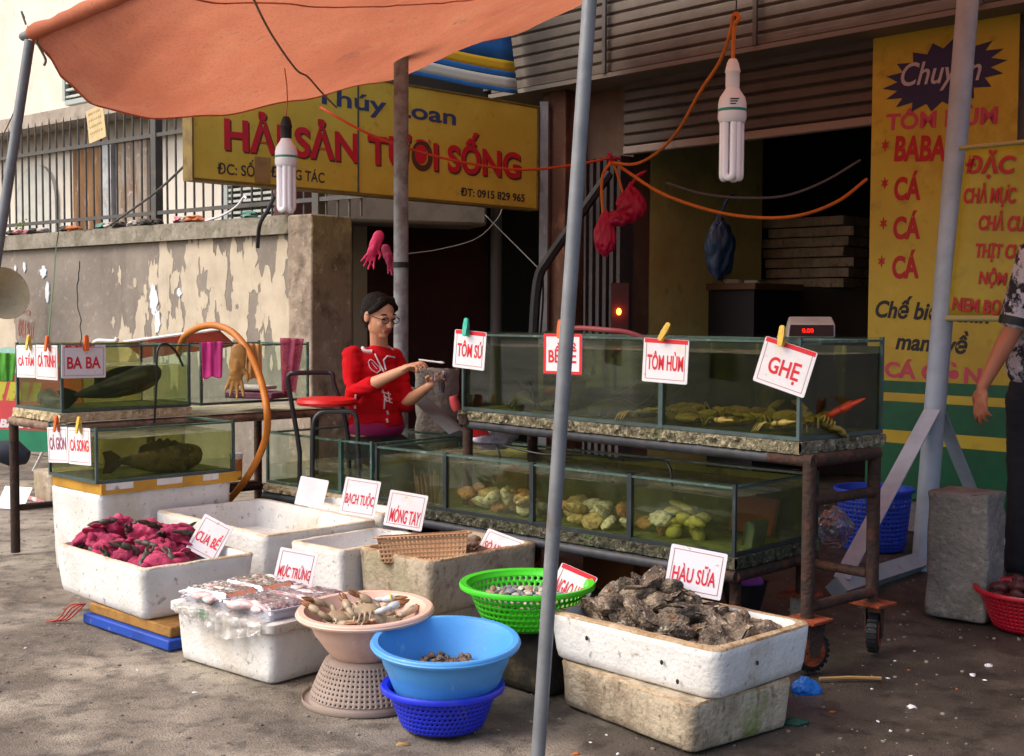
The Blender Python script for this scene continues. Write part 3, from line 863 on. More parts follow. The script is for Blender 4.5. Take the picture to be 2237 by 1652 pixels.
b2P = V((PX + .06, PY - .02, 1.6))
b2n = sn
TL, BL = onpl(2110, 328, b2P, b2n), onpl(2070, 690, b2P, b2n)
b2 = thing('banner', 'shorter yellow banner hanging from a rod on the thick pale post', 'banner', mtx=frame(BL, sx, V((0, 0, 1)), b2n))
upd()
li = b2.matrix_world.inverted()
tl_, bl_ = li @ TL, li @ BL
b = MB()
def bf(u, v):
    x = (bl_.x + (tl_.x - bl_.x) * v) + .8 * u
    return (x, bl_.y + (tl_.y - bl_.y) * v, .008 * math.sin(u * 6 + v * 2) * v * (1 - v) * 2)
b.grid(bf, 14, 14); b.build('cloth', mat('banner_yellow_b', 'b3a634', [('a08c24', 2, .42, .62, .7), ('7f7028', 9, .58, .7, .5)], rough=.5), b2, solid=.003)
for (q, dz, rr) in ((tl_, .012, .011), (bl_, -.012, .016)):
    b = MB(); b.tube([(q.x - .03, q.y + dz, 0), (q.x + .9, q.y + dz, 0)], rr, 10); b.build('rod', mat('pale_rod', 'a89f6a', rough=.6), b2)
for s_, a_, e_, h_ in (('ĐẶC', (2114, 329), (2222, 327), 62), ('CHẢ MỰC', (2109, 400), (2223, 398), 54), ('CHẢ CUA', (2142, 459), (2262, 461), 45), ('THỊT CUA', (2134, 530), (2252, 533), 42), ('NỘM', (2142, 583), (2203, 586), 46), ('NEM BƠ', (2084, 645), (2190, 655), 34)):
    txtq(s_, a_, e_, h_, b2P, b2n, m_dred, b2, lift=.009, bold=.035, shear=.08)

# ------------------------------------------------------------------ compact fluorescent bulbs
m_bulb = mat('white_glass_tube', 'f2f2fa', rough=.25, spec=.5)
m_bbody = mat('white_bulb_base', 'e8e8ee', rough=.4)
m_green = mat('green_ring', '1d8a78', rough=.4)
def bulb(label, top, scale, holder_mat, cordmat, hook=None):
    """top: point where the holder hangs; scale: body radius"""
    t = thing('hanging_bulb', label, 'light bulb', top)
    s_ = scale
    b_ = MB(); b_.lathe([(.001, 0), (.28 * s_, -.05 * s_), (.42 * s_, -.35 * s_), (.52 * s_, -.8 * s_), (.56 * s_, -.95 * s_), (.5 * s_, -1.02 * s_), (.5 * s_, -2.0 * s_), (.001, -2.0 * s_)], 20)
    b_.build('holder', holder_mat, t)
    b_ = MB(); b_.lathe([(.45 * s_, -2.0 * s_), (.55 * s_, -2.25 * s_), (.9 * s_, -2.75 * s_), (1.0 * s_, -3.2 * s_), (1.0 * s_, -3.55 * s_)], 24)
    b_.lathe([(1.0 * s_, -3.75 * s_), (1.02 * s_, -4.2 * s_), (.92 * s_, -4.5 * s_), (.85 * s_, -4.55 * s_), (.001, -4.55 * s_)], 24)
    b_.build('base', m_bbody, t)
    b_ = MB(); b_.lathe([(1.0 * s_, -3.55 * s_), (1.025 * s_, -3.6 * s_), (1.025 * s_, -3.7 * s_), (1.0 * s_, -3.75 * s_)], 24); b_.build('green_band', m_green, t)
    for k in range(4):
        a = math.pi / 4 + k * math.pi / 2 + .3
        ca, sa = math.cos(a), math.sin(a)
        rr = .55 * s_; wd_ = .3 * s_
        ctr = V((ca * rr, sa * rr, 0)); tg = V((-sa, ca, 0))
        P = [ctr + tg * wd_ + V((0, 0, -4.5 * s_)), ctr + tg * wd_ + V((0, 0, -8.1 * s_))]
        for q in range(1, 7):
            th = math.pi * q / 7
            P.append(ctr + tg * wd_ * math.cos(th) + V((0, 0, -8.1 * s_ - wd_ * 1.1 * math.sin(th))))
        P += [ctr - tg * wd_ + V((0, 0, -8.1 * s_)), ctr - tg * wd_ + V((0, 0, -4.5 * s_))]
        b_ = MB(); b_.tube(P, .26 * s_, 10); b_.build('tube', m_bulb, t)
    return t
bt = atY(1601, 128, 5.2)
s1 = 30.5 * 5.2 / FPX
tb = bulb('white fluorescent bulb with white holder hanging from the orange cord', bt, s1, m_bbody, m_ocord)
mk = MB()
for k in range(3):
    mk.box(-.018, .018 - k * .006, -s1 * 1.01, -s1 * 1.0 + .001, -3.02 * s1 - k * .01, -3.02 * s1 - k * .01 + .005)
mk.build('printed_mark', m_grey, tb)
hk = atY(1607, 45, 5.2)
cu_ = [bt, atY(1602, 100, 5.2), atY(1605, 55, 5.2), atY(1611, 46, 5.18), atY(1615, 38, 5.18), atY(1608, 30, 5.2), atY(1601, 37, 5.22), atY(1600, 50, 5.24), atY(1590, 90, 5.3), atY(1570, 140, 5.5), atY(1530, 200, 5.8), atY(1500, 255, 6.1), atY(1478, 290, 6.4), atY(1440, 330, 6.9), atY(1390, 358, 7.2), atY(1336, 356, 7.45)]
rope('cord', 'orange cord looped above the right bulb and running to the red knot', curve(cu_, 6), .0085, m_ocord, 'cord')
rope('cord', 'short wire hook hanging the orange cord from the canopy', [hk, hk + V((0.01, 0, .35))], .003, m_black, 'wire')
bt2 = atY(625, 254, 5.85)
bulb('white fluorescent bulb with black holder hanging before the yellow board', bt2, 24 * 5.85 / FPX, m_black, m_rcord)
rope('cord', 'thin copper coloured wire holding the left bulb under the canopy', [bt2, atY(628, 225, 5.85), atY(627, 190, 5.86), atY(622, 150, 5.87)], .003, mat('copper_wire', 'b86a44', rough=.5), 'wire')
# ------------------------------------------------------------------ foam boxes
def rrect(x0, x1, y0, y1, r, step=.03, nc=5):
    P = []
    for (cx_, cy_, a0) in ((x1 - r, y0 + r, -90), (x1 - r, y1 - r, 0), (x0 + r, y1 - r, 90), (x0 + r, y0 + r, 180)):
        for k in range(nc + 1):
            t = R(a0 + 90 * k / nc)
            P.append((cx_ + r * math.cos(t), cy_ + r * math.sin(t)))
    out = []
    for i in range(len(P)):
        a, b_ = V(P[i]), V(P[(i + 1) % len(P)])
        d = (b_ - a).length
        n_ = max(1, int(d / step))
        for k in range(n_):
            out.append(a.lerp(b_, k / n_))
    return out

def foam_box(name, label, Np, rz, L, Wd, z0, z1, t=.032, r=.03, taper=.012, m=None, mr=None, floor=.03, cat='foam box', group=None, solid=False, ns=.0022, seed=0, holes=()):
    m = m or m_foam
    mr = mr or (m_rim2 if m is m_foam else m_rim)
    lv = []
    H = z1 - z0
    def L_(ins, z, rr):
        return (ins, z, rr)
    lv.append((taper + .012, z0, r * .7)); lv.append((taper + .002, z0 + .008, r))
    nz = max(2, int(H / .03))
    for k in range(1, nz):
        lv.append((taper * (1 - k / nz), z0 + H * k / nz, r))
    lv.append((0, z1 - .008, r)); lv.append((.004, z1 - .001, r))
    irim = len(lv) - 1
    if not solid:
        lv.append((t * .5, z1, max(.006, r - t * .5))); lv.append((t - .004, z1 - .001, max(.006, r - t))); irim2 = len(lv) - 1
        lv.append((t, z1 - .01, max(.006, r - t)))
        for k in range(1, 4):
            lv.append((t + .012 * k / 3, z1 - (H - floor) * k / 3, max(.006, r - t)))
    base = rrect(-L, 0, 0, Wd, r)
    n_ = len(base)
    ctr = V((-L / 2, Wd / 2))
    vs, fs, mi = [], [], []
    ref = None
    for (ins, z, rr) in lv:
        for k in range(n_):
            p = base[k]
            # inset: clamp towards centre along both axes
            x = p.x + (ins if p.x < ctr.x else -ins) * min(1, abs(p.x - ctr.x) / (L / 2) * 1.0)
            y = p.y + (ins if p.y < ctr.y else -ins) * min(1, abs(p.y - ctr.y) / (Wd / 2) * 1.0)
            fx = abs(p.x - ctr.x) / (L / 2); fy = abs(p.y - ctr.y) / (Wd / 2)
            # exact inset of a rectangle: scale each axis
            x = ctr.x + (p.x - ctr.x) * (L / 2 - ins) / (L / 2); y = ctr.y + (p.y - ctr.y) * (Wd / 2 - ins) / (Wd / 2)
            q = V((x, y, z))
            nn = V((NZ.noise(q * 14 + V((seed, 0, 0))), NZ.noise(q * 14 + V((0, seed, 9))), .8 * NZ.noise(q * 16 + V((5, 0, seed)))))
            q2 = q + nn * ns * (1.6 if z > z1 - .012 else 1)
            if z <= z0 + .001: q2.z = z0
            vs.append(q2)
    for i in range(len(lv) - 1):
        for k in range(n_):
            k2 = (k + 1) % n_
            fs.append((i * n_ + k, i * n_ + k2, (i + 1) * n_ + k2, (i + 1) * n_ + k))
            mi.append(1 if (irim - 1 <= i < irim + 2) else 0)
    b_ = MB(); b_.v = [tuple(v) for v in vs]; b_.f = fs; b_.mi = mi
    b_.f.append(tuple(range(n_ - 1, -1, -1))); b_.mi.append(0)
    q0 = (len(lv) - 1) * n_
    b_.f.append(tuple(q0 + k for k in range(n_))); b_.mi.append(0)
    o_ = b_.build(name, [m, mr], loc=(Np[0], Np[1], 0), ang=55)
    o_.rotation_euler = (0, 0, R(rz))
    tag(o_, label, cat, group)
    return o_

def LF(Np, rz):
    """local near-corner frame -> world"""
    return M.Translation((Np[0], Np[1], 0)) @ rotz(rz)

OW, OL = ((.585, 3.50), -46), ((.515, 3.505), -53)
foam_box('foam_box', 'dirty beige foam box with green moss patch under the oyster box', *OL, .60, .44, 0, .153, m=m_foamg, r=.03, taper=.01, solid=True, ns=.003, seed=1)
foam_box('foam_box', 'white foam box heaped with oysters in the right foreground', *OW, .68, .50, .154, .308, t=.036, r=.045, taper=.014, seed=2, mr=m_rim)
ow = LF(*OW)
b = MB()
for (x, z) in ((-.5, .25), (-.2, .235), (-.14, .19)):
    b.ell((x, -.0015, z), (.006, .003, .008), 10, 6)
b.ell((-.0145 + .012, .2, .235), (.003, .006, .007), 10, 6)
o = b.build('drain_hole', m_black, ang=60)
for ob in COL.objects:
    if ob.get('label', '').startswith('white foam box heaped with oysters'):
        o.parent = ob
CU = ((-1.394, 4.68), -46)
foam_box('foam_box', 'white foam box full of pink wrapped crabs at the left', *CU, .77, .50, .086, .29, t=.03, r=.03, taper=.02, seed=3)
WL = ((-.806, 4.157), -40)
wl = foam_box('foam_box', 'white lidded foam box carrying the packed squid', *WL, .54, .35, 0, .178, r=.03, taper=.01, solid=True, seed=4, mr=m_foam)
# lid as a part
def lid_local():
    b_ = MB()
    ring = rrect(-.56, .02, -.02, .37, .03)
    n_ = len(ring)
    prof = [(.006, .1785), (0, .186), (0, .212), (.012, .216), (.05, .218)]
    vs = []
    for ins, z in prof:
        for p in ring:
            vs.append((-.27 + (p.x + .27) * (.29 - ins) / .29, .175 + (p.y - .175) * (.195 - ins) / .195, z))
    fs = [(i * n_ + k, i * n_ + (k + 1) % n_, (i + 1) * n_ + (k + 1) % n_, (i + 1) * n_ + k) for i in range(len(prof) - 1) for k in range(n_)]
    fs.append(tuple(range(n_ - 1, -1, -1))); fs.append(tuple((len(prof) - 1) * n_ + k for k in range(n_)))
    return b_.add(vs, fs)
lid_local().build('lid', m_foam, wl)
b = MB(); b.box(-.375, -.315, -.0225, -.0195, .183, .214); b.build('green_tape', mat('green_tape', '16935a', rough=.4), wl)
BG = ((-1.9055, 5.75), -45)
foam_box('foam_box', 'tall white foam box under the taped board and grouper tank', *BG, .51, .71, 0, .414, r=.03, taper=.012, solid=True, seed=5, mr=m_foam)
E1 = ((-1.04, 5.24), -46)
foam_box('foam_box', 'long empty white foam box behind the pink crabs', *E1, .95, .60, .02, .322, t=.035, r=.03, floor=.17, seed=6)
E2 = ((-.69, 5.05), -42)
foam_box('foam_box', 'short empty white foam box between the squid and the beige basket', *E2, .34, .5, 0, .295, t=.03, r=.025, floor=.17, seed=7)
E3 = ((-.594, 5.668), -46)
foam_box('foam_box', 'empty white foam box standing behind the long empty one', *E3, .60, .18, 0, .35, t=.028, r=.025, seed=8)
DB = ((-.315, 4.79), -45)
foam_box('foam_box', 'grimy tan foam box holding the beige basket and cockles', *DB, .45, .61, .086, .304, t=.03, r=.03, m=m_foamd, seed=9, ns=.003)
foam_box('foam_slab', 'dark grimy slab under the tan foam box', (-.33, 4.82), -45, .40, .55, 0, .085, m=m_foamd, mr=m_foamd, solid=True, seed=10, cat='slab')
m_dkbox = mat('blackened_foam', '3d3a33', [('6f6048', 7, .52, .66, .9), ('23221f', 10, .42, .6, .8)], rough=.8, bump=.4)
foam_box('foam_block', 'blackened block under the green colander', (.115, 4.03), -46, .30, .26, 0, .215, m=m_dkbox, mr=m_dkbox, solid=True, seed=11, cat='block')
foam_box('concrete_block', 'upright rough concrete block beside the thick pale post', (1.94, 5.07), -40, .25, .22, 0, .53, r=.02, taper=-.006, m=m_conc, mr=m_conc, solid=True, seed=12, ns=.008, cat='block')
foam_box('foam_block', 'old beige foam block on the ground behind the left tank leg', tuple(onz(112, 1108))[:2], -46, .30, .35, 0, .22, m=m_foamd, mr=m_foamd, solid=True, seed=13, ns=.006, cat='block')
# flattened crate under the pink crabs
cr = thing('flat_crate', 'flattened blue and brown crate under the box of pink crabs', 'crate', (-1.30, 4.62, 0), -43)
b = MB(); b.box(-.58, .02, .02, .5, .042, .084); b.build('brown_board', mat('brown_cardboard', '9a7136', [('6f4f27', 9, .48, .66, .8), ('b58c4d', 30, .55, .7, .6)], rough=.8, bump=.2), cr, bevel=.006)
b = MB(); b.box(-.60, .04, 0, .5, 0, .041); b.build('blue_base', mat('blue_carton', '1a45a5', [('15357d', 9, .5, .68, .7), ('8c8a86', 24, .64, .7, .6)], rough=.55), cr, bevel=.006)
b = MB()
for k in range(4):
    b.tube(curve([(-.57, .0 - k * .006, .085), (-.60, -.02 - k * .012, .05 + .01 * k), (-.635 - .006 * k, -.03 - k * .016, .02), (-.65 - .014 * k, -.05 - k * .02, .006)], 4), .003, 6)
b.build('red_string', mat('red_plastic_string', 'c2412f', rough=.5), cr)

# ------------------------------------------------------------------ tanks
m_algae = mat('algae_coated_back', '22240f', [('33371a', 3, .42, .62, .8, (1, 1, .3)), ('9a9648', 5, .57, .70, .8, (1.6, 1.6, .12)), ('14160a', 8, .54, .66, .8)], rough=.85)
m_algae2 = mat('olive_algae_back', '77763c', [('86853f', 3, .42, .62, .8, (1, 1, .3)), ('a9a75c', 5, .58, .72, .7, (1.6, 1.6, .12)), ('55562e', 8, .54, .68, .7)], rough=.85)
m_algae3 = clear_mat('pale_olive_film', 'f2eecc', .05, 'b4ad72', .32, nscale=5, stretch=(1, 1, .4))
m_bed = mat('green_tank_floor', '5c6036', [('747a40', 9, .45, .62, .8), ('23281b', 20, .52, .66, .8)], rough=.9, bump=.3)
m_water = clear_mat('olive_water', 'edeed6', .03, '9a9c60', .13, nscale=4, stretch=(1.5, 1.5, .4))
m_waterd = clear_mat('dark_water', 'd2d49c', .03, '4a4c20', .04, nscale=4, stretch=(1.5, 1.5, .4))
m_waterc = clear_mat('clear_water', 'eef3ee', .05, '8f9c8c', .05, nscale=4)
m_foamtop = clear_mat('scummy_water_top', 'dde0cc', .10, 'b9b89c', .5, nscale=7, nlo=.4, nhi=.7)
m_crust = mat('barnacle_crust', '77705a', [('b8b096', 55, .5, .62, .95), ('2f3022', 30, .5, .62, .9), ('5b6a35', 7, .55, .68, .6)], rough=.95, bump=.9, bscale=90)
m_crustd = mat('dark_barnacle_crust', '4b4a3c', [('8f8975', 60, .55, .64, .9), ('23251c', 25, .48, .6, .9), ('4f6a2c', 8, .58, .68, .8)], rough=.95, bump=.9, bscale=90)
m_foampad = mat('crumbly_foam_pad', 'c9b894', [('9c8661', 18, .48, .64, .8), ('e0d6be', 30, .58, .7, .5)], rough=.95, bump=.8, bscale=70)

def crust_strip(b_, x0, x1, y0, y1, z0, z1, amp, n=140, seed=0, along='x'):
    """bumpy strip: three visible faces along x (front, top, bottom) or along y (right side)"""
    def f(u, v):
        k = 4 * v
        if k < 1: a, z = 0 + .0 * k, z0 + (z1 - z0) * k
        elif k < 2: a, z = (k - 1), z1
        elif k < 3: a, z = 1, z1 - (z1 - z0) * (k - 2)
        else: a, z = 1 - (k - 3), z0
        if along == 'x':
            p = V((x0 + (x1 - x0) * u, y0 + (y1 - y0) * a, z))
        else:
            p = V((x1 + (x0 - x1) * a, y0 + (y1 - y0) * u, z))
        s_ = 1.0 if (k < 1 or k > 3.01) else (.0 if 1 <= k <= 2 else .4)
        d = amp * (NZ.noise(p * 55 + V((seed, 0, 0))) + .7 * NZ.noise(p * 130 + V((0, seed, 0)))) * s_
        if along == 'x': p.y += d - amp * .4; p.z += d * .4 * (k < .9) * (k > .1)
        else: p.x += d + amp * .4; p.z += d * .4 * (k < .9) * (k > .1)
        return p
    b_.grid(f, n, 16)

def tank(label, Np, rz, L, Wd, z0, z1, wl_=.75, back=m_algae, water=m_water, divs=(), corner=m_seal, group=None, crust=None, left_back=True, g=.008, side_seal=None, bed=m_bed, rimcol=None):
    t = thing('fish_tank', label, 'fish tank', (Np[0], Np[1], z0), rz, group)
    H = z1 - z0
    def pane(nm, x0, x1, y0, y1, za, zb, m=m_glass):
        b_ = MB(); b_.box(x0, x1, y0, y1, za, zb); return b_.build(nm, m, t, ang=0)
    pane('front_pane', -L, 0, 0, g, 0, H)
    pane('side_pane', -g, 0, g, Wd - g, 0, H)
    pane('side_pane', -L, -L + g, g, Wd - g, 0, H, m_glass)
    pane('back_pane', -L, 0, Wd - g, Wd, 0, H)
    pane('floor_pane', -L + g, -g, g, Wd - g, 0, .01, bed)
    if back:
        b_ = MB(); b_.grid(lambda u, v: (-L + g + (L - 2 * g) * u, Wd - g - .004 - .004 * abs(NZ.noise(V((u * 30, v * 9, 1)))), .012 + (H * wl_ + .015) * v), 60, 14)
        b_.build('algae_film', back, t)
    # sealed edges and rim strips
    b_ = MB()
    s_ = .011
    for bx_ in ((-s_, .002, -.002, s_), (-L - .002, -L + s_, -.002, s_), (-s_, .0021, Wd - s_, Wd + .002), (-L - .002, -L + s_, Wd - s_, Wd + .002)):
        b_ = MB(); b_.box(*bx_, 0, H); b_.build('corner_seal', corner, t)
    b_ = MB()
    for (x0, x1, y0, y1) in ((-L, 0, -.001, g + .014), (-L, 0, Wd - g - .014, Wd + .001)):
        b_.box(x0 + .012, x1 - .012, y0, y1, H - .018, H - .009)
    b_.box(-.022, .001, .02, Wd - .02, H - .0181, H - .0091); b_.box(-L - .001, -L + .022, .02, Wd - .02, H - .0181, H - .0091)
    b_.build('rim_strip', rimcol or m_gedge, t)
    b_ = MB(); b_.box(-L + .01, -.01, -.0015, .012, .0, .014); b_.box(-.012, .0015, .012, Wd - .01, .0001, .0141)
    b_.build('base_seal', corner, t)
    for d in divs:
        pane('divider', -L * d - .004, -L * d + .004, g, Wd - g, .01, H - .02)
        b_ = MB(); b_.box(-L * d - .011, -L * d + .011, -.0035, .014, .002, H - .004); b_.build('divider_seal', corner, t)
    if water:
        b_ = MB()
        x0, x1, y0, y1, za, zb = -L + g + .002, -g - .002, g + .002, Wd - g - .006, .011, H * wl_
        vs = [(x0, y0, za), (x1, y0, za), (x1, y1, za), (x0, y1, za), (x0, y0, zb), (x1, y0, zb), (x1, y1, zb), (x0, y1, zb)]
        b_.add(vs, [(0, 1, 5, 4), (1, 2, 6, 5), (2, 3, 7, 6), (3, 0, 4, 7)], 0)
        o_ = b_.build('water', water, t, ang=0)
        b_ = MB(); b_.grid(lambda u, v: (x0 + (x1 - x0) * u, y0 + (y1 - y0) * v, zb + .003 * NZ.noise(V((u * 14, v * 5, Np[0])))), 70, 20)
        b_.build('water_surface', m_foamtop, t)
    if crust:
        b_ = MB(); crust_strip(b_, -L - .01, .012, -.012, .12, -.045, -.002, .009, n=200, seed=Np[0])
        crust_strip(b_, -.12, .012, -.012, Wd, -.0449, -.0021, .009, n=60, seed=Np[1], along='y')
        b_.build('crust', crust, t)
    return t

UR = ((1.009, 4.38), -49)
ur = tank('long murky dark tank on top of the rusty cart with four price cards', *UR, 1.89, .52, .817, 1.18, wl_=.83, water=m_waterd, divs=(.345, .655), corner=m_sealg, crust=m_crust)
LR = ((.826, 4.59), -43.5)
lr = tank('long olive tank of clams on the lower right cart', *LR, 2.04, .60, .366, .635, wl_=.80, back=m_algae2, divs=(.242, .50, .763), corner=m_seal, crust=m_crustd)
lrX = V((math.cos(R(-43.5)), math.sin(R(-43.5)), 0)); lrY = V((-lrX.y, lrX.x, 0))
LLn = V((.826, 4.59, 0)) - lrX * 2.07
lt = tank('half empty clear tank left of the clams behind the blank card', (LLn.x, LLn.y), -43.5, .86, .60, .366, .645, wl_=.35, back=None, water=m_waterc, divs=(.28,), corner=m_gedge, crust=m_foampad, bed=m_bed)
m_catback = m_algae3
UL = ((-2.21, 6.13), -45)
ul = tank('upper left tank with the big dark fish and three price cards', *UL, .52, .71, .766, 1.104, wl_=.66, back=None, water=m_water, corner=m_sealg, crust=m_foampad)
# the back of the upper left tank is its far face: pale film on the left-hand side walls
for (tk, L_, W_, hh, mm) in ((ul, .52, .71, .338, m_algae3),):
    b = MB(); b.box(-L_ + .0125, -L_ + .016, .016, W_ - .016, .012, hh * .99); b.build('algae_film', mm, tk, ang=0)
LB = ((-1.918, 5.75), -45)
lb = tank('lower left tank with the brown spotted grouper and two price cards', *LB, .49, .74, .4665, .728, wl_=.78, back=None, water=m_water, corner=m_sealg)
b = MB(); b.box(-.49 + .0125, -.49 + .016, .016, .724, .012, .255); b.build('algae_film', m_algae3, lb, ang=0)
# taped board under that tank
tb_ = thing('taped_board', 'yellow and white taped board between the left tank and its foam box', 'board', (-1.9, 5.755, .4155), -45)
m_tape = mat('brown_yellow_tape', 'c08f2c', [('9a6f20', 6, .45, .66, .7)], rough=.4)
b = MB(); b.box(-.49, .01, 0, .73, 0, .049); b.build('board', m_foam, tb_)
b = MB(); b.box(-.4925, .0125, -.0025, .0, 0.001, .051); b.box(.0101, .0126, .0, .73, .001, .02)
for (y0, y1) in ((.0, .02), (.16, .28), (.42, .53), (.62, .75)):
    b.box(.01005, .0127, y0, y1, .0201, .051)
b.build('tape', m_tape, tb_)
# empty glass tank at the back of the left stand
e0 = LF((-2.21, 6.13), -45) @ V((0, .775, 0))
bt_ = tank('empty glass tank hung with a magenta cloth beside the orange hose', (e0.x, e0.y), -45, .50, .70, .766, 1.10, back=None, water=None, corner=m_gedge, bed=m_glass)

# ------------------------------------------------------------------ carts and stands
def caster(x, y, ang, t):
    b_ = MB()
    c_ = V((x, y, .078)); ax = V((math.cos(R(ang)), math.sin(R(ang)), 0)); fw = V((-ax.y, ax.x, 0))
    mt = frame(c_, fw, V((0, 0, 1)), ax)
    b_.lathe([(.02, -.02), (.058, -.022), (.068, -.014), (.07, 0), (.068, .014), (.058, .022), (.02, .02)], 26, mtx=mt)
    for k in range(22):
        a = 2 * math.pi * k / 22
        q = mt @ M.Rotation(a, 4, 'Z')
        b_.box(.066, .0735, -.006, .006, -.018, .018, mtx=q)
    w_ = b_.build('wheel', m_black, t)
    b_ = MB(); b_.lathe([(.0, -.0235), (.05, -.0235), (.052, -.021)], 20, mtx=mt); b_.lathe([(.052, .021), (.05, .0235), (.0, .0235)], 20, mtx=mt)
    b_.build('rim', m_orust, w_)
    b_ = MB()
    for s_ in (-1, 1):
        b_.prism([(-.02, -.015), (.02, -.015), (.045, .102), (-.025, .102)], s_ * .027, s_ * .031, mtx=mt)
    b_.box(-.06, .08, .102, .108, -.05, .05, mtx=mt)
    b_.build('fork', m_rust, w_)
def bars(nm, t, segs, r, m):
    for (a, b2_) in segs:
        q = MB(); n_ = 10
        a, b2_ = V(a), V(b2_)
        q.tube([a.lerp(b2_, k / n_) for k in range(n_ + 1)], r, 12)
        q.build(nm, m, t)
ct = thing('tank_cart', 'rusty pipe cart on casters carrying the long upper tank', 'cart', (1.009, 4.38, 0), -49)
Lc = 1.86; Wc = .41
zt = .752
bars('leg', ct, [((.04, .01, .19), (.04, .01, zt)), ((.04, Wc, .19), (.04, Wc, zt)), ((-Lc, .01, .17), (-Lc, .01, zt)), ((-Lc, Wc, .17), (-Lc, Wc, zt))], .024, m_rust)
bars('front_rail', ct, [((-Lc - .01, .01, zt), (-.13, .01, zt))], .023, m_blackpipe)
bars('rail', ct, [((-.13, .01, zt), (.06, .01, zt)), ((.045, .01, zt), (.045, Wc + .01, zt)), ((-Lc, .01, zt), (-Lc, Wc, zt)), ((-Lc, Wc, zt), (.02, Wc, zt)), ((-Lc * .5, .02, zt + .0001), (-Lc * .5, Wc, zt))], .0235, m_rust)
bars('brace', ct, [((.045, .01, .235), (.045, Wc, .235)), ((.045, .01, .61), (.045, Wc, .61)), ((-Lc, .01, .215), (-Lc, Wc, .215)), ((-Lc, Wc, .3), (.02, Wc, .3))], .019, m_rust)
for (x, y) in ((.045, .01), (.045, Wc), (-Lc, .01), (-Lc, Wc)):
    b = MB(); b.box(x - .065, x + .065, y - .06, y + .06, .187, .198); b.build('foot_plate', m_orust, ct, bevel=.002)
    caster(x, y + .01, 25 if y > .2 else -20, ct)
b = MB(); b.box(-1.85, -.0, .03, .49, .771, .773); b.build('shelf', m_foamd, ct, ang=0)
# small bumper (red handle) at the far end
b = MB(); b.tube([(-Lc, .0, .755), (-Lc - .0, -.005, .80)], .035, 14); b.build('pipe_end', m_rust, ct)

cl = thing('tank_cart', 'low pipe cart with rusty feet carrying the clam tanks', 'cart', (.826, 4.59, 0), -43.5)
Ll, Wl_ = 2.95, .58
bars('front_rail', cl, [((-Ll, .0, .293), (-.10, .0, .293))], .023, m_blackpipe)
bars('rail', cl, [((-.10, 0, .293), (.01, 0, .293)), ((0, 0, .293), (0, Wl_, .293)), ((-Ll, 0, .293), (-Ll, Wl_, .293)), ((-Ll, Wl_, .293), (0, Wl_, .293))], .0235, m_rust)
for (x, y) in ((-.06, .10), (-.06, Wl_), (-Ll, .0), (-Ll, Wl_), (-1.5, .08)):
    bars('leg', cl, [((x, y, .13), (x, y, .29))], .022, m_rust)
    b = MB(); b.box(x - .07, x + .07, y - .055, y + .055, .121, .132); b.build('foot_plate', m_orust, cl, bevel=.002)
    b = MB(); b.box(x - .035, x + .035, y - .03, y + .03, 0.002, .12); b.build('foot_block', m_conc, cl, bevel=.006)
b = MB(); b.box(-Ll, -.0, .03, Wl_, .311, .318); b.build('shelf', m_foamd, cl, ang=0)

sl = thing('tank_stand', 'brown pipe stand carrying the upper left tanks', 'stand', (-2.18, 6.10, 0), -45)
zb_ = .693
bars('leg', sl, [((-.60, .0, 0), (-.60, .0, zb_)), ((-.60, 1.50, 0), (-.60, 1.50, zb_)), ((-.02, 1.50, 0), (-.02, 1.50, zb_)), ((-.52, .74, 0), (-.52, .74, zb_))], .024, m_rust)
m_rail = mat('brown_stained_rail', '7a6352', [('a08c72', 9, .5, .64, .8), ('4d3b30', 16, .52, .66, .8)], rough=.8, bump=.3)
bars('rail', sl, [((-.62, .0, zb_), (.02, .0, zb_)), ((0, 0, zb_), (0, 1.53, zb_)), ((-.6, 0, zb_), (-.6, 1.5, zb_)), ((-.6, 1.5, zb_), (0, 1.5, zb_)), ((-.6, .74, zb_), (0, .74, zb_))], .024, m_rail)
bars('brace', sl, [((-.02, .75, .18), (-.02, 1.5, .18)), ((-.60, 0, .235), (-.60, 1.5, .235)), ((-.02, .75, .3), (-.02, 1.5, .3))], .017, m_rust)
b = MB(); b.box(-.62, .02, .01, 1.52, .718, .7205); b.build('shelf', m_foamd, sl, ang=0)

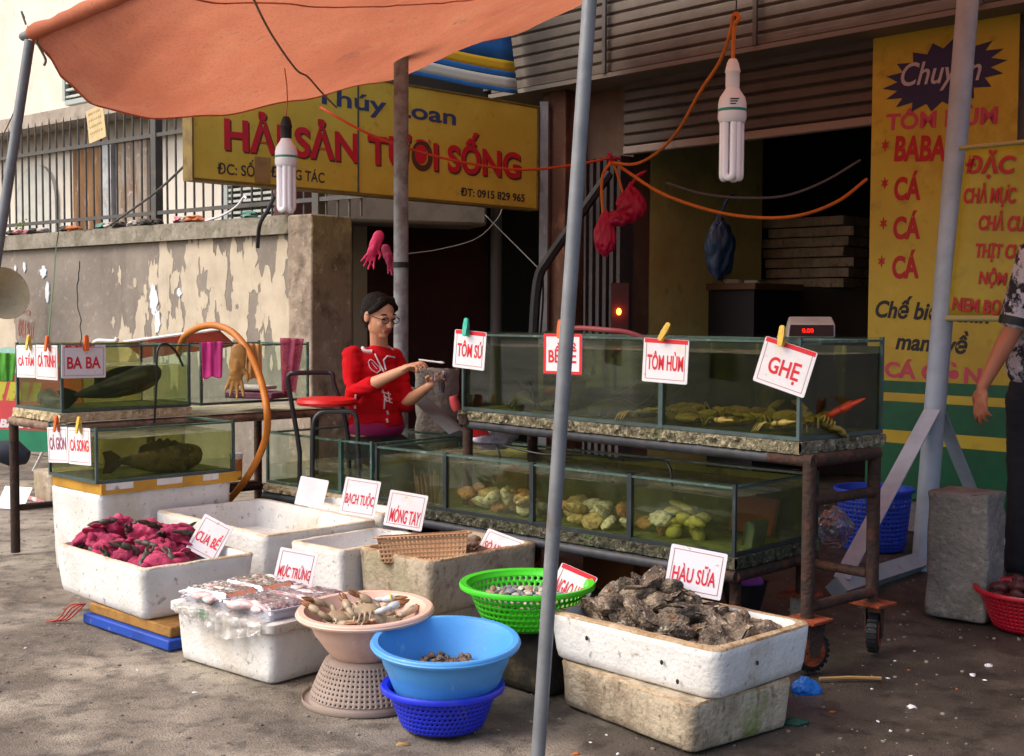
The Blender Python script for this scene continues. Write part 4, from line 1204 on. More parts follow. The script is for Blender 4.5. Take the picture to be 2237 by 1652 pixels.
# ------------------------------------------------------------------ price cards and pegs
def card(text, q, P, n, label, style='thin', colr=None, box=(.12, .88, .30, .72), shear=0, bold=.038, group='price cards', rot=None):
    """q: four picture corners tl,tr,br,bl on the card's plane"""
    n = V(n).normalized()
    W4 = [onpl(p[0], p[1], P, n) for p in q]
    cen = sum(W4, V()) / 4
    x = ((W4[1] - W4[0]) + (W4[2] - W4[3])); w = x.length / 2; x.normalize()
    y = n.cross(x).normalized()
    h = ((W4[0] - W4[3]).dot(y) + (W4[1] - W4[2]).dot(y)) / 2
    t = thing('price_card', label, 'price card', mtx=frame(cen, x, y, n), group=group)
    b_ = MB()
    ring = rrect(-w / 2, w / 2, -h / 2, h / 2, .006, .5, 3)
    b_.prism([(p.x, p.y) for p in ring], -.0035, 0)
    b_.build('board', m_card, t, ang=0)
    b_ = MB()
    def fr(i0, i1, z=.0006):
        X0, Y0, X1, Y1 = w / 2 - i0, h / 2 - i0, w / 2 - i1, h / 2 - i1
        for (a, b2_, c2, d2) in ((-X0, X0, Y1, Y0), (-X0, X0, -Y0, -Y1), (-X0, -X1, -Y1, Y1), (X1, X0, -Y1, Y1)):
            b_.box(min(a, b2_), max(a, b2_), min(c2, d2), max(c2, d2), .0, z)
    if style == 'thick':
        fr(.0, .011); b_.build('red_border', m_sred, t, ang=0)
    elif style != 'plain':
        fr(.012, .0138); b_.build('thin_border', m_cline, t, ang=0)
    if style == 'red_top':
        b_ = MB(); b_.box(-w / 2 + .004, w / 2 - .004, h / 2 - .017, h / 2 - .001, 0, .0009); b_.build('red_stripe', m_sred, t, ang=0)
    if style == 'torn_top':
        b_ = MB()
        for k in range(9):
            x0 = -w * .42 + k * w * .075
            b_.box(x0, x0 + w * .07, h / 2 - .013 + .003 * (k % 3), h / 2 - .001, 0, .0009)
        b_.build('red_stripe', m_sred, t, ang=0)
    if text:
        x0, x1, y0, y1 = box
        txt(text, w * (x1 - x0), h * (y1 - y0), colr or m_sred, 'lettering', t,
            M.Translation((w * ((x0 + x1) / 2 - .5), h * ((y0 + y1) / 2 - .5), .0002)), bold=bold, shear=shear, depth=.0012)
    return t
def peg(px, py, P, n, m, label, L=.06, tilt=0):
    n = V(n).normalized()
    cen = onpl(px, py, P, n) + n * .006
    up = V((0, 0, 1)); up = (up - n * up.dot(n)).normalized()
    x = up.cross(n)
    up2 = up * math.cos(R(tilt)) + x * math.sin(R(tilt)); x2 = up2.cross(n)
    t = thing('clothes_peg', label, 'clothes peg', mtx=frame(cen, x2, up2, n), group='clothes pegs on the price cards')
    for s_ in (-1, 1):
        b_ = MB()
        k = L / .06
        pr = [(-.008, -.030), (-.0035, -.034), (.0035, -.034), (.008, -.030), (.0095, 0), (.008, .026), (.004, .030), (-.004, .030), (-.008, .026), (-.0095, 0)]
        mt = M.Rotation(R(-9 * s_), 4, 'X') @ M.Translation((0, 0, s_ * .0058))
        b_.prism([(p[0] * k, p[1] * k) for p in pr], -.0042, .0042, mtx=mt)
        b_.box(-.004 * k, .004 * k, .004 * k, .022 * k, .0042 * s_ - .0012, .0042 * s_ + .0012, mtx=mt)
        b_.build('prong', m, t, bevel=.0012)
    b_ = MB(); b_.tube([(-.012 * k, -.006 * k, 0), (.012 * k, -.006 * k, 0)], .0052 * k, 10); b_.build('spring', m_steel, t)
    return t

X45 = V((math.cos(R(-45)), math.sin(R(-45)), 0)); Y45 = V((-X45.y, X45.x, 0))
ulP = V((-2.21, 6.13, .9)); lbP = V((-1.918, 5.75, .6))
urX = V((math.cos(R(-49)), math.sin(R(-49)), 0)); urY = V((-urX.y, urX.x, 0)); urP = V((1.009, 4.38, 1.0)) - urY * .016
# cards on the left tanks
cards = [
 ('CÁ TẦM', [(34, 756), (76, 753), (78, 827), (39, 823)], ulP - Y45 * .014, -Y45, 'narrow CÁ TẦM card under a yellow peg, leftmost of all the cards', 'thin', (.1, .92, .36, .78)),
 ('CÁ TRÌNH', [(79, 754), (126, 754), (124, 832), (78, 827)], ulP - Y45 * .014, -Y45, 'narrow CÁ TRÌNH card under an orange peg beside the BA BA card', 'thin', (.1, .92, .36, .80)),
 ('BA BA', [(136, 754), (232, 753), (230, 825), (133, 827)], ulP + X45 * .014, X45, 'wide BA BA card under an orange peg on the upper left tank', 'torn_top', (.12, .88, .28, .64)),
 ('CÁ GIÒN', [(103, 933), (147, 933), (148, 1011), (106, 1011)], lbP - Y45 * .014, -Y45, 'faded CÁ GIÒN card under an orange peg on the lower left tank', 'thin', (.1, .92, .36, .80)),
 ('CÁ SONG', [(149, 935), (197.5, 935), (197.5, 1019), (149, 1012)], lbP - Y45 * .014, -Y45, 'CÁ SONG card under a yellow peg on the lower left tank', 'thin', (.1, .92, .36, .76)),
]
m_plum = mat('faded_plum_ink', '8d4a6a', rough=.6)
for (t_, q, P, n, lb_, st_, bx) in cards:
    card(t_, q, P, n, lb_, st_, m_plum if 'GIÒN' in t_ else None, bx, bold=.022)
UC = [
 ('TÔM SÚ', [(993, 719.5), (1062.5, 726), (1057.5, 811), (989.5, 801)], 'TÔM SÚ card with red top under a teal peg', 'red_top', (.12, .9, .30, .74)),
 ('BỀ BỀ', [(1186.5, 731), (1272, 728), (1270, 821), (1189, 814)], 'BỀ BỀ card with thick red border partly behind the thin pole', 'thick', (.13, .86, .28, .78)),
 ('TÔM HÙM', [(1406, 737.5), (1505, 744), (1501, 841), (1403, 832.6)], 'TÔM HÙM card with red top under a slanted yellow peg', 'red_top', (.1, .9, .28, .72)),
 ('GHẸ', [(1670, 732), (1782.5, 770.5), (1759, 871), (1647.5, 832.6)], 'tilted GHẸ card with red top under a yellow peg at the tank corner', 'red_top', (.2, .8, .18, .66)),
]
for (t_, q, lb_, st_, bx) in UC:
    card(t_, q, urP, -urY * .6 + V((0, -.8, 0)) * .4, lb_, st_, None, bx, bold=.02)
# cards standing in the boxes: leaning back a little, facing the street
def facing(Y, lean=15, yaw=-20):
    return V((math.sin(R(yaw)) * math.cos(R(lean)), -math.cos(R(yaw)) * math.cos(R(lean)), math.sin(R(lean))))
def bc(t_, q, Y, lb_, st_='thin', bx=(.12, .88, .24, .70), lean=18, yaw=-5, bold=.016, colr=None, shear=0):
    cx_ = sum(p[0] for p in q) / 4; cy_ = sum(p[1] for p in q) / 4
    return card(t_, q, atY(cx_, cy_, Y), facing(Y, lean, yaw), lb_, st_, colr, bx, bold=bold, shear=shear)
bc('CUA BỂ', [(455, 1123), (513, 1159), (465, 1226), (398, 1196)], 5.14, 'tilted CUA BỂ card standing in the box of pink wrapped crabs', bx=(.1, .86, .3, .72))
bc('MỰC TRỨNG', [(615, 1196), (696, 1209), (677.5, 1288), (593, 1270)], 4.80, 'MỰC TRỨNG card standing behind the packed squid', bx=(.08, .92, .12, .60))
bc('', [(661, 1041), (722, 1050), (701, 1113), (639, 1099.5)], 5.62, 'blank back of a white card, left of the BẠCH TUỘC card', 'plain')
bc('BẠCH TUỘC', [(757, 1041), (833, 1053), (817, 1133), (739, 1121)], 5.55, 'BẠCH TUỘC card between the blank card and the MÓNG TAY card', bx=(.1, .9, .22, .66))
bc('MÓNG TAY', [(858, 1070), (942, 1085), (914, 1160), (832, 1146)], 5.42, 'cream tinted MÓNG TAY card standing above the beige basket', bx=(.12, .9, .12, .60))
bc('SÒ HUYẾT', [(1074, 1158), (1152, 1184), (1110, 1244), (1028, 1210)], 5.20, 'SÒ HUYẾT card sunk in the tan box of cockles', bx=(.1, .88, .34, .74), lean=40)
bc('NGAO HOA', [(1230, 1230), (1309, 1263), (1268, 1342), (1190, 1306)], 4.20, 'NGAO HOA card with red top standing in the green colander', 'red_top', (.08, .92, .22, .62), lean=25)
bc('HÀU SỮA', [(1471, 1189), (1595, 1211), (1569, 1313), (1446, 1286)], 3.98, 'speckled HÀU SỮA card standing in the heap of oysters', bx=(.1, .86, .24, .66))
# pegs
for (px, py, P, n, m, lb_, tilt) in (
    (65, 748, ulP - Y45 * .02, -Y45, m_yel, 'yellow peg holding the narrow CÁ TẦM card', 3),
    (106, 750, ulP - Y45 * .02, -Y45, m_ora, 'orange peg holding the narrow CÁ TRÌNH card', -4),
    (187, 749, ulP + X45 * .02, X45, m_ora, 'orange peg holding the wide BA BA card', 2),
    (126, 925, lbP - Y45 * .02, -Y45, m_ora, 'orange peg holding the faded CÁ GIÒN card', 0),
    (175, 928, lbP - Y45 * .02, -Y45, m_yel, 'yellow peg holding the CÁ SONG card', 4)):
    peg(px, py, P, n, m, lb_, .075, tilt)
for (px, py, m, lb_, tilt) in ((1020, 714, m_teal, 'teal peg holding the TÔM SÚ card', 3), (1226, 718, m_ora, 'orange peg behind the thin pole holding the BỀ BỀ card', 0), (1454, 724, m_yel, 'slanted yellow peg holding the TÔM HÙM card', 28), (1709, 733, m_yel, 'yellow peg holding the tilted GHẸ card', 4)):
    peg(px, py, urP - urY * .008, -urY * .6 + V((0, -.8, 0)) * .4, m, lb_, .07, tilt)
# ------------------------------------------------------------------ oysters
m_oy = mat('muddy_oyster_shell', '655749', [('332b25', 14, .46, .60, .85), ('988772', 22, .50, .64, .85), ('cdc2b0', 45, .60, .68, .9), ('7a5430', 9, .58, .70, .8)], rough=.5, bump=.6, bscale=110, spec=.55, rvar=.2)
def oyster_mesh(seed):
    rr = random.Random(seed * 17)
    b_ = MB(); nr, na = 16, 46
    o_ = V((seed * 3.1, seed * 1.7, seed))
    hx = rr.uniform(-.25, .1)
    ph = rr.uniform(0, 6)
    for s_ in (1, -1):
        vs, fs = [], []
        Hs = (.34 if s_ > 0 else .50) * rr.uniform(.8, 1.25)
        off = V((rr.uniform(-.04, .04), rr.uniform(-.04, .04), 0))
        for i in range(nr + 1):
            r_ = i / nr
            for k in range(na):
                a = 2 * math.pi * k / na
                ol = 1 + .20 * NZ.noise(V((math.cos(a) * 1.4, math.sin(a) * 1.4, seed * 5 + s_ * .3))) + .09 * NZ.noise(V((math.cos(a) * 4, math.sin(a) * 4, seed + s_)))
                ol += .035 * math.sin(a * 11 + ph + 2 * NZ.noise(V((a, seed, 0)))) * r_
                x = r_ * math.cos(a); y = r_ * math.sin(a)
                ly = r_ * 4.2 + .9 * NZ.noise(V((math.cos(a) * 1.5, math.sin(a) * 1.5, seed * 2 + s_)))
                fr_ = ly - math.floor(ly)
                z = s_ * (Hs * (1 - r_ ** 2.2) + .05 * fr_ + .018)
                wv = .07 * math.sin(a * 5 + ph) * r_ ** 2 + .05 * NZ.noise(V((x * 3, y * 3, seed))) 
                grow = 1 + .06 * fr_
                q = V((x * ol * grow, y * ol * grow * (.66 - .16 * x), z + wv + .16 * (x + hx) ** 2 * s_ * 0 + .14 * x * x - .10 * y * y))
                q += off * (1 if s_ > 0 else 0)
                q += V((NZ.noise(q * 7 + o_), NZ.noise(q * 7 - o_), NZ.noise(q * 9 + o_))) * .035
                vs.append(q * .061)
        for i in range(nr):
            for k in range(na):
                k2 = (k + 1) % na
                fs.append((i * na + k, i * na + k2, (i + 1) * na + k2, (i + 1) * na + k))
        # inner face of the valve close behind
        n0 = len(vs)
        vs += [V((v.x * .93, v.y * .93, v.z - s_ * .0012)) for v in vs[nr * na:(nr + 1) * na]]
        fs += [(nr * na + k, nr * na + (k + 1) % na, n0 + (k + 1) % na, n0 + k) for k in range(na)]
        fs.append(tuple(n0 + k for k in range(na)))
        b_.add(vs, fs)
    ob = b_.build('tmp', m_oy, ang=50)
    me = ob.data; bpy.data.objects.remove(ob); me.name = 'oyster'
    return me
OM = [oyster_mesh(k + 1) for k in range(9)]
r3 = random.Random(11)
def oy_h(x, y):
    return   .268 + .135 * math.exp(-((x + .46) / .17) ** 2 - ((y - .24) / .17) ** 2) + .025 * math.exp(-((x + .22) / .14) ** 2 - ((y - .26) / .14) ** 2)
placed = []
tries = 0
while tries < 9000 and len(placed) < 150:
    tries += 1
    x, y = r3.uniform(-.605, -.085), r3.uniform(.09, .415)
    h = oy_h(x, y)
    z = h - (0 if r3.random() < .7 else r3.uniform(.03, .055))
    p = V((x, y, z))
    if all((p - q).length > .054 for q in placed):
        placed.append(p)
for i, p in enumerate(placed):
    me = OM[r3.randrange(9)]
    o = bpy.data.objects.new('oyster', me); COL.objects.link(o)
    s_ = r3.uniform(.82, 1.18)
    o.matrix_world = ow @ M.Translation(p) @ M.Rotation(r3.uniform(0, 6.28), 4, 'Z') @ M.Rotation(r3.gauss(.1, .55), 4, 'X') @ M.Rotation(r3.gauss(0.1, .45), 4, 'Y') @ M.Scale(s_, 4)
    tag(o, 'muddy brown oyster heaped in the white foam box in the right foreground', 'oyster', 'oysters heaped in the foreground foam box')

# ------------------------------------------------------------------ basins and colanders
def pbasin(name, label, loc, R1, R0, H, m, t=.004, lip=.018, rings=(), tilt=(0, 0), seg=64, cat='basin', extra=None, floorz=.0):
    b_ = MB()
    pr = [(.001, .0), (R0 * .9, .0), (R0, .012)]
    n_ = 8
    for k in range(1, n_ + 1):
        u = k / n_
        r_ = R0 + (R1 - R0) * (u ** .82)
        for (ru, rd) in rings:
            if abs(u - ru) < .5 / n_: r_ += rd
        pr.append((r_, .012 + (H - .012) * u))
    pr += [(R1 + lip, H + .004), (R1 + lip + .003, H - .004), (R1 + lip + .001, H - .011), (R1 + lip + .004, H - .004), (R1 + lip * .8, H + .007), (R1 - .002, H + .006)]
    # inner wall
    for k in range(n_, 0, -1):
        u = k / n_
        pr.append((R0 + (R1 - R0) * (u ** .82) - t - .001, .014 + (H - .014) * u - .001))
    pr += [(R0 - .008, .012), (.001, .008)]
    b_.lathe(pr, seg)
    o_ = b_.build(name, m, loc=loc, ang=50)
    o_.rotation_euler = (R(tilt[0]), R(tilt[1]), 0)
    return tag(o_, label, cat)

def perf_cells(b_, P, nu, nv, hole=.62, skipv=(), rnd_holes=True):
    """P(u,v) -> point; cells with a hole"""
    for j in range(nv):
        for i in range(nu):
            sh_ = .5 * (j % 2) if rnd_holes else 0
            def Q(a, c_):
                return P((i + sh_ + a) / nu, (j + c_) / nv)
            outer = [(0, 0), (.5, 0), (1, 0), (1, .5), (1, 1), (.5, 1), (0, 1), (0, .5)]
            ov = [Q(*q) for q in outer]
            iv = [Q(.5 + hole * .5 * math.cos(t), .5 + hole * .5 * math.sin(t)) for t in [R(-135 + 45 * k) for k in range(8)]]
            b_.add(ov + iv, [(k, (k + 1) % 8, 8 + (k + 1) % 8, 8 + k) for k in range(8)])
def colander(name, label, loc, R1, R0, H, m, seg=52, rows=6, hole=.6, lip=.016, flip=False, tilt=(0, 0), cat='colander', th=.0035, sq=False):
    t = thing(name, label, cat, loc)
    t.rotation_euler = (R(tilt[0]), R(tilt[1]), 0)
    b_ = MB()
    zt_, zb2 = (H, 0)
    def P(u, v):
        a = 2 * math.pi * u
        vv = .08 + .80 * v
        r_ = R0 + (R1 - R0) * vv ** .85
        z = zb2 + (zt_ - zb2) * vv
        if flip: z = H - z
        return V((r_ * math.cos(a), r_ * math.sin(a), z))
    perf_cells(b_, P, seg, rows, hole, rnd_holes=not sq)
    w_ = b_.build('perforated_wall', m, t, ang=50, solid=th)
    b_ = MB()
    def Z(z): return H - z if flip else z
    rr = lambda vv: R0 + (R1 - R0) * vv ** .85
    b_.lathe([(rr(.88), Z(H * .88)), (R1, Z(H)), (R1 + lip, Z(H + .003)), (R1 + lip + .004, Z(H - .004)), (R1 + lip + .002, Z(H - .014)), (R1 + lip - .002, Z(H - .004)), (R1 - .001, Z(H - .004)), (rr(.88) - .003, Z(H * .88))], 64)
    b_.build('rim', m, t, ang=50)
    b_ = MB(); b_.lathe([(rr(.08), Z(H * .08)), (R0, Z(.004)), (R0 * .9, Z(0)), (.001, Z(0)), (.001, Z(.004)), (R0 * .9, Z(.005)), (rr(.08) - .004, Z(H * .08))], 52)
    b_.build('base', m, t, ang=50)
    return t
m_lblue = mat('light_blue_plastic', '4f9be0', [('3f86c8', 2.5, .42, .65, .4), ('9cc0e4', 26, .63, .70, .5, (1, 1, .3)), ('5f7480', 7, .60, .74, .45)], rough=.42, spec=.5, bump=.05, bscale=90)
m_dblue = mat('deep_blue_plastic', '1b2fd0', [('1626a8', 4, .45, .65, .5), ('4a5696', 9, .60, .74, .5)], rough=.4)
m_pinkp = mat('pale_pink_plastic', 'dcb9a8', [('cda593', 3, .42, .65, .6), ('a87e6a', 6, .56, .70, .6, (1, 1, .5)), ('efd8ca', 30, .62, .7, .4)], rough=.45)
m_gplas = mat('bright_green_plastic', '3fc41f', [('33a81a', 4, .45, .65, .5), ('6f9a50', 9, .60, .74, .5)], rough=.38)
m_gbask = mat('dusty_grey_plastic', '8d7d72', [('a1918a', 3, .42, .65, .7), ('6e5f56', 9, .56, .7, .6)], rough=.7)
m_beige = mat('beige_plastic', 'c49a74', [('a97f5c', 4, .45, .65, .6)], rough=.5)
bc0 = onz(967, 1586)
colander('colander', 'deep blue colander under the light blue basin', (bc0.x, bc0.y, 0), .170, .118, .132, m_dblue, 60, 7, .5, tilt=(0, 0))
bl0 = atY(974, 1500, bc0.y + .02)
lbz = .088
pbasin('basin', 'light blue basin holding a few snails in the foreground', (bl0.x, bl0.y, lbz), .208, .148, .175, m_lblue, rings=((.62, .003), (.75, .0015)), tilt=(4.5, 0))
pk0 = onz(800, 1524)
colander('colander', 'dusty grey colander upside down under the pale pink basin', (pk0.x, pk0.y, 0), .190, .125, .142, m_gbask, 64, 8, .45, flip=True, sq=True)
pbasin('basin', 'pale pink basin of tan crabs on the upturned grey colander', (pk0.x, pk0.y, .143), .200, .115, .150, m_pinkp, rings=((.5, .003),), lip=.022, tilt=(2.5, -1))
gr0 = V((.055, 4.16, .216))
colander('colander', 'bright green colander of small clams on the blackened block', gr0, .205, .135, .145, m_gplas, 58, 6, .62, lip=.02)
# beige rectangular basket
def rect_basket(name, label, mtx, L, Wd, H, m, nu=22, nv=6, hole=.55, fl=.02):
    t = thing(name, label, 'basket', mtx=mtx)
    b_ = MB()
    def side(a, c_, n_):
        a, c_ = V(a), V(c_)
        cen = V((0, 0, 0))
        def P(u, v):
            u = min(1, max(0, u))
            p = a.lerp(c_, u); k = 1 + fl * (v - 1) * 4
            return V((p.x * k, p.y * k, H * v))
        perf_cells(b_, P, n_, nv, hole, rnd_holes=False)
    x, y = L / 2, Wd / 2
    side((-x, -y, 0), (x, -y, 0), nu); side((x, -y, 0), (x, y, 0), int(nu * Wd / L)); side((x, y, 0), (-x, y, 0), nu); side((-x, y, 0), (-x, -y, 0), int(nu * Wd / L))
    b_.build('perforated_wall', m, t, solid=.003, ang=40)
    b_ = MB(); k = 1 - fl * 4
    b_.box(-x * k, x * k, -y * k, y * k, 0, .003); b_.build('base', m, t)
    b_ = MB()
    for (x0, x1, y0, y1) in ((-x - .014, x + .014, -y - .014, -y + .002), (-x - .014, x + .014, y - .002, y + .014), (-x - .014, -x + .002, -y + .002, y - .002), (x - .002, x + .014, -y + .002, y - .002)):
        b_.box(x0, x1, y0, y1, H - .006, H)
    b_.build('rim', m, t, bevel=.002)
    return t
bpos = atY(925, 1222, 4.98)
rect_basket('basket', 'beige perforated basket lying in the grimy tan foam box', M.Translation((bpos.x, bpos.y + .06, .262)) @ rotz(2) @ M.Rotation(R(-3), 4, 'Y') @ M.Rotation(R(-8), 4, 'X'), .36, .20, .105, m_beige)
# back right blue basket and red basket
bb = onz(1921, 1206)
colander('basket', 'tall blue laundry basket behind the braced post', (bb.x, bb.y + .12, 0), .200, .165, .33, m_dblue if False else mat('mid_blue_plastic', '2a49c8', rough=.4), 46, 11, .5, lip=.012, cat='basket', sq=True)
m_rplas = mat('crimson_plastic', 'b5172c', [('8d1022', 5, .45, .65, .6)], rough=.4)
rb = V((2.10, 5.0, 0))
colander('basket', 'crimson basket of dark shells at the right edge', rb, .205, .135, .165, m_rplas, 54, 8, .5, lip=.014, cat='basket', sq=True)

# ------------------------------------------------------------------ shells
def shell_mesh(seed, L=1.0, ribs=11, amp=.06, flat=.45):
    bm = bmesh.new(); bmesh.ops.create_icosphere(bm, subdivisions=4, radius=1.0)
    o_ = V((seed * 2.3, seed, 1))
    for v in bm.verts:
        p = v.co.copy()
        q = V((p.x * 1.0, p.y * .74 * (1 + .15 * p.x), p.z * flat * (1 - .25 * p.x)))
        a = math.atan2(p.y, p.x + 1.05)
        q *= 1 + amp * math.cos(a * ribs * 2) + .14 * NZ.noise(q * 1.7 + o_) + .05 * NZ.noise(q * 5 + o_)
        q.z -= .10 * math.copysign(1, p.z) * max(0, 1 - abs(p.z) * 9) * .4
        v.co = q
    me = bpy.data.meshes.new('shell'); bm.to_mesh(me); bm.free()
    me.polygons.foreach_set('use_smooth', [True] * len(me.polygons))
    return me
m_cl = [mat('tan_shell', 'c0a478', [('6d5034', 2.2, .46, .62, .75), ('c9b694', 3, .52, .68, .8), ('5a4430', 7, .58, .66, .6, (1, 4, 4))], rough=.6, bump=.3, bscale=12),
        mat('white_shell', 'ddd3c2', [('8d7b62', 2.5, .48, .64, .8), ('70604c', 7, .58, .66, .6, (1, 4, 4))], rough=.55, bump=.3, bscale=12),
        mat('orange_shell', 'bd855a', [('75452a', 2.5, .46, .62, .8), ('c79a70', 5, .56, .68, .7)], rough=.6, bump=.3, bscale=12)]
SH = []
for k in range(6):
    me = shell_mesh(k + 3); me.materials.append(m_cl[k % 3]); SH.append(me)
r4 = random.Random(5)
def put(me, name, label, cat, group, mtx):
    o_ = bpy.data.objects.new(name, me); COL.objects.link(o_); o_.matrix_world = mtx
    return tag(o_, label, cat, group)
lrM = LF(LR[0], LR[1])
cl_l = ('tan ribbed clam on the floor of the lower right tank', 'white ribbed clam on the floor of the lower right tank', 'orange brown clam on the floor of the lower right tank')
pts_ = []
k = 0
while k < 46:
    x, y = r4.uniform(-1.52, -.40), r4.uniform(.045, .24)
    lay = 0
    for q in pts_:
        if math.hypot(q[0] - x, q[1] - y) < .062: lay = max(lay, q[2] + 1)
    if lay > 1 or any(abs(x + 2.04 * d) < .05 for d in (.242, .5, .763)): 
        k += .2; continue
    pts_.append((x, y, lay)); k += 1
    i = len(pts_)
    put(SH[i % 6], 'clam', cl_l[(i % 6) % 3], 'clam', 'clams in the lower right tank', lrM @ M.Translation((x, y, .366 + .042 + lay * .042)) @ M.Rotation(r4.uniform(0, 6.3), 4, 'Z') @ M.Rotation(r4.gauss(0, .5), 4, 'X') @ M.Rotation(r4.gauss(0, .4), 4, 'Y') @ M.Scale(r4.uniform(.042, .056), 4))
# pale yellow soft clump in the next compartment
cm = MB()
for i in range(20):
    cm.ell((r4.uniform(-.09, .09), r4.uniform(-.05, .05), .03 + r4.uniform(0, .08)), (r4.uniform(.02, .05), r4.uniform(.015, .035), r4.uniform(.012, .03)), 12, 8, mtx=M.Rotation(r4.uniform(-.4, .4), 4, 'Y'))
m_soft = mat('yellow_green_flesh', 'a39a4a', [('858040', 20, .45, .65, .7)], rough=.6, bump=.3)
cq = cm.build('sea_snail_clump', m_soft, mtx=lrM @ M.Translation((-.33, .16, .366 + .006)))
tag(cq, 'pale yellow green clump of shellfish flesh in the lower right tank', 'shellfish')
o = MB(); o.box(-.1, .1, -.012, .012, 0, .15)
tag(o.build('roof_tile', mat('terracotta_tile', '9a5535', [('7c432b', 8, .45, .65, .7)], rough=.9), mtx=lrM @ M.Translation((-.20, .42, .378)) @ M.Rotation(R(-18), 4, 'X')), 'terracotta tile leaning inside the right end of the lower tank', 'tile')
o = MB(); o.box(-.055, .055, -.002, .002, 0, .10); o.box(-.05, -.046, -.05, .0, 0, .1)
tag(o.build('clear_divider', clear_mat('milky_plastic', 'c8d2c4', .2, 'b8c4b8', .45), mtx=lrM @ M.Translation((-.06, .22, .378)) @ rotz(70) @ M.Rotation(R(14), 4, 'X')), 'small milky plastic sheet standing in the right end of the lower tank', 'plastic sheet')
# razor clams bundle
m_raz = mat('brown_razor_shell', '6a4a38', [('8c6a50', 12, .48, .66, .7, (1, 1, .3)), ('3c2a22', 20, .54, .68, .7)], rough=.6)
for i in range(13):
    b = MB(); L_ = r4.uniform(.12, .165)
    b.tube([(0, 0, 0), (.002, 0, L_ * .5), (.0, 0, L_)], [.0085, .0095, .008], 10, flat=.6)
    o = b.build('razor_clam', m_raz, mtx=lrM @ M.Translation((-1.79 + (i % 7) * .02, .05 + (i // 7) * .022, .380)) @ M.Rotation(r4.gauss(0, .09), 4, 'Y') @ M.Rotation(r4.gauss(0, .09), 4, 'X'))
    tag(o, 'long brown razor clam standing upright in the lower right tank', 'razor clam', 'razor clams standing in the lower tank')
# small clams in the green colander
m_sm = [mat('small_clam_a', 'b9b3a4', [('6a6a68', 60, .5, .62, .8)], rough=.5), mat('small_clam_b', '6b7078', [('a9a79e', 60, .54, .64, .8)], rough=.5), mat('small_clam_c', 'a98e76', [('70584a', 60, .5, .64, .7)], rough=.5)]
SS = []
for k in range(6):
    me = shell_mesh(k + 20, ribs=3, amp=.015, flat=.42); me.materials.append(m_sm[k % 3]); SS.append(me)
sl_ = ('pale grey small clam in the green colander', 'dark blue grey small clam in the green colander', 'light brown small clam in the green colander')
n = 0; used = []
for i in range(900):
    a, rr = r4.uniform(0, 6.28), math.sqrt(r4.random()) * .165
    p = V((rr * math.cos(a), rr * math.sin(a), .088 + .018 * (1 - (rr / .165) ** 2) + r4.uniform(-.006, .006)))
    if all((p - q).length > .021 for q in used):
        used.append(p); n += 1
        put(SS[n % 6], 'clam', sl_[(n % 6) % 3], 'clam', 'small clams in the green colander', M.Translation(gr0 + p) @ M.Rotation(r4.uniform(0, 6.3), 4, 'Z') @ M.Rotation(r4.gauss(0, .6), 4, 'X') @ M.Scale(r4.uniform(.016, .021), 4))
    if n > 120: break
# cockles in the tan box
dbM = LF(*DB)
SC2 = []
m_ck = mat('brown_cockle', '7d6352', [('55433a', 40, .48, .64, .8), ('a58f7c', 60, .58, .7, .6)], rough=.7, bump=.3, bscale=120)
for k in range(3):
    me = shell_mesh(k + 40, ribs=13, amp=.05, flat=.6); me.materials.append(m_ck); SC2.append(me)
used = []
for i in range(700):
    p = V((r4.uniform(-.40, -.05), r4.uniform(.30, .56), .255 + r4.uniform(0, .03)))
    if all((p - q).length > .03 for q in used):
        used.append(p)
        put(SC2[i % 3], 'cockle', 'brown ribbed cockle heaped in the grimy tan foam box', 'cockle', 'cockles in the tan foam box', dbM @ M.Translation(p) @ M.Rotation(r4.uniform(0, 6.3), 4, 'Z') @ M.Rotation(r4.gauss(0, .6), 4, 'X') @ M.Scale(r4.uniform(.019, .025), 4))
    if len(used) > 75: break
# snails in the light blue basin
def snail_mesh(seed):
    b_ = MB(); P, rs = [], []
    for k in range(30):
        t = k / 29; a = t * 4.2 * math.pi
        rr = .55 * (1 - t) ** 1.0
        P.append((rr * math.cos(a), rr * math.sin(a), 1.0 * t - .3)); rs.append(.48 * (1 - t * .85))
    b_.tube(P, rs, 10)
    me = b_.build('tmp', m_sn, ang=70).data
    ob = [o_ for o_ in COL.objects if o_.data == me][0]; bpy.data.objects.remove(ob)
    return me
m_sn = mat('brown_snail', '6d5846', [('4a3b30', 8, .45, .62, .8), ('96806a', 20, .55, .68, .7)], rough=.5)
SN = [snail_mesh(k) for k in range(2)]
used = []
LBM = M.Translation((bl0.x, bl0.y, lbz)) @ M.Rotation(R(4.5), 4, 'X')
for i in range(800):
    a, rr = r4.uniform(0, 6.28), math.sqrt(r4.random()) * .115
    p = V((rr * math.cos(a) * 1.1 - .01, rr * math.sin(a) * 1.1 + .02, .062 + r4.uniform(0, .018) + .022 * (1 - rr / .115)))
    if all((p - q).length > .022 for q in used):
        used.append(p)
        put(SN[i % 2], 'sea_snail', 'small brown sea snail on the bottom of the light blue basin', 'sea snail', 'sea snails in the light blue basin', LBM @ M.Translation(p) @ M.Rotation(r4.uniform(0, 6.3), 4, 'Z') @ M.Rotation(r4.uniform(.5, 2.4), 4, 'X') @ M.Scale(r4.uniform(.013, .018), 4))
    if len(used) > 70: break
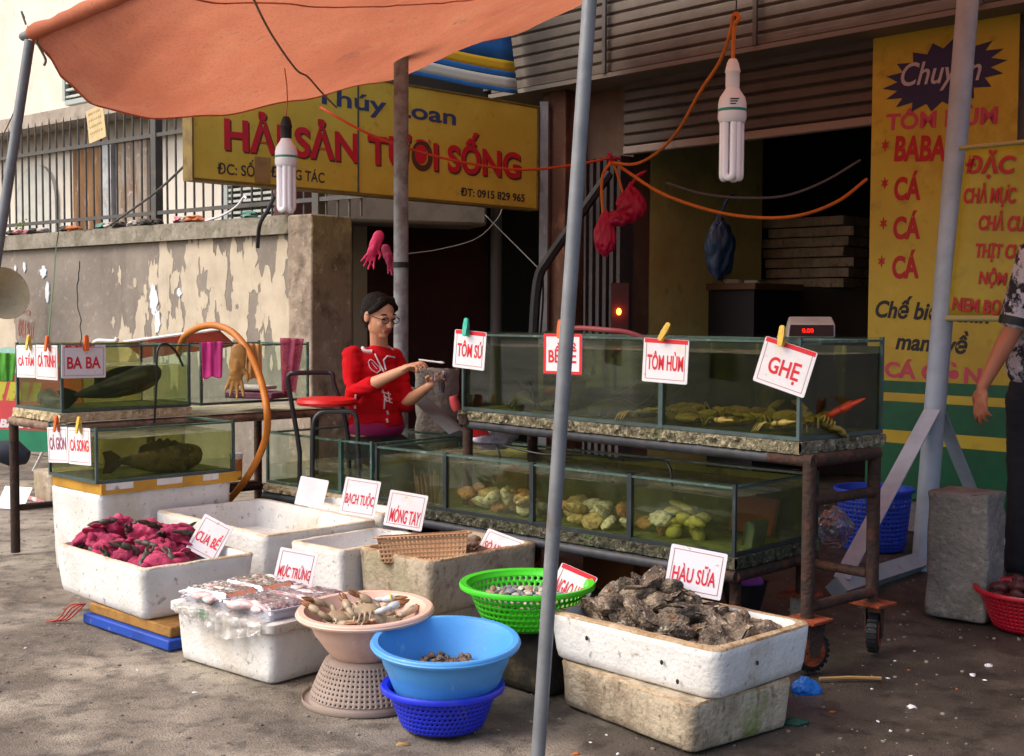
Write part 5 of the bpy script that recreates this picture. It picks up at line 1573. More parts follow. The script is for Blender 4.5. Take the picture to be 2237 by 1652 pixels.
# shells in the crimson basket
m_rd = mat('dark_red_shell', '4a2226', [('2a2022', 14, .45, .62, .8), ('b04048', 9, .58, .7, .8)], rough=.6)
RS = []
for k in range(3):
    me = shell_mesh(k + 60, ribs=5, amp=.04, flat=.6); me.materials.append(m_rd); RS.append(me)
used = []
for i in range(500):
    a, rr = r4.uniform(0, 6.28), math.sqrt(r4.random()) * .15
    p = V((rr * math.cos(a), rr * math.sin(a), .12 + .08 * (1 - (rr / .16) ** 2) + r4.uniform(-.01, .01)))
    if all((p - q).length > .05 for q in used):
        used.append(p)
        put(RS[i % 3], 'shell', 'dark red shell heaped in the crimson basket', 'shell', 'shells in the crimson basket', M.Translation(rb + p) @ M.Rotation(r4.uniform(0, 6.3), 4, 'Z') @ M.Rotation(r4.gauss(0, .6), 4, 'X') @ M.Scale(r4.uniform(.03, .042), 4))
# green things in the blue laundry basket
for i in range(8):
    b = MB(); b.ell((0, 0, 0), (.07, .045, .03), 12, 8)
    o = b.build('green_mango', mat('yellow_green_skin', '8fae2a', rough=.5) if i == 0 else bpy.data.materials['yellow_green_skin'], mtx=M.Translation((bb.x + r4.uniform(-.09, .09), bb.y + .12 + r4.uniform(-.09, .09), .19 + .03 * (i % 3))) @ rotz(r4.uniform(0, 180)))
    tag(o, 'yellow green lump in the tall blue laundry basket', 'produce', 'yellow green lumps in the blue basket')

# ------------------------------------------------------------------ crabs
def crab(name, label, mtx, m, mclaw, mtip, group, S=1.0, wrap=None, seed=0, legs=True, band=None):
    t = thing(name, label, 'crab', mtx=mtx, group=group)
    rr = random.Random(seed)
    b_ = MB()
    bm = bmesh.new(); bmesh.ops.create_icosphere(bm, subdivisions=3, radius=1)
    for v in bm.verts:
        p = v.co.copy(); a = math.atan2(p.y, p.x)
        k = 1 + .06 * abs(math.sin(a * 7)) * (p.y > 0) + .12 * max(0, abs(p.x) - .7)
        v.co = V((p.x * .075 * k, p.y * .05 * k, p.z * .024 + .006 * (1 - p.x * p.x) + .002 * NZ.noise(p * 4))) * S
    me = bpy.data.meshes.new('carapace'); bm.to_mesh(me); bm.free(); me.materials.append(m)
    obj('carapace', me, t, 60)
    for s_ in (-1, 1):
        b_ = MB()
        b_.tube(curve([(s_ * .055 * S, .03 * S, 0), (s_ * .085 * S, .055 * S, .012 * S), (s_ * .08 * S, .085 * S, .014 * S)], 5), [r_ * S for r_ in (.010, .011, .012, .013, .013, .012, .012, .012, .012, .012, .012)], 10)
        b_.ell((s_ * .062 * S, .108 * S, .014 * S), (.020 * S, .034 * S, .016 * S), 12, 8, mtx=M.Translation((s_ * .062 * S, .108 * S, 0)) @ M.Rotation(s_ * .5, 4, 'Z') @ M.Translation((-s_ * .062 * S, -.108 * S, 0)))
        cw = b_.build('claw', mclaw, t, ang=60)
        b_ = MB()
        for q in (-1, 1):
            b_.tube(curve([(s_ * .048 * S + q * .008 * S, .132 * S, .014 * S), (s_ * .038 * S + q * .015 * S, .158 * S, .014 * S), (s_ * .022 * S + q * .004 * S, .182 * S, .014 * S)], 4), [.0085 * S * k for k in (1, .95, .9, .85, .75, .65, .5, .3, .1)], 8)
        b_.build('pincer', mtip, cw, ang=60)
        if legs:
            for k in range(4):
                b_ = MB(); yy = .02 - .022 * k
                b_.tube(curve([(s_ * .06 * S, yy * S, 0), (s_ * .105 * S, (yy - .012) * S, .022 * S), (s_ * .135 * S, (yy - .03) * S, -.015 * S)], 4), [.0065 * S, .0065 * S, .006 * S, .006 * S, .0055 * S, .005 * S, .004 * S, .003 * S, .0015 * S], 7)
                b_.build('leg', m, t, ang=60)
    if wrap:
        bm = bmesh.new(); bmesh.ops.create_icosphere(bm, subdivisions=4, radius=1)
        o_ = V((seed * 1.9, seed, 2))
        for v in bm.verts:
            p = v.co.copy()
            r_ = 1 + .34 * NZ.noise(p * 1.6 + o_) + .20 * NZ.noise(p * 4 + o_) + .08 * abs(NZ.noise(p * 9 + o_))
            v.co = V((p.x * .092 * r_, p.y * .080 * r_, p.z * .056 * r_)) * S + V((0, .025 * S, .014 * S))
        me = bpy.data.meshes.new('cloth_wrap'); bm.to_mesh(me); bm.free(); me.materials.append(wrap)
        obj('cloth_wrap', me, t, 70)
        for q in range(2):
            b_ = MB(); a = rr.uniform(0, 6.28)
            P = curve([(.04 * math.cos(a) * S, .04 * math.sin(a) * S, .035 * S), (.075 * math.cos(a) * S, .07 * math.sin(a) * S, .06 * S), (.105 * math.cos(a + .3) * S, .10 * math.sin(a + .3) * S, .045 * S)], 4)
            b_.tube(P, [.012 * S, .014 * S, .018 * S, .02 * S, .022 * S, .022 * S, .02 * S, .016 * S, .006 * S], 8, flat=.4)
            b_.build('cloth_end', wrap, t, ang=70)
    if band:
        b_ = MB(); b_.lathe([(.02 * S, -.004 * S), (.023 * S, 0), (.02 * S, .004 * S)], 18, mtx=M.Translation((-.055 * S, .115 * S, .014 * S)) @ M.Rotation(R(90), 4, 'X')); b_.build('rubber_band', band, t)
    return t
m_gcrab = mat('grey_green_crab', '444239', [('5c5748', 12, .48, .64, .7), ('2f2d2a', 30, .54, .68, .7)], rough=.45)
m_wrap = mat('crimson_pink_cloth', 'b03a5e', [('8c2548', 6, .45, .62, .7), ('d0587a', 14, .55, .7, .6), ('6d2a3e', 30, .6, .72, .5)], rough=.85, bump=.35, bscale=90)
cuM = LF(*CU)
r5 = random.Random(21)
cpos = [(-.66, .12, .06), (-.64, .24, .09), (-.57, .12, .05), (-.60, .36, .05), (-.50, .30, .07), (-.48, .12, .03), (-.40, .22, .03), (-.40, .38, .07), (-.30, .12, .01), (-.28, .26, .02), (-.18, .13, .0), (-.19, .24, .0), (-.10, .13, -.01), (-.36, .40, .03), (-.54, .40, .03)]
for i, (x, y, dz) in enumerate(cpos):
    crab('mud_crab', 'grey green crab bound in crimson cloth in the left foam box', cuM @ M.Translation((x, y, .238 + dz)) @ M.Rotation(r5.uniform(0, 6.3), 4, 'Z') @ M.Rotation(r5.gauss(0, .35), 4, 'X') @ M.Rotation(r5.gauss(0, .35), 4, 'Y'), m_gcrab, m_gcrab, m_gcrab, 'cloth bound crabs in the left foam box', S=.84, wrap=m_wrap, seed=i, legs=False)
m_bcrab = mat('mottled_blue_crab', 'a08e74', [('b8a890', 20, .48, .62, .8), ('75706a', 34, .54, .66, .7), ('8a5f3c', 9, .6, .7, .7)], rough=.4)
m_bclaw = mat('pale_blue_claw', 'b9bfc4', [('7f8ba4', 26, .57, .68, .7), ('d2cfc6', 14, .52, .66, .7)], rough=.35)
m_btip = mat('brown_claw_tip', '8a5a38', [('4a2f24', 30, .5, .65, .7)], rough=.4)
pkM = M.Translation((pk0.x, pk0.y, .143))
for i, (x, y, z, rz_, rx) in enumerate([(-.04, -.03, .098, 200, 14), (.07, -.02, .105, 130, -12), (-.05, .06, .105, 20, -5), (.05, .06, .11, 300, 10), (.0, .0, .142, 285, 10), (-.09, .02, .11, 90, 24), (.03, -.05, .125, 60, 30)]):
    lb_ = 'tan crab with pale blue white banded claws in the pale pink basin' if i in (1, 4) else 'mottled tan crab with tan claws lying in the pale pink basin'
    crab('swimming_crab', lb_, pkM @ M.Translation((x, y, z)) @ rotz(rz_) @ M.Rotation(R(rx), 4, 'X'), m_bcrab, m_bclaw if i in (1, 4) else m_bcrab, m_btip, 'crabs in the pale pink basin', S=.8, seed=i, band=m_yel if i in (1, 4) else None)
# crabs on the floor of the upper tank
m_ycrab = mat('straw_yellow_crab', '94803c', [('6f5f2e', 14, .46, .62, .8), ('b3a05c', 24, .55, .68, .7)], rough=.5)
urM = LF(*UR)
for i in range(11):
    x = -.84 + .078 * i + r5.uniform(-.02, .02)
    crab('tank_crab', 'straw yellow crab on the floor of the upper dark tank', urM @ M.Translation((x, .09 + .07 * (i % 3) + r5.uniform(-.02, .02), .855 + .012 * (i % 3))) @ M.Rotation(r5.uniform(0, 6.3), 4, 'Z') @ M.Rotation(r5.gauss(0, .2), 4, 'X'), m_ycrab, m_ycrab, m_ycrab, 'crabs on the floor of the upper dark tank', S=.78, seed=i)
m_rcrab = mat('red_orange_crab', 'c2401c', [('8f2d18', 14, .5, .66, .6)], rough=.45)
crab('tank_crab', 'red orange crab with raised claws at the right end of the upper tank', urM @ M.Translation((-.06, .22, .875)) @ rotz(-60) @ M.Rotation(R(25), 4, 'X'), m_ycrab, m_rcrab, m_rcrab, 'crabs on the floor of the upper dark tank', S=.95, seed=31)
m_lob = mat('dark_lobster', '2c3330', [('47402f', 12, .5, .66, .8)], rough=.5)
for i, (x, y) in enumerate([(-1.02, .12), (-1.12, .25), (-1.32, .12), (-1.45, .24), (-1.6, .13), (-1.74, .26)]):
    t = thing('lobster', 'dark green lobster on the dim floor of the upper tank', 'lobster', mtx=urM @ M.Translation((x, y, .856)) @ rotz(r5.uniform(-40, 40)), group='lobsters in the upper dark tank')
    b = MB(); b.tube(curve([(-.11, 0, 0), (-.04, 0, .012), (.03, 0, .014), (.09, 0, .004)], 5), [.02, .024, .027, .03, .032, .034, .036, .036, .035, .034, .03, .026, .02, .014, .01, .006][:16], 12); b.build('body', m_lob, t, ang=60)
    for s_ in (-1, 1):
        b = MB(); b.tube(curve([(.07, s_ * .02, 0), (.22, s_ * .09, .06), (.30, s_ * .16, .12)], 5), .0018, 5); b.build('feeler', m_lob, t)
        b = MB()
        for k in range(4):
            b.tube([(.04 - .03 * k, s_ * .025, 0), (.045 - .03 * k, s_ * .06, .012), (.04 - .03 * k, s_ * .075, -.018)], .004, 6)
        b.build('legs', m_lob, t)

# ------------------------------------------------------------------ fish
def fish(name, label, mtx, L, H, T, m, mf, spiny=True, cat='fish'):
    t = thing(name, label, cat, mtx=mtx)
    b_ = MB(); n_, sg = 26, 18
    vs, fs = [], []
    for i in range(n_ + 1):
        u = i / n_
        k = max(.02, (math.sin(math.pi * min(1, u ** .62)) ** .8) * (1 - .25 * u) + .10 * u * (u > .5))
        if u > .86: k = max(.16, k)
        hh = H * .5 * k; tt = T * .5 * k
        for q in range(sg):
            a = 2 * math.pi * q / sg
            vs.append((-L * u, tt * math.cos(a), hh * math.sin(a) - (.10 * H * math.sin(math.pi * u))))
    for i in range(n_):
        for q in range(sg):
            fs.append((i * sg + q, i * sg + (q + 1) % sg, (i + 1) * sg + (q + 1) % sg, (i + 1) * sg + q))
    fs.append(tuple(range(sg))); fs.append(tuple(n_ * sg + q for q in range(sg)))
    b_.add(vs, fs); b_.build('body', m, t, ang=60)
    def fin(nm, pl, y=0, tilt=0):
        b2_ = MB(); b2_.prism([(p[0], p[1]) for p in pl], -.003, .003, mtx=M.Translation((0, y, 0)) @ M.Rotation(R(90 + tilt), 4, 'X')); b2_.build(nm, mf, t, ang=0)
    zs = []
    for k in range(12):
        u = .25 + .5 * k / 11
        zs.append((-L * u, H * (.36 + (.26 if k % 2 == 0 and spiny else .16) * math.sin(math.pi * (k + .6) / 12))))
    fin('dorsal_fin', [(-L * .22, H * .2)] + zs + [(-L * .78, H * .1)])
    fin('tail_fin', [(-L * .97, H * .12), (-L * 1.08, H * .34), (-L * 1.17, H * .30), (-L * 1.14, 0), (-L * 1.17, -H * .36), (-L * 1.08, -H * .36), (-L * .97, -H * .14)])
    for s_ in (-1, 1):
        fin('pectoral_fin', [(-L * .30, -H * .1), (-L * .40, -H * .02), (-L * .47, -H * .2), (-L * .40, -H * .34)], s_ * T * .46, s_ * 20)
        b2_ = MB(); b2_.ell((-L * .085, s_ * T * .23, H * .06), (.009, .006, .009), 10, 7); b2_.build('eye', m_black, t)
    return t
ulM = LF((-2.21, 6.13), -45)
m_cat = mat('dark_grey_fish', '3f433f', [('787a6e', 2.6, .50, .60, .85, (.35, .6, 5)), ('22262a', 9, .5, .64, .8), ('8a8a7c', 30, .62, .70, .6)], rough=.4, bump=.2, bscale=160)
m_catf = mat('dark_fin', '2b2e2f', rough=.5)
fish('big_fish', 'large dark grey fish slanting upward in the upper left tank', ulM @ M.Translation((-.10, .60, .766 + .19)) @ rotz(90) @ M.Rotation(R(-13), 4, 'Y'), .50, .15, .10, m_cat, m_catf, False)
fish('big_fish', 'second dark fish lying along the left pane of the upper left tank', ulM @ M.Translation((-.42, .08, .766 + .06)) @ rotz(172), .34, .09, .07, m_cat, m_catf, False)
lbM = LF((-1.918, 5.75), -45)
m_grp = mat('brown_mottled_fish', '6e5c36', [('342b1c', 11, .47, .56, .95), ('a08a56', 18, .56, .66, .8), ('2c2418', 40, .58, .66, .7)], rough=.5, bump=.3, bscale=160)
m_grpf = mat('brown_fin', '45391f', [('2b2419', 20, .48, .62, .7)], rough=.6)
fish('grouper', 'brown spotted grouper with spiny back in the lower left tank', lbM @ M.Translation((-.10, .62, .4665 + .088)) @ rotz(90), .46, .155, .09, m_grp, m_grpf)
# ------------------------------------------------------------------ packed squid on the lidded box
wlM = LF(*WL)
m_sq = mat('pinkish_squid', 'd8b8b8', [('b87470', 9, .50, .64, .8), ('ece2e4', 14, .48, .62, .9), ('9a5450', 24, .62, .72, .7)], rough=.3, bump=.3, bscale=60, spec=.6)
m_tray = mat('milky_tray', 'b9bcc9', [('9fa2b2', 8, .45, .65, .6)], rough=.4)
m_film = clear_mat('cling_film', 'f2f2f6', .22, 'e8e6ee', .22, rough=.08, nscale=22, nlo=.5, nhi=.62)
r6 = random.Random(4)
def squid_mesh(seed):
    b_ = MB(); L_ = .15
    n_ = 14; P, rs = [], []
    for k in range(n_ + 1):
        u = k / n_
        P.append((L_ * u, .012 * math.sin(u * 4 + seed), .004 * math.sin(u * 7 + seed)))
        rs.append(max(.003, .024 * (math.sin(math.pi * min(1, .12 + u * .8)) ** .7) * (1 if u < .75 else 1 - (u - .75) * 1.6)))
    b_.tube(P, rs, 12, flat=.7)
    for k in range(5):
        a = (k - 2) * .28
        Q = curve([(0, .006 * (k - 2), 0), (-.03, .012 * (k - 2) + .01 * math.sin(seed + k), .006), (-.065, .016 * (k - 2) + .02 * math.sin(seed * 2 + k), -.004)], 4)
        b_.tube(Q, [.009 - .005 * q / (len(Q) - 1) for q in range(len(Q))], 7)
    return b_
SQM = []
for k in range(4):
    o_ = squid_mesh(k).build('squid', m_sq, ang=70); SQM.append(o_.data); bpy.data.objects.remove(o_)
def squid_pack(label, cx_, cy_, rz_, L=.25, Wd=.158, z=.2185):
    t = thing('squid_pack', label, 'squid pack', mtx=wlM @ M.Translation((cx_, cy_, z)) @ rotz(rz_), group='packs of squid on the lidded foam box')
    b_ = MB()
    ring = rrect(-L / 2, L / 2, -Wd / 2, Wd / 2, .02, .04)
    n_ = len(ring); vs = []
    for (k, zz) in ((.93, .0), (1, .036), (.97, .037), (.91, .006)):
        vs += [(p.x * k, p.y * k, zz) for p in ring]
    fs = [(i * n_ + q, i * n_ + (q + 1) % n_, (i + 1) * n_ + (q + 1) % n_, (i + 1) * n_ + q) for i in range(3) for q in range(n_)] + [tuple(range(n_ - 1, -1, -1)), tuple(3 * n_ + q for q in range(n_))]
    b_.add(vs, fs); b_.build('tray', m_tray, t)
    for i in range(16):
        y = -Wd * .43 + Wd * .86 * ((i % 8) / 7); flip = 180 if (i // 8) else 0
        x = (-.02 if not flip else .02) + r6.uniform(-.02, .02)
        x0 = -.045 if not flip else .045
        o_ = bpy.data.objects.new('squid', SQM[i % 4]); COL.objects.link(o_); o_.parent = t
        o_.matrix_local = M.Translation((x0 + r6.uniform(-.02, .01), y, .027 + .006 * (i // 8) + r6.uniform(-.003, .003))) @ rotz(flip + r6.uniform(-14, 14)) @ M.Rotation(r6.uniform(-.3, .3), 4, 'X') @ M.Scale(r6.uniform(.85, 1.05), 4)
    b_ = MB()
    def f(u, v):
        x, y = (u - .5) * L * 1.02, (v - .5) * Wd * 1.03
        e = max(abs(u - .5), abs(v - .5)) * 2
        zz = .050 + .005 * NZ.noise(V((u * 7, v * 7, cx_ * 9))) + .004 * NZ.noise(V((u * 19, v * 19, cx_ * 9)))
        return (x, y, zz * (1 - max(0, e - .82) / .18 * .55))
    b_.grid(f, 26, 22); b_.build('cling_film', m_film, t, ang=50)
    return t
squid_pack('rear left pack of pink squid in cling film on the lidded box', -.395, .095, 3)
squid_pack('near left pack of pink squid in cling film on the lidded box', -.13, .095, -3)
squid_pack('rear right pack of pink squid in cling film on the lidded box', -.39, .262, -2)
squid_pack('near right pack of pink squid in cling film by the pink basin', -.125, .265, 4)
b = MB()
def shf(u, v):
    x = -.50 + .49 * u; s_ = v * .20
    n_ = .009 * NZ.noise(V((u * 7, v * 5, 1))) + .007 * abs(NZ.noise(V((u * 16 + v * 9, v * 7 - u * 4, 4)))) + .003 * abs(NZ.noise(V((u * 34 - v * 20, v * 14, 4))))
    if s_ < .12:
        return (x, .10 - s_, .2215 + abs(n_) * 1.2)
    d = s_ - .12
    d *= .45 + .55 * math.sin(max(0, (u - .05)) * 3.0) ** 2
    return (x + .2 * n_, -.024 - .010 * abs(math.sin(u * 26 + 2 * NZ.noise(V((u * 6, 0, 0))))) - abs(n_) - .1 * d, .220 - d)
b.grid(shf, 90, 30)
o = b.build('plastic_sheet', clear_mat('crumpled_plastic', 'f4f4f6', .40, 'f4f0ea', .42, rough=.14, nscale=9, nlo=.42, nhi=.62), ang=35, mtx=wlM)
tag(o, 'crumpled clear plastic sheet under the squid packs hanging over the lid edge', 'plastic sheet')

# ------------------------------------------------------------------ figures
def blob(name, prims, m, parent, vox=.006, smooth=5, fold=0.0, fs=14.0, label=None):
    b_ = MB()
    for p in prims:
        if p[0] == 'c':
            pts = [q[0] for q in p[1]]; rs = [q[1] for q in p[1]]
            if len(pts) == 2:
                pts = [pts[0], V(pts[0]).lerp(V(pts[1]), .5), pts[1]]; rs = [rs[0], (rs[0] + rs[1]) / 2, rs[1]]
            b_.tube(pts, rs, 14)
            for q, r_ in zip(pts, rs):
                b_.ell(q, (r_, r_, r_), 14, 9)
        else:
            _, cc, rad, rot = p
            b_.ell((0, 0, 0), rad, 20, 14, mtx=M.Translation(cc) @ rot)
    o_ = b_.build('tmp', m, merge=False, ang=0)
    md = o_.modifiers.new('r', 'REMESH'); md.mode = 'VOXEL'; md.voxel_size = vox
    ms = o_.modifiers.new('s', 'SMOOTH'); ms.iterations = smooth; ms.factor = .5
    dg = bpy.context.evaluated_depsgraph_get()
    me = bpy.data.meshes.new_from_object(o_.evaluated_get(dg))
    bpy.data.objects.remove(o_)
    if fold:
        me.calc_loop_triangles()
        ns = [v.normal.copy() for v in me.vertices]
        for v, n_ in zip(me.vertices, ns):
            v.co += n_ * fold * (NZ.noise(v.co * fs) + .6 * NZ.noise(V((v.co.x * fs * .6, v.co.y * fs * .6, v.co.z * fs * 3.2))))
    me.materials.clear(); me.materials.append(m)
    me.polygons.foreach_set('use_smooth', [True] * len(me.polygons))
    me.name = name
    ob = bpy.data.objects.new(name, me); COL.objects.link(ob)
    if parent is not None:
        ob.parent = parent; upd(); ob.matrix_parent_inverse = parent.matrix_world.inverted()
    if label: ob['label'] = label
    return ob
def basis(f, u):
    f = V(f).normalized(); u = V(u); u = (u - f * u.dot(f)).normalized(); s_ = u.cross(f)   # her left
    m_ = M.Identity(4)
    for i, a in enumerate((f, s_, u)):
        for k in range(3): m_[k][i] = a[k]
    return m_
def hand(prims, wrist, d, pn, side, curl, thumb=.6, S=1.0, spread=.12):
    """d: direction wrist->knuckles, pn: palm normal, side: +1/-1 thumb side along pn x d"""
    d, pn = V(d).normalized(), V(pn).normalized(); pn = (pn - d * pn.dot(d)).normalized()
    ac = pn.cross(d) * side              # towards the thumb
    w_ = V(wrist)
    rot = M.Identity(4)
    for i, a in enumerate((d, ac, pn)):
        for k in range(3): rot[k][i] = a[k]
    prims.append(('e', w_ + d * .045 * S, (.046 * S, .036 * S, .015 * S), rot))
    prims.append(('c', [(w_ - d * .01, .021 * S), (w_ + d * .03 * S, .022 * S)]))
    for i, (o_, l_) in enumerate(((.027, .9), (.009, 1.0), (-.009, .94), (-.026, .76))):
        base = w_ + d * (.082 - .004 * abs(i - 1)) * S + ac * o_ * S
        cu = curl[i] if isinstance(curl, (list, tuple)) else curl
        pts = [(base, .0088 * S)]
        a = cu * .5; p = base
        for sgl, rr in ((.040, .0085), (.026, .0078), (.021, .0068)):
            dd = d * math.cos(a) + pn * math.sin(a) + ac * (spread * (o_ / .027))
            p = p + dd.normalized() * sgl * l_ * S
            pts.append((p, rr * S)); a += cu
        prims.append(('c', pts))
    tb_ = w_ + d * .022 * S + ac * .028 * S
    t1 = tb_ + (d * .55 + ac * .6 + pn * thumb).normalized() * .038 * S
    t2 = t1 + (d * .9 + ac * .05 + pn * thumb).normalized() * .03 * S
    prims.append(('c', [(tb_, .012 * S), (t1, .0105 * S), (t2, .0085 * S)]))

m_skin = mat('warm_skin', 'cf9d7e', [('c08868', 6, .42, .65, .4)], rough=.5, spec=.35)
m_hair = mat('black_brown_hair', '120e0c', [('2a201a', 60, .5, .7, .7, (1, 1, .15))], rough=.6, spec=.2, bump=.5, bscale=180)
m_jack = mat('red_jersey', 'c8141f', [('ab0f1a', 4, .45, .68, .6)], rough=.9, spec=.15, bump=.2, bscale=300)
m_trim = mat('white_trim', 'dcd6dc', rough=.7)
YW = 6.5
def wp(px, py, dd=0): return atY(px, py, YW + dd)
tf = V((.62, -.78, 0)).normalized(); ts = V((-tf.y, tf.x, 0))        # facing, her left
if ts.dot(V((1, 0, 0))) < 0: ts = -ts
Pb = wp(822, 945, .03)
wo = thing('person', 'seated woman in a red jacket and glasses lifting a spoon over a plastic cup', 'person', (Pb.x, Pb.y, 0))
TB = basis(tf, (0, 0, 1))
chest = V((Pb.x, Pb.y, .965)) + tf * .01
neck = V((Pb.x, Pb.y, 1.115)) + tf * .015 + ts * .0
# torso points shifted so that the picture position holds
shR = wp(763, 770, -.06); shL = wp(868, 776, .14)
shc = (shR + shL) / 2
elR = wp(772, 858, -.14); wrR = wp(878, 809, -.27)
elL = wp(885, 882, .06); wrL = wp(934, 846, -.10)
hc = wp(829, 690, -.03)
nb = wp(828, 762, .03)
body = []
body.append(('e', shc.lerp(Pb, .05) - V((0, 0, .02)), (.075, .120, .06), TB))
body.append(('e', shc.lerp(Pb, .38), (.092, .135, .15), TB))
body.append(('e', shc.lerp(Pb, .72), (.09, .125, .13), TB))
body.append(('e', Pb + V((0, 0, .02)), (.11, .155, .10), TB))
body.append(('c', [(nb - V((0, 0, .03)), .06), (nb + V((0, 0, .02)), .047), (hc - V((0, 0, .06)) - tf * .01, .046)]))
body.append(('c', [(shR + ts * .016 - V((0, 0, .016)), .034), (shR.lerp(elR, .5), .036), (elR, .035), (elR.lerp(wrR, .35), .035), (wrR, .022)]))
body.append(('c', [(shL - ts * .016 - V((0, 0, .016)), .034), (shL.lerp(elL, .5), .036), (elL, .035), (elL.lerp(wrL, .35), .034), (wrL, .022)]))
hf = V((.66, -.70, -.22)).normalized()
HB = basis(hf, (-.06, .05, 1))
hu = V((HB[0][2], HB[1][2], HB[2][2])); hs_ = V((HB[0][1], HB[1][1], HB[2][1]))
def hp(f, s_, u): return hc + hf * f + hs_ * s_ + hu * u
body += [('e', hp(-.012, 0, .03), (.090, .072, .078), HB), ('e', hp(.022, 0, -.025), (.066, .062, .078), HB), ('e', hp(.050, 0, -.086), (.026, .028, .022), HB),
         ('e', hp(.060, .03, -.028), (.022, .022, .024), HB), ('e', hp(.060, -.03, -.028), (.022, .022, .024), HB),
         ('e', hp(.078, 0, .012), (.012, .045, .018), HB), ('e', hp(.094, 0, -.034), (.015, .0125, .012), HB), ('c', [(hp(.084, 0, .004), .0075), (hp(.098, 0, -.030), .0095)]),
         ('e', hp(.074, 0, -.064), (.016, .024, .012), HB),
         ('e', hp(-.012, .072, -.008), (.020, .010, .030), HB), ('e', hp(-.012, -.072, -.008), (.020, .010, .030), HB),
         ('e', hp(.0, 0, -.06), (.05, .052, .045), HB)]
dR = (wp(903, 796, -.30) - wrR)
hand(body, wrR, dR, V((.2, .1, -1)), -1, (.55, .7, .85, .95), thumb=.9, S=.92, spread=.05)
dL = (wp(952, 834, -.12) - wrL)
hand(body, wrL, dL + V((0, -.0, .0)), V((.55, -.55, .35)), 1, (.62, .6, .58, .55), thumb=.7, S=.92, spread=.1)
blob('body', body, m_skin, wo, vox=.0045, smooth=3)
# jacket
jk = [('e', shc - V((0, 0, .03)), (.092, .150, .07), TB), ('e', shc.lerp(Pb, .35), (.112, .152, .16), TB), ('e', shc.lerp(Pb, .66), (.112, .148, .15), TB), ('e', Pb + V((0, 0, .06)), (.118, .160, .085), TB),
      ('c', [(shR + ts * .016 - V((0, 0, .016)), .055), (shR.lerp(elR, .5), .050), (elR, .047), (elR.lerp(wrR, .36), .043)]),
      ('c', [(shL - ts * .016 - V((0, 0, .016)), .055), (shL.lerp(elL, .5), .049), (elL, .046)]),
      ('c', [(nb - V((0, 0, .05)), .075), (nb - V((0, 0, .018)), .062)])]
jo = blob('jacket', jk, m_jack, wo, vox=.006, smooth=4, fold=.010, fs=15)
us = blob('undershirt', [('e', Pb + V((0, 0, .03)), (.120, .164, .085), TB)], mat('magenta_shirt', '9a1f5c', rough=.8), wo, vox=.008)
m_nav = mat('dark_navy_cloth', '15161f', rough=.8)
hipR, hipL = Pb - ts * .085, Pb + ts * .085
kR, kL = hipR + tf * .38 - V((0, 0, .15)), hipL + tf * .38 - V((0, 0, .15))
blob('trousers', [('e', Pb - V((0, 0, .05)), (.118, .16, .09), TB)] + [('c', [(h_ - V((0, 0, .07)), .082), (k_, .060), (V((k_.x, k_.y, .28)), .052), (V((k_.x, k_.y, .06)) + tf * .0, .045)]) for h_, k_ in ((hipR, kR), (hipL, kL))], m_nav, wo, vox=.009)
for k_ in (kR, kL):
    b = MB(); b.ell((0, 0, 0), (.12, .045, .035), 16, 10, mtx=M.Translation(V((k_.x, k_.y, .035)) + tf * .06) @ TB)
    world(b.build('sandal', m_black, wo), wo)
from mathutils.bvhtree import BVHTree
def bvh(o_):
    me = o_.data
    return BVHTree.FromPolygons([v.co.copy() for v in me.vertices], [tuple(p.vertices) for p in me.polygons])
jb = bvh(jo)
def surf(px, py, tree, lift=.002):
    d = ray(px, py)
    h = tree.ray_cast(CP, d)
    return (h[0] - d * lift) if h[0] is not None else None
def trim(nm, pts, r_, m, tree, parent, flat=.5):
    Q = []
    for (a, b2_) in zip(pts, pts[1:]):
        for k in range(6):
            t = k / 6
            s_ = surf(a[0] + (b2_[0] - a[0]) * t, a[1] + (b2_[1] - a[1]) * t, tree)
            if s_ is not None: Q.append(s_)
    s_ = surf(*pts[-1], tree)
    if s_ is not None: Q.append(s_)
    if len(Q) > 2:
        b_ = MB(); b_.tube(Q, r_, 6); return world(b_.build(nm, m, parent), parent)
trim('collar', [(787, 735), (790, 750), (794, 766), (804, 768), (813, 768)], .011, m_trim, jb, wo)
trim('collar', [(845, 756), (852, 760), (858, 765)], .008, m_trim, jb, wo)
trim('white_piping', [(819, 773), (825, 786), (832, 800), (839, 813)], .0045, m_trim, jb, wo)
trim('white_piping', [(862, 781), (846, 778), (838, 787), (843, 809)], .0045, m_trim, jb, wo)
trim('embroidery', [(804.6, 791), (807, 801), (812, 808), (823, 815), (832, 809), (828, 801), (822, 796), (815, 788), (809, 785), (805, 790)], .0024, m_trim, jb, wo)
trim('embroidery', [(812, 792), (818, 800), (824, 806)], .002, m_trim, jb, wo)
for (a, c_) in (((834, 856), (853, 862)), ((838, 866), (856, 872)), ((842, 874), (857, 880)), ((836, 852), (845, 878)), ((848, 856), (852, 880))):
    trim('printed_motif', [a, c_], .003, m_trim, jb, wo)
trim('zip', [(841, 869), (840, 880), (839, 893)], .004, m_trim, jb, wo)
for (x, y) in ((847, 902), (846, 919)):
    trim('toggle', [(x - 1, y - 4), (x, y), (x + 1, y + 4)], .006, m_trim, jb, wo)
trim('side_stripe', [(777, 862), (776, 878), (776, 893)], .006, m_trim, jb, wo)
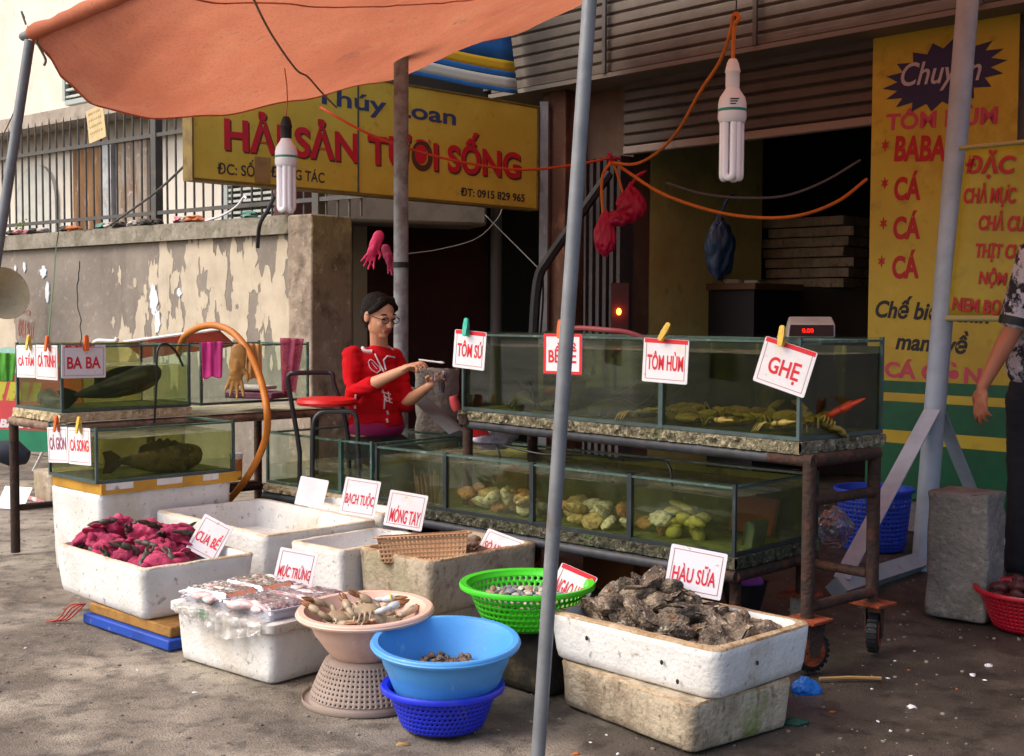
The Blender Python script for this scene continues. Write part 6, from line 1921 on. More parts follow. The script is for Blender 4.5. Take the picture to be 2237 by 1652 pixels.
# hair
hr = [('e', hp(-.028, 0, .042), (.088, .080, .078), HB), ('e', hp(-.05, 0, -.0), (.060, .074, .075), HB), ('c', [(hp(.050, .02, .088), .022), (hp(.045, .062, .05), .017), (hp(.012, .072, .02), .012)]),
      ('c', [(hp(.050, -.02, .088), .022), (hp(.045, -.062, .05), .017), (hp(.012, -.074, .02), .012)]), ('c', [(hp(.045, .03, .092), .02), (hp(.045, -.03, .092), .02)]),
      ('c', [(hp(-.10, .01, .0), .034), (hp(-.115, .01, -.035), .032), (hp(-.10, .01, -.07), .022)])]
blob('hair', hr, m_hair, wo, vox=.005, smooth=3, fold=.0015, fs=60)
for s_ in (-1, 1):
    b = MB(); b.ell((0, 0, 0), (.007, .014, .0055), 12, 8, mtx=M.Translation(hp(.0775, s_ * .031, .000)) @ HB); world(b.build('eye', mat('dark_eye', '2a1d18', rough=.2) if s_ < 0 else bpy.data.materials['dark_eye'], wo), wo)
    b = MB(); b.tube(curve([hp(.082, s_ * .014, .021), hp(.084, s_ * .032, .026), hp(.072, s_ * .050, .020)], 4), .0035, 6); world(b.build('eyebrow', m_hair, wo), wo)
b = MB(); b.tube(curve([hp(.083, .021, -.061), hp(.0905, .010, -.058), hp(.0905, 0, -.0595), hp(.0905, -.010, -.058), hp(.083, -.021, -.061)], 4), .0048, 8)
b.tube(curve([hp(.083, .018, -.064), hp(.0895, 0, -.068), hp(.083, -.018, -.064)], 4), .0052, 8)
world(b.build('lips', mat('muted_lip', '8f4a44', rough=.5), wo), wo)
gl_ = thing('glasses', 'thin dark framed glasses worn by the seated woman', 'glasses', hc)
m_frame = mat('dark_frame', '2d2426', rough=.35)
b = MB()
for s_ in (-1, 1):
    ring = [hp(.101 - .010 * abs(math.cos(t)) * (1 if s_ * math.cos(t) > 0 else 0), s_ * (.033 + .026 * math.cos(t) * s_ * s_), -.003 + .0155 * math.sin(t)) for t in [2 * math.pi * k / 22 for k in range(23)]]
    b.tube(ring, .0018, 6, cap=False)
    b.tube([hp(.094, s_ * .059, .004), hp(.06, s_ * .073, .006), hp(-.01, s_ * .079, .006)], .0022, 6)
b.tube([hp(.103, -.008, .001), hp(.106, 0, .003), hp(.103, .008, .001)], .002, 6)
world(b.build('frame', m_frame, gl_), gl_)
m_lens = clear_mat('spectacle_lens', 'f4f2f4', .06)
for s_ in (-1, 1):
    b = MB(); pts = [hp(.1, s_ * .033 + .025 * math.cos(t), -.003 + .015 * math.sin(t)) for t in [2 * math.pi * k / 20 for k in range(20)]]
    b.add(pts + [p - hf * .0012 for p in pts], [tuple(range(20)), tuple(range(39, 19, -1))] + [(i, (i + 1) % 20, 20 + (i + 1) % 20, 20 + i) for i in range(20)])
    world(b.build('lens', m_lens, gl_, ang=0), gl_)
# spoon and cup
sp0, sp1 = wp(915, 786, -.33), wp(963, 792, -.36)
b = MB(); b.tube([sp0.lerp(sp1, k / 6) for k in range(7)], .0045, 8)
b.ell((0, 0, 0), (.021, .012, .006), 14, 8, mtx=M.Translation(sp1) @ basis(sp1 - sp0, (0, 0, 1)))
tag(b.build('spoon', m_white, ang=60), 'white plastic spoon held up by the seated woman', 'spoon')
cc_ = wp(959, 858, -.16)
cup = thing('plastic_cup', 'clear plastic cup of food held by the seated woman', 'cup', cc_)
b = MB(); b.lathe([(.001, 0), (.027, 0), (.039, .103), (.041, .108), (.038, .106), (.026, .003), (.001, .003)], 26); b.build('wall', clear_mat('clear_cup', 'f2f2f4', .3, 'd8d8de', .2), cup)
b = MB(); b.lathe([(.001, .004), (.0255, .004), (.033, .06), (.03, .068), (.001, .07)], 22); b.build('food', mat('mixed_food', '8a5f48', [('c9a080', 60, .5, .6, .9), ('4d5a38', 40, .56, .64, .9)], rough=.5), cup)
st_ = thing('stool', 'dark stool the woman in red sits on', 'stool', (Pb.x, Pb.y, 0))
b = MB(); b.lathe([(.001, Pb.z - .13), (.17, Pb.z - .13), (.17, Pb.z - .10), (.001, Pb.z - .10)], 28); b.build('seat', m_black, st_)
for k in range(4):
    a = R(45 + 90 * k); b = MB(); b.tube([(.13 * math.cos(a), .13 * math.sin(a), Pb.z - .13), (.18 * math.cos(a), .18 * math.sin(a), 0)], .012, 8); b.build('leg', m_black, st_)

# chair with a round red seat
chb = atY(715, 876, 6.28)
chr_ = thing('chair', 'black tube chair with a round red seat left of the woman', 'chair', (chb.x, chb.y, 0))
def cp_(px, py, Y): return atY(px, py, Y) - V((chb.x, chb.y, 0))
m_ctube = mat('black_chair_tube', '1b1d22', [('6d3a34', 20, .62, .7, .5)], rough=.35, spec=.6)
b = MB(); b.lathe([(.001, chb.z - .022), (.145, chb.z - .020), (.156, chb.z - .006), (.150, chb.z + .010), (.12, chb.z + .017), (.001, chb.z + .02)], 40); b.build('seat', mat('red_vinyl_seat', 'cf1a1c', rough=.35), chr_)
b = MB(); b.tube(curve([cp_(655, 990, 6.4), cp_(647, 937, 6.4), cp_(630, 838, 6.4), cp_(634, 818, 6.4), cp_(650, 815, 6.4), cp_(710, 814, 6.45), cp_(726, 817, 6.45), cp_(730, 840, 6.45), cp_(746, 885, 6.45), cp_(757, 935, 6.45), cp_(762, 990, 6.45)], 6), .0125, 12); b.build('back_frame', m_ctube, chr_)
b = MB(); b.tube(curve([cp_(682, 990, 6.15), cp_(684, 934, 6.15), cp_(690, 912, 6.15), cp_(706, 900, 6.15), cp_(740, 899, 6.15), cp_(768, 900, 6.15), cp_(778, 912, 6.15), cp_(781, 940, 6.15), cp_(783, 990, 6.15)], 6), .012, 12); b.build('front_frame', m_ctube, chr_)
for (px, Y) in ((655, 6.4), (762, 6.45), (682, 6.15), (783, 6.15)):
    q = cp_(px, 985, Y); b = MB(); b.tube([q, (q.x * 1.05, q.y, 0)], .012, 10); b.build('leg', m_ctube, chr_)

# ------------------------------------------------------------------ man at the right edge
YM = 5.7
def mp2(px, py, dd=0): return atY(px, py, YM + dd)
mx, my = 2.47, 5.75
mn = thing('person', 'man in a black and white patterned shirt cut off by the right edge', 'person', (mx, my, 0))
mfw = V((.5, .86, 0)).normalized()
MBs = basis(mfw, (0, 0, 1))
msR = V((mx + .17, my - .12, 1.47)); msL = mp2(2256, 566, .0)
meL = mp2(2214, 716, .0); mwL = mp2(2146, 846, -.03)
mb_ = [('e', V((mx, my, 1.30)), (.115, .185, .22), MBs), ('e', V((mx, my, 1.02)), (.11, .16, .16), MBs), ('c', [(V((mx, my, 1.48)), .06), (V((mx, my, 1.60)) + mfw * .02, .055)]),
       ('e', V((mx, my, 1.69)) + mfw * .03, (.10, .078, .115), MBs), ('e', V((mx, my, 1.64)) + mfw * .06, (.06, .055, .07), MBs), ('e', V((mx, my, 1.67)) + mfw * .135, (.018, .014, .016), MBs),
       ('e', V((mx, my, 1.68)) + mfw * .01 + V((-mfw.y, mfw.x, 0)) * .078, (.02, .01, .03), MBs), ('e', V((mx, my, 1.68)) + mfw * .01 - V((-mfw.y, mfw.x, 0)) * .078, (.02, .01, .03), MBs),
       ('c', [(msL, .055), (msL.lerp(meL, .5), .048), (meL, .042), (meL.lerp(mwL, .3), .043), (meL.lerp(mwL, .7), .033), (mwL, .026)]),
       ('c', [(msR, .055), (msR + V((.06, 0, -.30)), .042), (msR + V((.08, -.08, -.55)), .026)])]
hand(mb_, mwL, mp2(2141, 895, -.05) - mwL, V((.75, .4, 0)), 1, (.38, .34, .40, .5), thumb=.35, S=1.05)
hand(mb_, msR + V((.08, -.08, -.55)), V((0, -.05, -1)), V((-1, 0, 0)), 1, .35, thumb=.3, S=1.05)
m_skin2 = mat('tanned_skin', 'a96a4c', [('955a3f', 6, .42, .65, .5)], rough=.5)
blob('body', mb_, m_skin2, mn, vox=.006, smooth=3)
m_flor = mat('black_white_print', 'b5adb5', [('1c1c26', 13, .50, .54, 1.0), ('6d6a74', 28, .57, .62, .8), ('d8d2d8', 20, .60, .64, .8)], rough=.8)
blob('shirt', [('e', V((mx, my, 1.30)), (.14, .21, .25), MBs), ('e', V((mx, my, 1.05)), (.14, .195, .17), MBs), ('c', [(msL + V((0, 0, .01)), .072), (msL.lerp(meL, .55), .070), (msL.lerp(meL, .86), .066)]), ('c', [(msR, .072), (msR + V((.05, 0, -.24)), .062)]), ('c', [(msL, .07), (V((mx, my, 1.47)), .08), (msR, .07)])], m_flor, mn, vox=.008, smooth=4, fold=.006, fs=9)
cfa, cfb = msL.lerp(meL, .86), msL.lerp(meL, .97)
b = MB(); b.tube([cfa, cfa.lerp(cfb, .5), cfb], [.071, .072, .070], 20); world(b.build('cuff', m_black, mn), mn)
ml = V((-mfw.y, mfw.x, 0))
blob('trousers', [('e', V((mx, my, .93)), (.125, .175, .12), MBs)] + [('c', [(V((mx, my, .88)) + ml * s_ * .095, .092), (V((mx, my, .50)) + ml * s_ * .11 + mfw * .02, .066), (V((mx, my, .10)) + ml * s_ * .12, .055)]) for s_ in (-1, 1)], m_nav, mn, vox=.009, smooth=3, fold=.004)
blob('hair', [('e', V((mx, my, 1.715)) + mfw * .012, (.108, .086, .098), MBs)], m_hair, mn, vox=.007)
for s_ in (-1, 1):
    b = MB(); b.ell((0, 0, 0), (.13, .05, .045), 16, 10, mtx=M.Translation(V((mx, my, .045)) + ml * s_ * .12 + mfw * .05) @ MBs); world(b.build('shoe', m_black, mn), mn)
# ------------------------------------------------------------------ hose, cloths, small things at the left
rope('hose', 'thick orange hose arching over the left stand and down behind the boxes', curve([atY(390, 775, 6.9), atY(398, 745, 6.8), atY(412, 728, 6.7), atY(440, 714, 6.6), atY(475, 712, 6.5), atY(510, 728, 6.4), atY(540, 764, 6.3), atY(562, 808, 6.25), atY(576, 855, 6.2), atY(584, 905, 6.15), atY(582, 950, 6.25), atY(568, 992, 6.3), atY(545, 1035, 6.35), atY(520, 1070, 6.42), atY(500, 1094, 6.45), atY(485, 1125, 6.45)], 8), .018, mat('orange_rubber_hose', 'bd7228', [('a3621f', 5, .45, .65, .6), ('dd9440', 3, .58, .7, .5)], rough=.5), 'hose', 14)
def drape(name, label, tl, tr, hpx, Y, m, cat='cloth', amp=.012, th=.003, taper=0.0, seed=0, sway=0):
    a, b_ = atY(*tl, Y), atY(*tr, Y)
    h = hpx * Y / FPX
    q = MB()
    def f(u, v):
        k = 1 - taper * v
        p = a.lerp(b_, .5 + (u - .5) * k) - V((0, 0, h * v * (1 + .08 * NZ.noise(V((u * 3, seed, 0))))))
        p = p + V((sway * v, 0, 0))
        return p + V((.3, -1, 0)) * amp * (NZ.noise(V((u * 5, v * 1.5, seed))) + .5 * math.sin(u * 14 + seed + v)) 
    q.grid(f, 30, 24)
    o_ = q.build(name, m, solid=th, ang=70)
    return tag(o_, label, cat)
m_mag = mat('magenta_cloth', 'b8307a', [('8f235d', 6, .45, .65, .7)], rough=.85)
drape('cloth', 'magenta cloth hanging on the empty left glass tank', (439, 748), (487, 746), 78, 6.3, m_mag, seed=1, taper=.12)
drape('cloth', 'tan cloth hanging beside the tan glove on the empty tank', (538, 750), (572, 752), 78, 6.35, mat('tan_cloth', 'b98a55', rough=.85), seed=3)
drape('cloth', 'sheer pink cloth hanging at the right end of the left stand', (612, 738), (664, 740), 120, 6.9, clear_mat('sheer_pink', 'e0a0b4', .05, 'c06a88', .75, nscale=12), seed=5, taper=.45, sway=-.02)
drape('cloth', 'green cloth hanging at the far left edge', (-12, 770), (36, 772), 62, 8.3, mat('green_cloth', '58a33a', [('3f8530', 8, .45, .65, .7)], rough=.85), seed=7, taper=.25)
def glove(name, label, px, py, Y, S, m, rot, up=False, curl=.22):
    t = thing(name, label, 'glove', atY(px, py, Y))
    pr = []
    c_ = atY(px, py, Y)
    d = V((math.sin(R(rot)), 0, -math.cos(R(rot))))
    hand(pr, c_, d, V((0.1, -1, 0)), 1, curl, thumb=.15, S=S, spread=.28)
    pr.append(('e', c_ - d * .05 * S, (.05 * S, .04 * S, .016 * S), basis(d, (0, -1, 0)) ))
    pr.append(('e', c_ - d * .01 * S, (.06 * S, .042 * S, .016 * S), basis(d, (0, -1, 0)) ))
    blob('shell', pr, m, t, vox=.006, smooth=2, fold=.002, fs=25)
    return t
m_pglove = mat('pink_rubber_glove', 'd12a63', [('b02252', 8, .45, .65, .6)], rough=.5)
glove('rubber_glove', 'pink rubber glove hanging fingers down beside the grey post', 820, 535, 7.15, .88, m_pglove, -22)
glove('rubber_glove', 'dim second pink glove hanging behind the grey post', 848, 560, 7.35, .75, mat('dull_pink_glove', '8a2348', rough=.7), 18)
glove('rubber_glove', 'tan rubber glove hanging on the empty left tank', 518, 795, 6.28, 1.05, mat('tan_rubber_glove', 'a07438', [('86602e', 8, .45, .65, .6)], rough=.55), -6)
# things on the shelf of the left stand
for i, (px, py, w_, d_, h_, m, lb) in enumerate(((565, 862, .30, .22, .035, mat('purple_tray', '6b3a52', [('8a5a70', 9, .5, .68, .7)], rough=.6), 'purple tray of odds and ends on the left stand'), (548, 846, .24, .16, .02, mat('pale_book', 'c9c2bc', [('8c8078', 9, .52, .68, .7)], rough=.7), 'pale book lying on the purple tray'))):
    p = atY(px, py, 6.95)
    t = MB(); t.box(-w_ / 2, w_ / 2, -d_ / 2, d_ / 2, -h_ / 2, h_ / 2)
    o = t.build('tray' if i == 0 else 'book', m, mtx=M.Translation(p) @ rotz(-20), bevel=.006)
    tag(o, lb, 'tray' if i == 0 else 'book')
p = atY(516, 1040, 6.5)
bo = thing('jar', 'small jar with orange contents and pale lid behind the lower left tank', 'jar', (p.x, p.y, p.z - .02))
b = MB(); b.lathe([(.001, 0), (.030, 0), (.032, .06), (.032, .11), (.001, .11)], 22); b.build('glass', mat('orange_paste', 'c47a3a', [('e0d0c0', 9, .55, .62, .9)], rough=.4), bo)
b = MB(); b.lathe([(.001, .111), (.035, .111), (.035, .14), (.001, .142)], 22); b.build('lid', m_white, bo)
# conical hat
ht = atY(10, 640, 10.7)
hm = basis(V((.72, -.62, .18)), (0, 0, 1))
hat = thing('conical_hat', 'straw conical hat hanging on the wall at the left edge', 'hat', mtx=M.Translation(ht) @ hm.to_4x4())
b = MB()
mt = M.Rotation(R(-90), 4, 'Y')
b.lathe([(.006, .225), (.07, .17), (.14, .095), (.20, .03), (.228, 0), (.224, -.004), (.19, .026), (.13, .09), (.06, .16), (.001, .21)], 40, mtx=M.Rotation(R(90), 4, 'Y') @ M.Rotation(R(180), 4, 'X'))
b.build('straw', mat('pale_straw', 'bdad8c', [('a3926f', 3, .42, .62, .7), ('d0c3a4', 40, .5, .7, .4)], rough=.8, bump=.3, bscale=120), hat)
# green and red shop board on the ground at the far left
gb = atY(20, 985, 9.4)
bd = thing('menu_banner', 'red and green food banner on a low stand behind the left stand', 'banner', mtx=frame(V((gb.x, gb.y, .22)), V((.97, -.24, 0)).normalized(), V((0, 0, 1)), V((-.24, -.97, 0)).normalized()))
b = MB(); b.box(-.9, .62, .0, .16, -.03, 0); b.build('green_panel', mat('green_panel', '1f7f5c', [('17664a', 4, .45, .65, .6)], rough=.5), bd)
b = MB(); b.box(-.9, .62, .161, .74, -.03, -.0); b.build('red_panel', mat('red_panel', 'c4444a', [('a8343c', 4, .45, .65, .6)], rough=.5), bd)
txt('YẾN · BABA · CHẢ', .86, .10, m_trim, 'lettering', bd, M.Translation((.06, .225, .001)), bold=.05, shear=.2)
b = MB()
for k in range(7):
    b.prism([(-.42 + .1 * k, .38), (-.35 + .1 * k, .38), (-.31 + .1 * k, .52), (-.38 + .1 * k, .52)], 0, .0015)
b.build('yellow_blocks', mat('yellow_green_print', 'b5b23a', [('c0503a', 30, .56, .62, .9)], rough=.5), bd)
b = MB(); b.lathe([(.001, .0022), (.13, .0022), (.13, 0)], 30, mtx=M.Translation((.0, .68, 0)) @ M.Scale(.8, 4, (0, 1, 0))); b.build('bowl_print', mat('pale_teal_print', '9cc9bd', [('d8e2dc', 9, .5, .6, .8)], rough=.5), bd)
b = MB(); b.box(-.85, -.8, -.22, 0, -.03, -.001); b.box(.5, .55, -.22, 0, -.03, -.001); b.build('stand', m_black, bd)
rope('helmet', 'dark rounded bundle lying under the red and green banner', [atY(-10, 985, 8.9), atY(30, 990, 8.9), atY(60, 1000, 8.9)], [.07, .1, .05], mat('dark_blue_bundle', '1b2230', rough=.7), 'bundle', 14)
tag(MB().tube([onz(72, 1030), onz(72, 1030) + V((.11, .1, .28))], .012, 8).build('white_stake', m_white), 'short white stake leaning by the lower left tank', 'stake')
# red and white folded parasol cover behind the left tank
pr0 = [atY(200, 747, 7.6), atY(232, 748, 7.6), atY(300, 745, 7.7)]
rope('white_tube', 'bent white plastic tube behind the upper left tank', curve([atY(204, 752, 7.6), atY(214, 745, 7.6), atY(250, 746, 7.6), atY(256, 738, 7.6)], 4), .014, m_white, 'tube', 10)
b = MB()
A0, B0 = atY(270, 750, 7.9), atY(478, 722, 7.9)
b.grid(lambda u, v: A0.lerp(B0, u) + V((0, 0, -.10 * v + .004 * math.sin(u * 20))) + V((.1, .35, 0)) * v * .6 + V((0, 0, .0)), 20, 6)
tag(b.build('red_cover', mat('red_orange_cover', 'd2503f', [('b83e34', 5, .45, .65, .6)], rough=.6), solid=.004), 'sloping red cover with a pale edge behind the upper left tank', 'cover')
b = MB(); b.tube([A0 + (B0 - A0) * (k / 10) + V((0, 0, .008)) for k in range(11)], .009, 8)
tag(b.build('cover_rod', m_white), 'pale rod along the top edge of the red cover', 'rod')

# ------------------------------------------------------------------ bags and things around the shop
def bag(name, label, px, py, Y, w, h, m, seed, knot=True, cat='plastic bag'):
    t = thing(name, label, cat, atY(px, py, Y))
    bm = bmesh.new(); bmesh.ops.create_icosphere(bm, subdivisions=5, radius=1)
    for v in bm.verts:
        p = v.co.copy()
        o_ = V((seed, seed * 2, 3))
        k = 1 + .22 * NZ.noise(p * 1.5 + o_) + .14 * NZ.noise(p * 3.4 + o_) + .07 * abs(NZ.noise(p * 8 + o_))
        pin = 1 - .55 * max(0, p.z) ** 1.5
        v.co = V((p.x * w * k * pin, p.y * w * .6 * k * pin, p.z * h * k))
    me = bpy.data.meshes.new('pouch'); bm.to_mesh(me); bm.free(); me.materials.append(m)
    obj('pouch', me, t, 60)
    if knot:
        q = MB(); q.tube(curve([(0, 0, h * .75), (.01, 0, h * 1.1), (.04, -.01, h * 1.5), (.09, -.01, h * 1.75)], 4), [.012, .013, .014, .016, .018, .022, .026, .028, .028, .026, .024, .02, .01], 10, flat=.45)
        q.build('tied_neck', m, t, ang=60)
    return t
m_rbag = mat('red_plastic_bag', 'c01c48', [('98163a', 6, .45, .65, .6), ('d4476c', 12, .6, .7, .5)], rough=.4, transl=.25)
bag('plastic_bag', 'upper red plastic bag with tied neck hanging at the shop post', 1378, 446, 7.45, .085, .11, m_rbag, 1)
bag('plastic_bag', 'limp lower red plastic bag hanging below the other at the shop post', 1322, 510, 7.4, .062, .13, m_rbag, 5, False)
b_ = bag('plastic_bag', 'limp red bag end between the two hanging red bags', 1345, 478, 7.42, .075, .05, m_rbag, 9, False)
t = MB()
for k in range(3):
    a = k * 2.1
    t.tube(curve([(0, 0, 0), (.03 * math.cos(a), -.01, .025 * math.sin(a) + .01), (.05 * math.cos(a), 0, .04 * math.sin(a))], 4), [.012, .014, .016, .016, .016, .014, .012, .01, .006], 8, flat=.6)
tag(t.build('red_knot', m_rbag, loc=atY(1337, 350, 7.45)), 'knotted red rag tied where the orange cords meet', 'rag')
rope('cord', 'orange cord hanging down to the lower red bag', curve([atY(1335, 355, 7.43), atY(1318, 380, 7.42), atY(1314, 420, 7.42), atY(1318, 470, 7.41)]), .009, m_ocord, 'cord')
rope('cord', 'short orange cord holding the upper red bag', curve([atY(1340, 358, 7.44), atY(1350, 385, 7.44), atY(1360, 420, 7.45)]), .008, m_ocord, 'cord')
bag('plastic_bag', 'dim blue bag hanging inside the dark shop', 1572, 540, 8.6, .10, .21, mat('blue_plastic_bag', '0f2e4e', [('0b2540', 5, .45, .65, .6)], rough=.45), 12)
bag('plastic_bag', 'crumpled clear bag between the rusty cart and the blue basket', 1822, 1150, 6.2, .09, .10, clear_mat('clear_bag', 'd5d3da', .4, 'b9b5c4', .35, rough=.15, nscale=14), 14, False)
bg1 = onz(1762, 1512)
bag('plastic_bag', 'crumpled bright blue plastic bag on the ground by the oyster box', 1760, 1506, bg1.y, .05, .042, mat('bright_blue_bag', '1a6fd0', [('1557a8', 9, .45, .65, .6)], rough=.4, transl=.2), 17, False)
bg2 = onz(1738, 1580)
bag('plastic_net', 'dark green scrap of netting on the ground by the old foam box', 1738, 1577, bg2.y, .04, .012, mat('dark_green_net', '1f4a3a', rough=.7), 19, False, 'netting')
# freezer cabinet with clutter, hanging shelves, ember lamp in the shop
fc = atY(1565, 640, 9.7)
fz = thing('cabinet', 'dark high cabinet with a brown top inside the shop', 'cabinet', (fc.x, fc.y, 0), -46)
b = MB(); b.box(-.55, .42, -.1, .5, 0, 1.46); b.build('body', mat('black_cabinet', '23242a', rough=.5), fz)
b = MB(); b.box(-.58, .45, -.13, .52, 1.461, 1.51); b.build('top', mat('brown_top', '5f4630', rough=.7), fz, bevel=.005)
r7 = random.Random(2)
for i in range(12):
    p = (-.5 + .075 * i, r7.uniform(-.05, .15), 1.512)
    b = MB(); b.box(-.05, .05, -.035, .035, 0, r7.uniform(.008, .03))
    o = b.build('packet', [mat('pale_packet', 'b9bcb4', rough=.5), mat('green_packet', '5f7a5a', rough=.5)][i % 2] if i < 2 else bpy.data.materials[('pale_packet', 'green_packet')[i % 2]], mtx=M.Translation((fc.x, fc.y, 0)) @ rotz(-46) @ M.Translation(p) @ rotz(r7.uniform(0, 90)) @ M.Rotation(r7.uniform(-.1, .1), 4, 'X'))
    tag(o, ('pale' if i % 2 == 0 else 'green') + ' packet strewn on the brown cabinet top in the shop', 'packet', 'packets on the shop cabinet')
b = MB(); b.lathe([(.001, 0), (.07, 0), (.115, .07), (.11, .07), (.066, .006), (.001, .006)], 28)
tag(b.build('yellow_bowl', mat('yellow_bowl_plastic', 'c9962a', rough=.4), mtx=M.Translation(V((fc.x, fc.y, 1.535)) + V((-.02, .05, 0)))), 'yellow bowl tipped among the packets on the shop cabinet', 'bowl')
for i in range(7):
    q = atY(1795 + (i % 3) * 6 - 8, 620 - i * 22, 10.2)
    b = MB(); b.box(-.42 + .03 * (i % 2), .34, -.2, .2, -.035, .035)
    o = b.build('foam_tray', m_foamd, mtx=M.Translation(q) @ rotz(-44 + 3 * (i % 3)))
    tag(o, 'pale foam tray in the stack at the back of the dark shop', 'foam tray', 'stacked foam trays in the shop')
b = MB(); b.box(-.45, .4, -.25, .25, 0, 1.5); q = atY(1795, 640, 10.2)
tag(b.build('crate_stack', m_dark, loc=(q.x, q.y, 0)), 'dark stack of crates under the foam trays in the shop', 'crate')
el = thing('small_lamp', 'small glowing orange red lamp on a dark box inside the shop', 'lamp', atY(1352, 681, 8.7))
b = MB(); b.ell((0, 0, 0), (.017, .017, .024), 14, 10); b.build('glowing_bulb', glow_mat('ember_glow', 'ff5a1e', 14), el)
b = MB(); b.box(-.05, .07, .03, .10, -.16, .20); b.build('housing', mat('dark_red_box', '3a1416', rough=.6), el)
# weighing scale behind the upper tank
sq = atY(1772, 738, 4.98)
sc2 = thing('weighing_scale', 'grey electronic scale with red digits behind the upper tank', 'scale', mtx=M.Translation((sq.x, sq.y, sq.z)) @ rotz(-3))
b = MB(); vs = [(-.095, 0, 0), (.095, 0, 0), (.105, .16, 0), (-.085, .16, 0), (-.085, .03, .055), (.10, .03, .055), (.112, .16, .085), (-.062, .16, .085)]
b.add(vs, [(0, 3, 2, 1), (4, 5, 6, 7), (0, 1, 5, 4), (1, 2, 6, 5), (2, 3, 7, 6), (3, 0, 4, 7)])
b.build('housing', mat('grey_scale_plastic', '9b9a96', [('7f7d78', 9, .5, .68, .6)], rough=.5), sc2, bevel=.006)
b = MB(); vs = [(-.088, .001, .006), (.088, .001, .006), (.092, .028, .05), (-.078, .028, .05)]
b.add([V(v) + V((0, -.004, .001)) for v in vs] + [V(v) + V((0, .002, 0)) for v in vs], [(0, 1, 2, 3), (7, 6, 5, 4), (0, 4, 5, 1), (1, 5, 6, 2), (2, 6, 7, 3), (3, 7, 4, 0)])
b.build('display', mat('dark_display', '1b1c22', rough=.2), sc2)
dn = V((0, -.85, .52)).normalized()
txt('0.00', .045, .02, glow_mat('red_digits', 'ff1e14', 1.6), 'digits', sc2, frame(V((-.012, .0085, .028)), V((1, 0, 0)), V((0, .52, .85)), dn), bold=.02, depth=.001)
b = MB(); b.box(-.05, .05, .05, .13, -.30, -.001); b.build('stem', m_dkpole, sc2)
# items under the upper tank and cart
pb = atY(1075, 942, 5.35)
bag('cloth_bag', 'pale lavender bag with a red patch under the upper tank', 1080, 948, 5.95, .11, .075, mat('lavender_cloth', 'b5b0c8', [('9a94b4', 9, .45, .65, .6)], rough=.8), 23, False, 'bag')
tag(MB().box(-.04, .04, -.004, .004, -.02, .02).build('red_cloth', m_red, mtx=M.Translation(atY(1048, 944, 5.88)) @ M.Rotation(R(-12), 4, 'Y'), bevel=.003), 'red scrap lying against the lavender bag', 'scrap')
tag(MB().tube(curve([atY(990, 865, 5.75), atY(993, 880, 5.75), atY(999, 897, 5.75)], 4), [.018, .02, .021, .021, .022, .022, .022, .02, .016], 12).build('rubber_grip', mat('dull_red_rubber', 'a83a3e', rough=.5)), 'dull red rubber grip on the end of the rusty cart', 'grip')
for i, (px, py, w_) in enumerate(((1340, 1245, .30), (1430, 1262, .22))):
    q = onz(px, 1330 + 12 * i)
    b = MB(); b.box(-w_ / 2, w_ / 2, 0, .2, 0, .25 - .03 * i)
    tag(b.build('carton', mat('orange_brown_carton_%s' % 'ab'[i], '7a4a22', [('5a3518', 4, .45, .65, .7)], rough=.85), mtx=M.Translation((q.x, q.y + .35, 0)) @ rotz(-44 - 4 * i), bevel=.005), ('larger' if i == 0 else 'smaller') + ' orange brown carton in the shade under the clam cart', 'carton')
q = onz(1625, 1330)
t = thing('tub', 'dark tub with a purple cloth under the clam cart by the oyster card', 'tub', (q.x, q.y, 0))
b = MB(); b.lathe([(.001, 0), (.07, 0), (.10, .12), (.106, .122), (.096, .118), (.066, .006), (.001, .006)], 26); b.build('wall', m_black, t)
b = MB(); b.ell((0, 0, .115), (.085, .08, .04), 16, 10); b.build('purple_cloth', mat('purple_cloth', '7a3a9a', rough=.8), t)
# leaning plank and grey stone beside the woman
a0, a1 = atY(893, 850, 6.9), atY(1003, 948, 6.3)
b = MB(); b.tube([a0, a0.lerp(a1, .5), a1], .055, 4, flat=.35)
tag(b.build('plank', mat('blue_grey_plank', '5d6468', [('4a5054', 6, .45, .65, .6)], rough=.6)), 'blue grey plank leaning beside the woman', 'plank')
q = atY(925, 880, 7.0)
foam_box('stone_block', 'rounded rough stone post behind the leaning plank', (q.x + .12, q.y), -30, .24, .2, 0, .95, r=.08, taper=.01, m=m_conc, mr=m_conc, solid=True, ns=.012, seed=40, cat='stone')
# air hoses
m_air = mat('black_air_hose', '1c2022', rough=.4)
air = [('black air hose dipping into the upper left tank', [atY(400, 800, 6.55), atY(385, 770, 6.5), atY(365, 752, 6.45), atY(350, 755, 6.42), atY(343, 775, 6.4), atY(342, 830, 6.4), atY(339, 890, 6.4), atY(337, 925, 6.4)]),
       ('black air hose along the clam tanks near the thin pole', [lrM @ V((-1.75, .30, .64)), lrM @ V((-1.55, .25, .655)), lrM @ V((-1.35, .20, .66)), lrM @ V((-1.15, .22, .64)), lrM @ V((-.95, .30, .645)), lrM @ V((-.70, .22, .65))]),
       ('black air hose looping into the right end of the clam tank', [lrM @ V((-.80, .25, .645)), lrM @ V((-.60, .20, .66)), lrM @ V((-.46, .16, .675)), lrM @ V((-.40, .14, .65)), lrM @ V((-.39, .14, .58))]),
       ('thin black air hose over the left clam compartment', [lrM @ V((-1.50, .28, .645)), lrM @ V((-1.42, .18, .665)), lrM @ V((-1.36, .15, .64)), lrM @ V((-1.36, .15, .56))])]
for lb_, pts in air:
    rope('air_hose', lb_, curve(pts, 6), .0055, m_air, 'air hose', 8, 'black air hoses in the tanks')
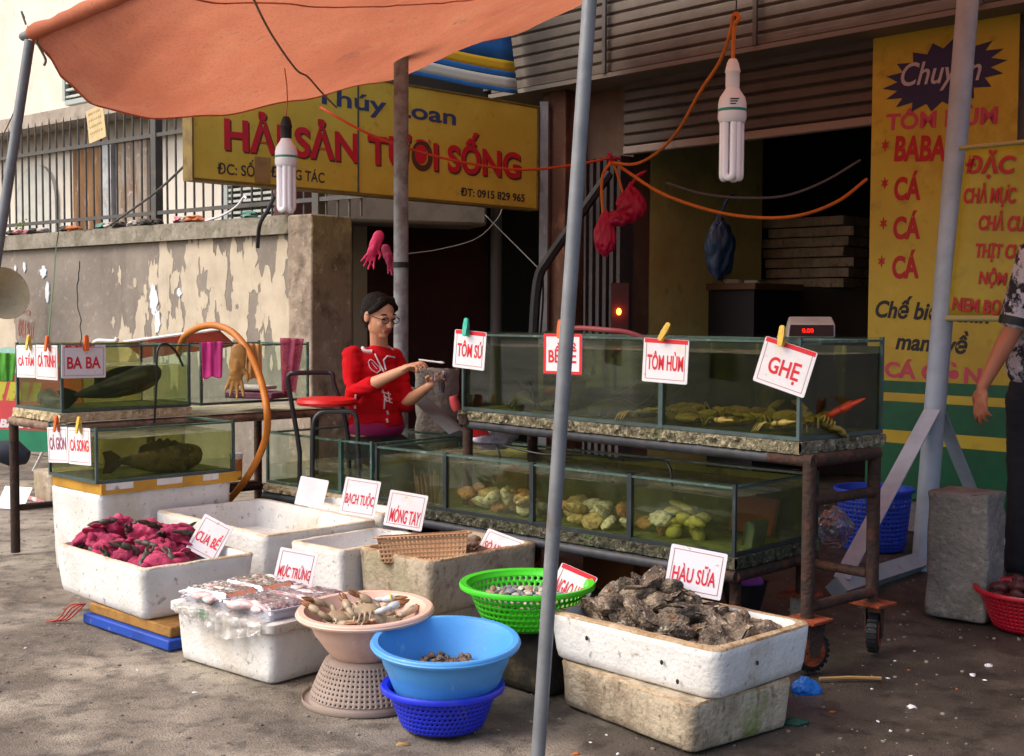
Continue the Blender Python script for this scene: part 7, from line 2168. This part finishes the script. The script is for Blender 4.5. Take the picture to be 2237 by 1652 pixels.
rope('air_hose', 'red hose loop on the rim of the upper tank behind the thin pole', curve([urM @ V((-1.62, .30, 1.06)), urM @ V((-1.50, .26, 1.17)), urM @ V((-1.38, .22, 1.20)), urM @ V((-1.2, .24, 1.195)), urM @ V((-1.1, .30, 1.18)), urM @ V((-1.0, .4, 1.12))], 6), .011, mat('dull_red_hose', '9c4a52', rough=.5), 'hose', 8)
# litter on top of the wall
r8 = random.Random(9)
ml_ = [mat('pale_rag', 'b5aaa0', rough=.9), mat('pink_rag', 'c9808c', rough=.9), mat('dark_rag', '4f4a44', rough=.9), mat('teal_rag', '5f8a80', rough=.9), mat('orange_rag', 'c0724a', rough=.9)]
nm_ = ('pale', 'pink', 'dark', 'teal', 'orange')
for i in range(16):
    x = r8.uniform(.0, 3.8); k = (2, 0, 2, 3, 2, 1, 0, 4)[i % 8]
    bm = bmesh.new(); bmesh.ops.create_icosphere(bm, subdivisions=3, radius=1)
    for v in bm.verts:
        v.co *= 1 + .5 * NZ.noise(v.co * 1.7 + V((i, 0, 0))) + .3 * NZ.noise(v.co * 4 + V((0, i, 0)))
        v.co = V((v.co.x * .07, v.co.y * .05, v.co.z * .028))
    me = bpy.data.meshes.new('rag'); bm.to_mesh(me); bm.free(); me.materials.append(ml_[k])
    o = obj('rag', me, None, 60); o.matrix_world = WM @ M.Translation((x, .05, 1.985)) @ rotz(r8.uniform(0, 180))
    tag(o, nm_[k] + ' rag caught on top of the boundary wall under the railing', 'rag', 'rags on the boundary wall')
# a curled pale scrap and a sprig of weed on the wall
rope('paper_curl', 'curled pale strip lying on the wall top left of the pillar', curve([WM @ V((2.95, 0, 1.96)), WM @ V((3.15, .02, 2.0)), WM @ V((3.3, .03, 2.06)), WM @ V((3.38, .03, 2.12)), WM @ V((3.42, .02, 2.1))], 5), [.009] * 20 + [.006], m_trim, 'strip', 6)
wd2 = thing('weed', 'small sprig of green weed growing on the wall top at the left', 'weed', mtx=WM @ M.Translation((.28, -.02, 1.96)))
b = MB()
for i in range(26):
    a = r8.uniform(0, 6.28); h = r8.uniform(.01, .13); rr = r8.uniform(.01, .09)
    q = V((rr * math.cos(a), rr * math.sin(a) * .6, h))
    d1 = V((r8.uniform(-1, 1), r8.uniform(-1, 1), r8.uniform(-.3, .8))).normalized() * .028; d2 = d1.cross(V((0, 0, 1))).normalized() * .012
    b.add([q, q + d1 * .5 + d2, q + d1, q + d1 * .5 - d2], [(0, 1, 2, 3)])
b.build('leaves', mat('yellow_green_leaf', '7f9a3a', rough=.6, transl=.3), wd2, ang=0)
b = MB(); b.tube(curve([(0, 0, -.02), (.02, 0, .05), (.04, .01, .12)], 4), .003, 5); b.build('stem', m_dkrope, wd2)
# litter on the ground
m_scr = mat('white_scrap', 'd5d3d6', rough=.7); m_tan = mat('tan_scrap', '9a7a4c', rough=.8); m_osc = mat('orange_peel', 'b5642a', rough=.7)
def scrap(label, px, py, m, s_, cat, group, seed, flat=.35):
    p = onz(px, py)
    bm = bmesh.new(); bmesh.ops.create_icosphere(bm, subdivisions=2, radius=1)
    for v in bm.verts:
        v.co *= 1 + .45 * NZ.noise(v.co * 1.4 + V((seed, 0, 0))) + .25 * NZ.noise(v.co * 3.3 + V((0, seed, 0)))
        v.co = V((v.co.x * s_, v.co.y * s_ * .65, v.co.z * s_ * flat))
    me = bpy.data.meshes.new('scrap'); bm.to_mesh(me); bm.free(); me.materials.append(m)
    o_ = obj('litter_scrap', me, None, 60)
    o_.matrix_world = M.Translation((p.x, p.y, ground_h(p.x, p.y) + s_ * flat * .5)) @ rotz(seed * 37 % 180)
    return tag(o_, label, cat, group)
for i, (px, py, s_) in enumerate([(2160, 1449, .018), (2125, 1470, .016), (1992, 1544, .02), (1940, 1478, .007), (1955, 1440, .006), (1905, 1500, .007), (1945, 1592, .008), (1918, 1573, .007), (2152, 1483, .009), (1998, 1418, .006), (1990, 1650, .009), (1350, 1640, .008), (1325, 1600, .006), (1290, 1615, .006), (425, 1510, .008), (70, 1260, .008), (55, 1412, .008), (300, 1460, .006)]):
    scrap('pale scrap of litter on the dark ground', px, py, m_scr, s_, 'litter', 'pale scraps on the ground', i + 1)
for i, (px, py, s_) in enumerate([(1818, 1555, .012), (2090, 1500, .006), (1985, 1460, .007), (1885, 1450, .006), (880, 1622, .022), (1258, 1640, .014), (1460, 1650, .01)]):
    scrap('orange brown scrap of litter on the ground', px, py, m_osc if i != 4 else m_tan, s_, 'litter', 'orange brown scraps on the ground', i + 30, .25)
a0, a1 = onz(1790, 1488), onz(1925, 1487)
tag(MB().tube([a0 + V((0, 0, .008)), a0.lerp(a1, .5) + V((0, .01, .009)), a1 + V((0, 0, .008))], .006, 6).build('stick', m_tan), 'thin tan stick lying on the dark ground right of the oyster box', 'stick')
r9 = random.Random(15)
b = MB()
for i in range(3200):
    x, y = r9.uniform(-3.2, 3.2), r9.uniform(2.6, 8.5)
    s_ = r9.choice((.003, .004, .004, .006, .009))
    z = ground_h(x, y)
    b.ell((x, y, z + s_ * .2), (s_, s_ * r9.uniform(.5, 1), s_ * .6), 5, 3)
tag(b.build('grit', mat('pale_grit', '8b8276', [('544c44', 3, .45, .6, .9)], rough=.9), ang=0, merge=False), 'fine grit and crumbs scattered over the street', 'grit', kind='stuff')
# white card and red scraps on the ground under the left stand
tag(MB().box(-.11, .11, -.002, .002, 0, .16).build('white_paper', m_card, mtx=M.Translation(onz(20, 1112)) @ rotz(-20) @ M.Rotation(R(-35), 4, 'X')), 'crumpled white paper leaning on the ground behind the left stand leg', 'paper')
rope('red_strip', 'red and white strips lying on the ground behind the left stand leg', curve([onz(35, 1105) + V((0, 0, .02)), onz(60, 1098) + V((0, 0, .03)), onz(100, 1108) + V((0, 0, .02))], 5), .018, mat('red_white_strip', 'b5777a', [('d8d2d0', 12, .5, .58, .9)], rough=.7), 'strip', 8)
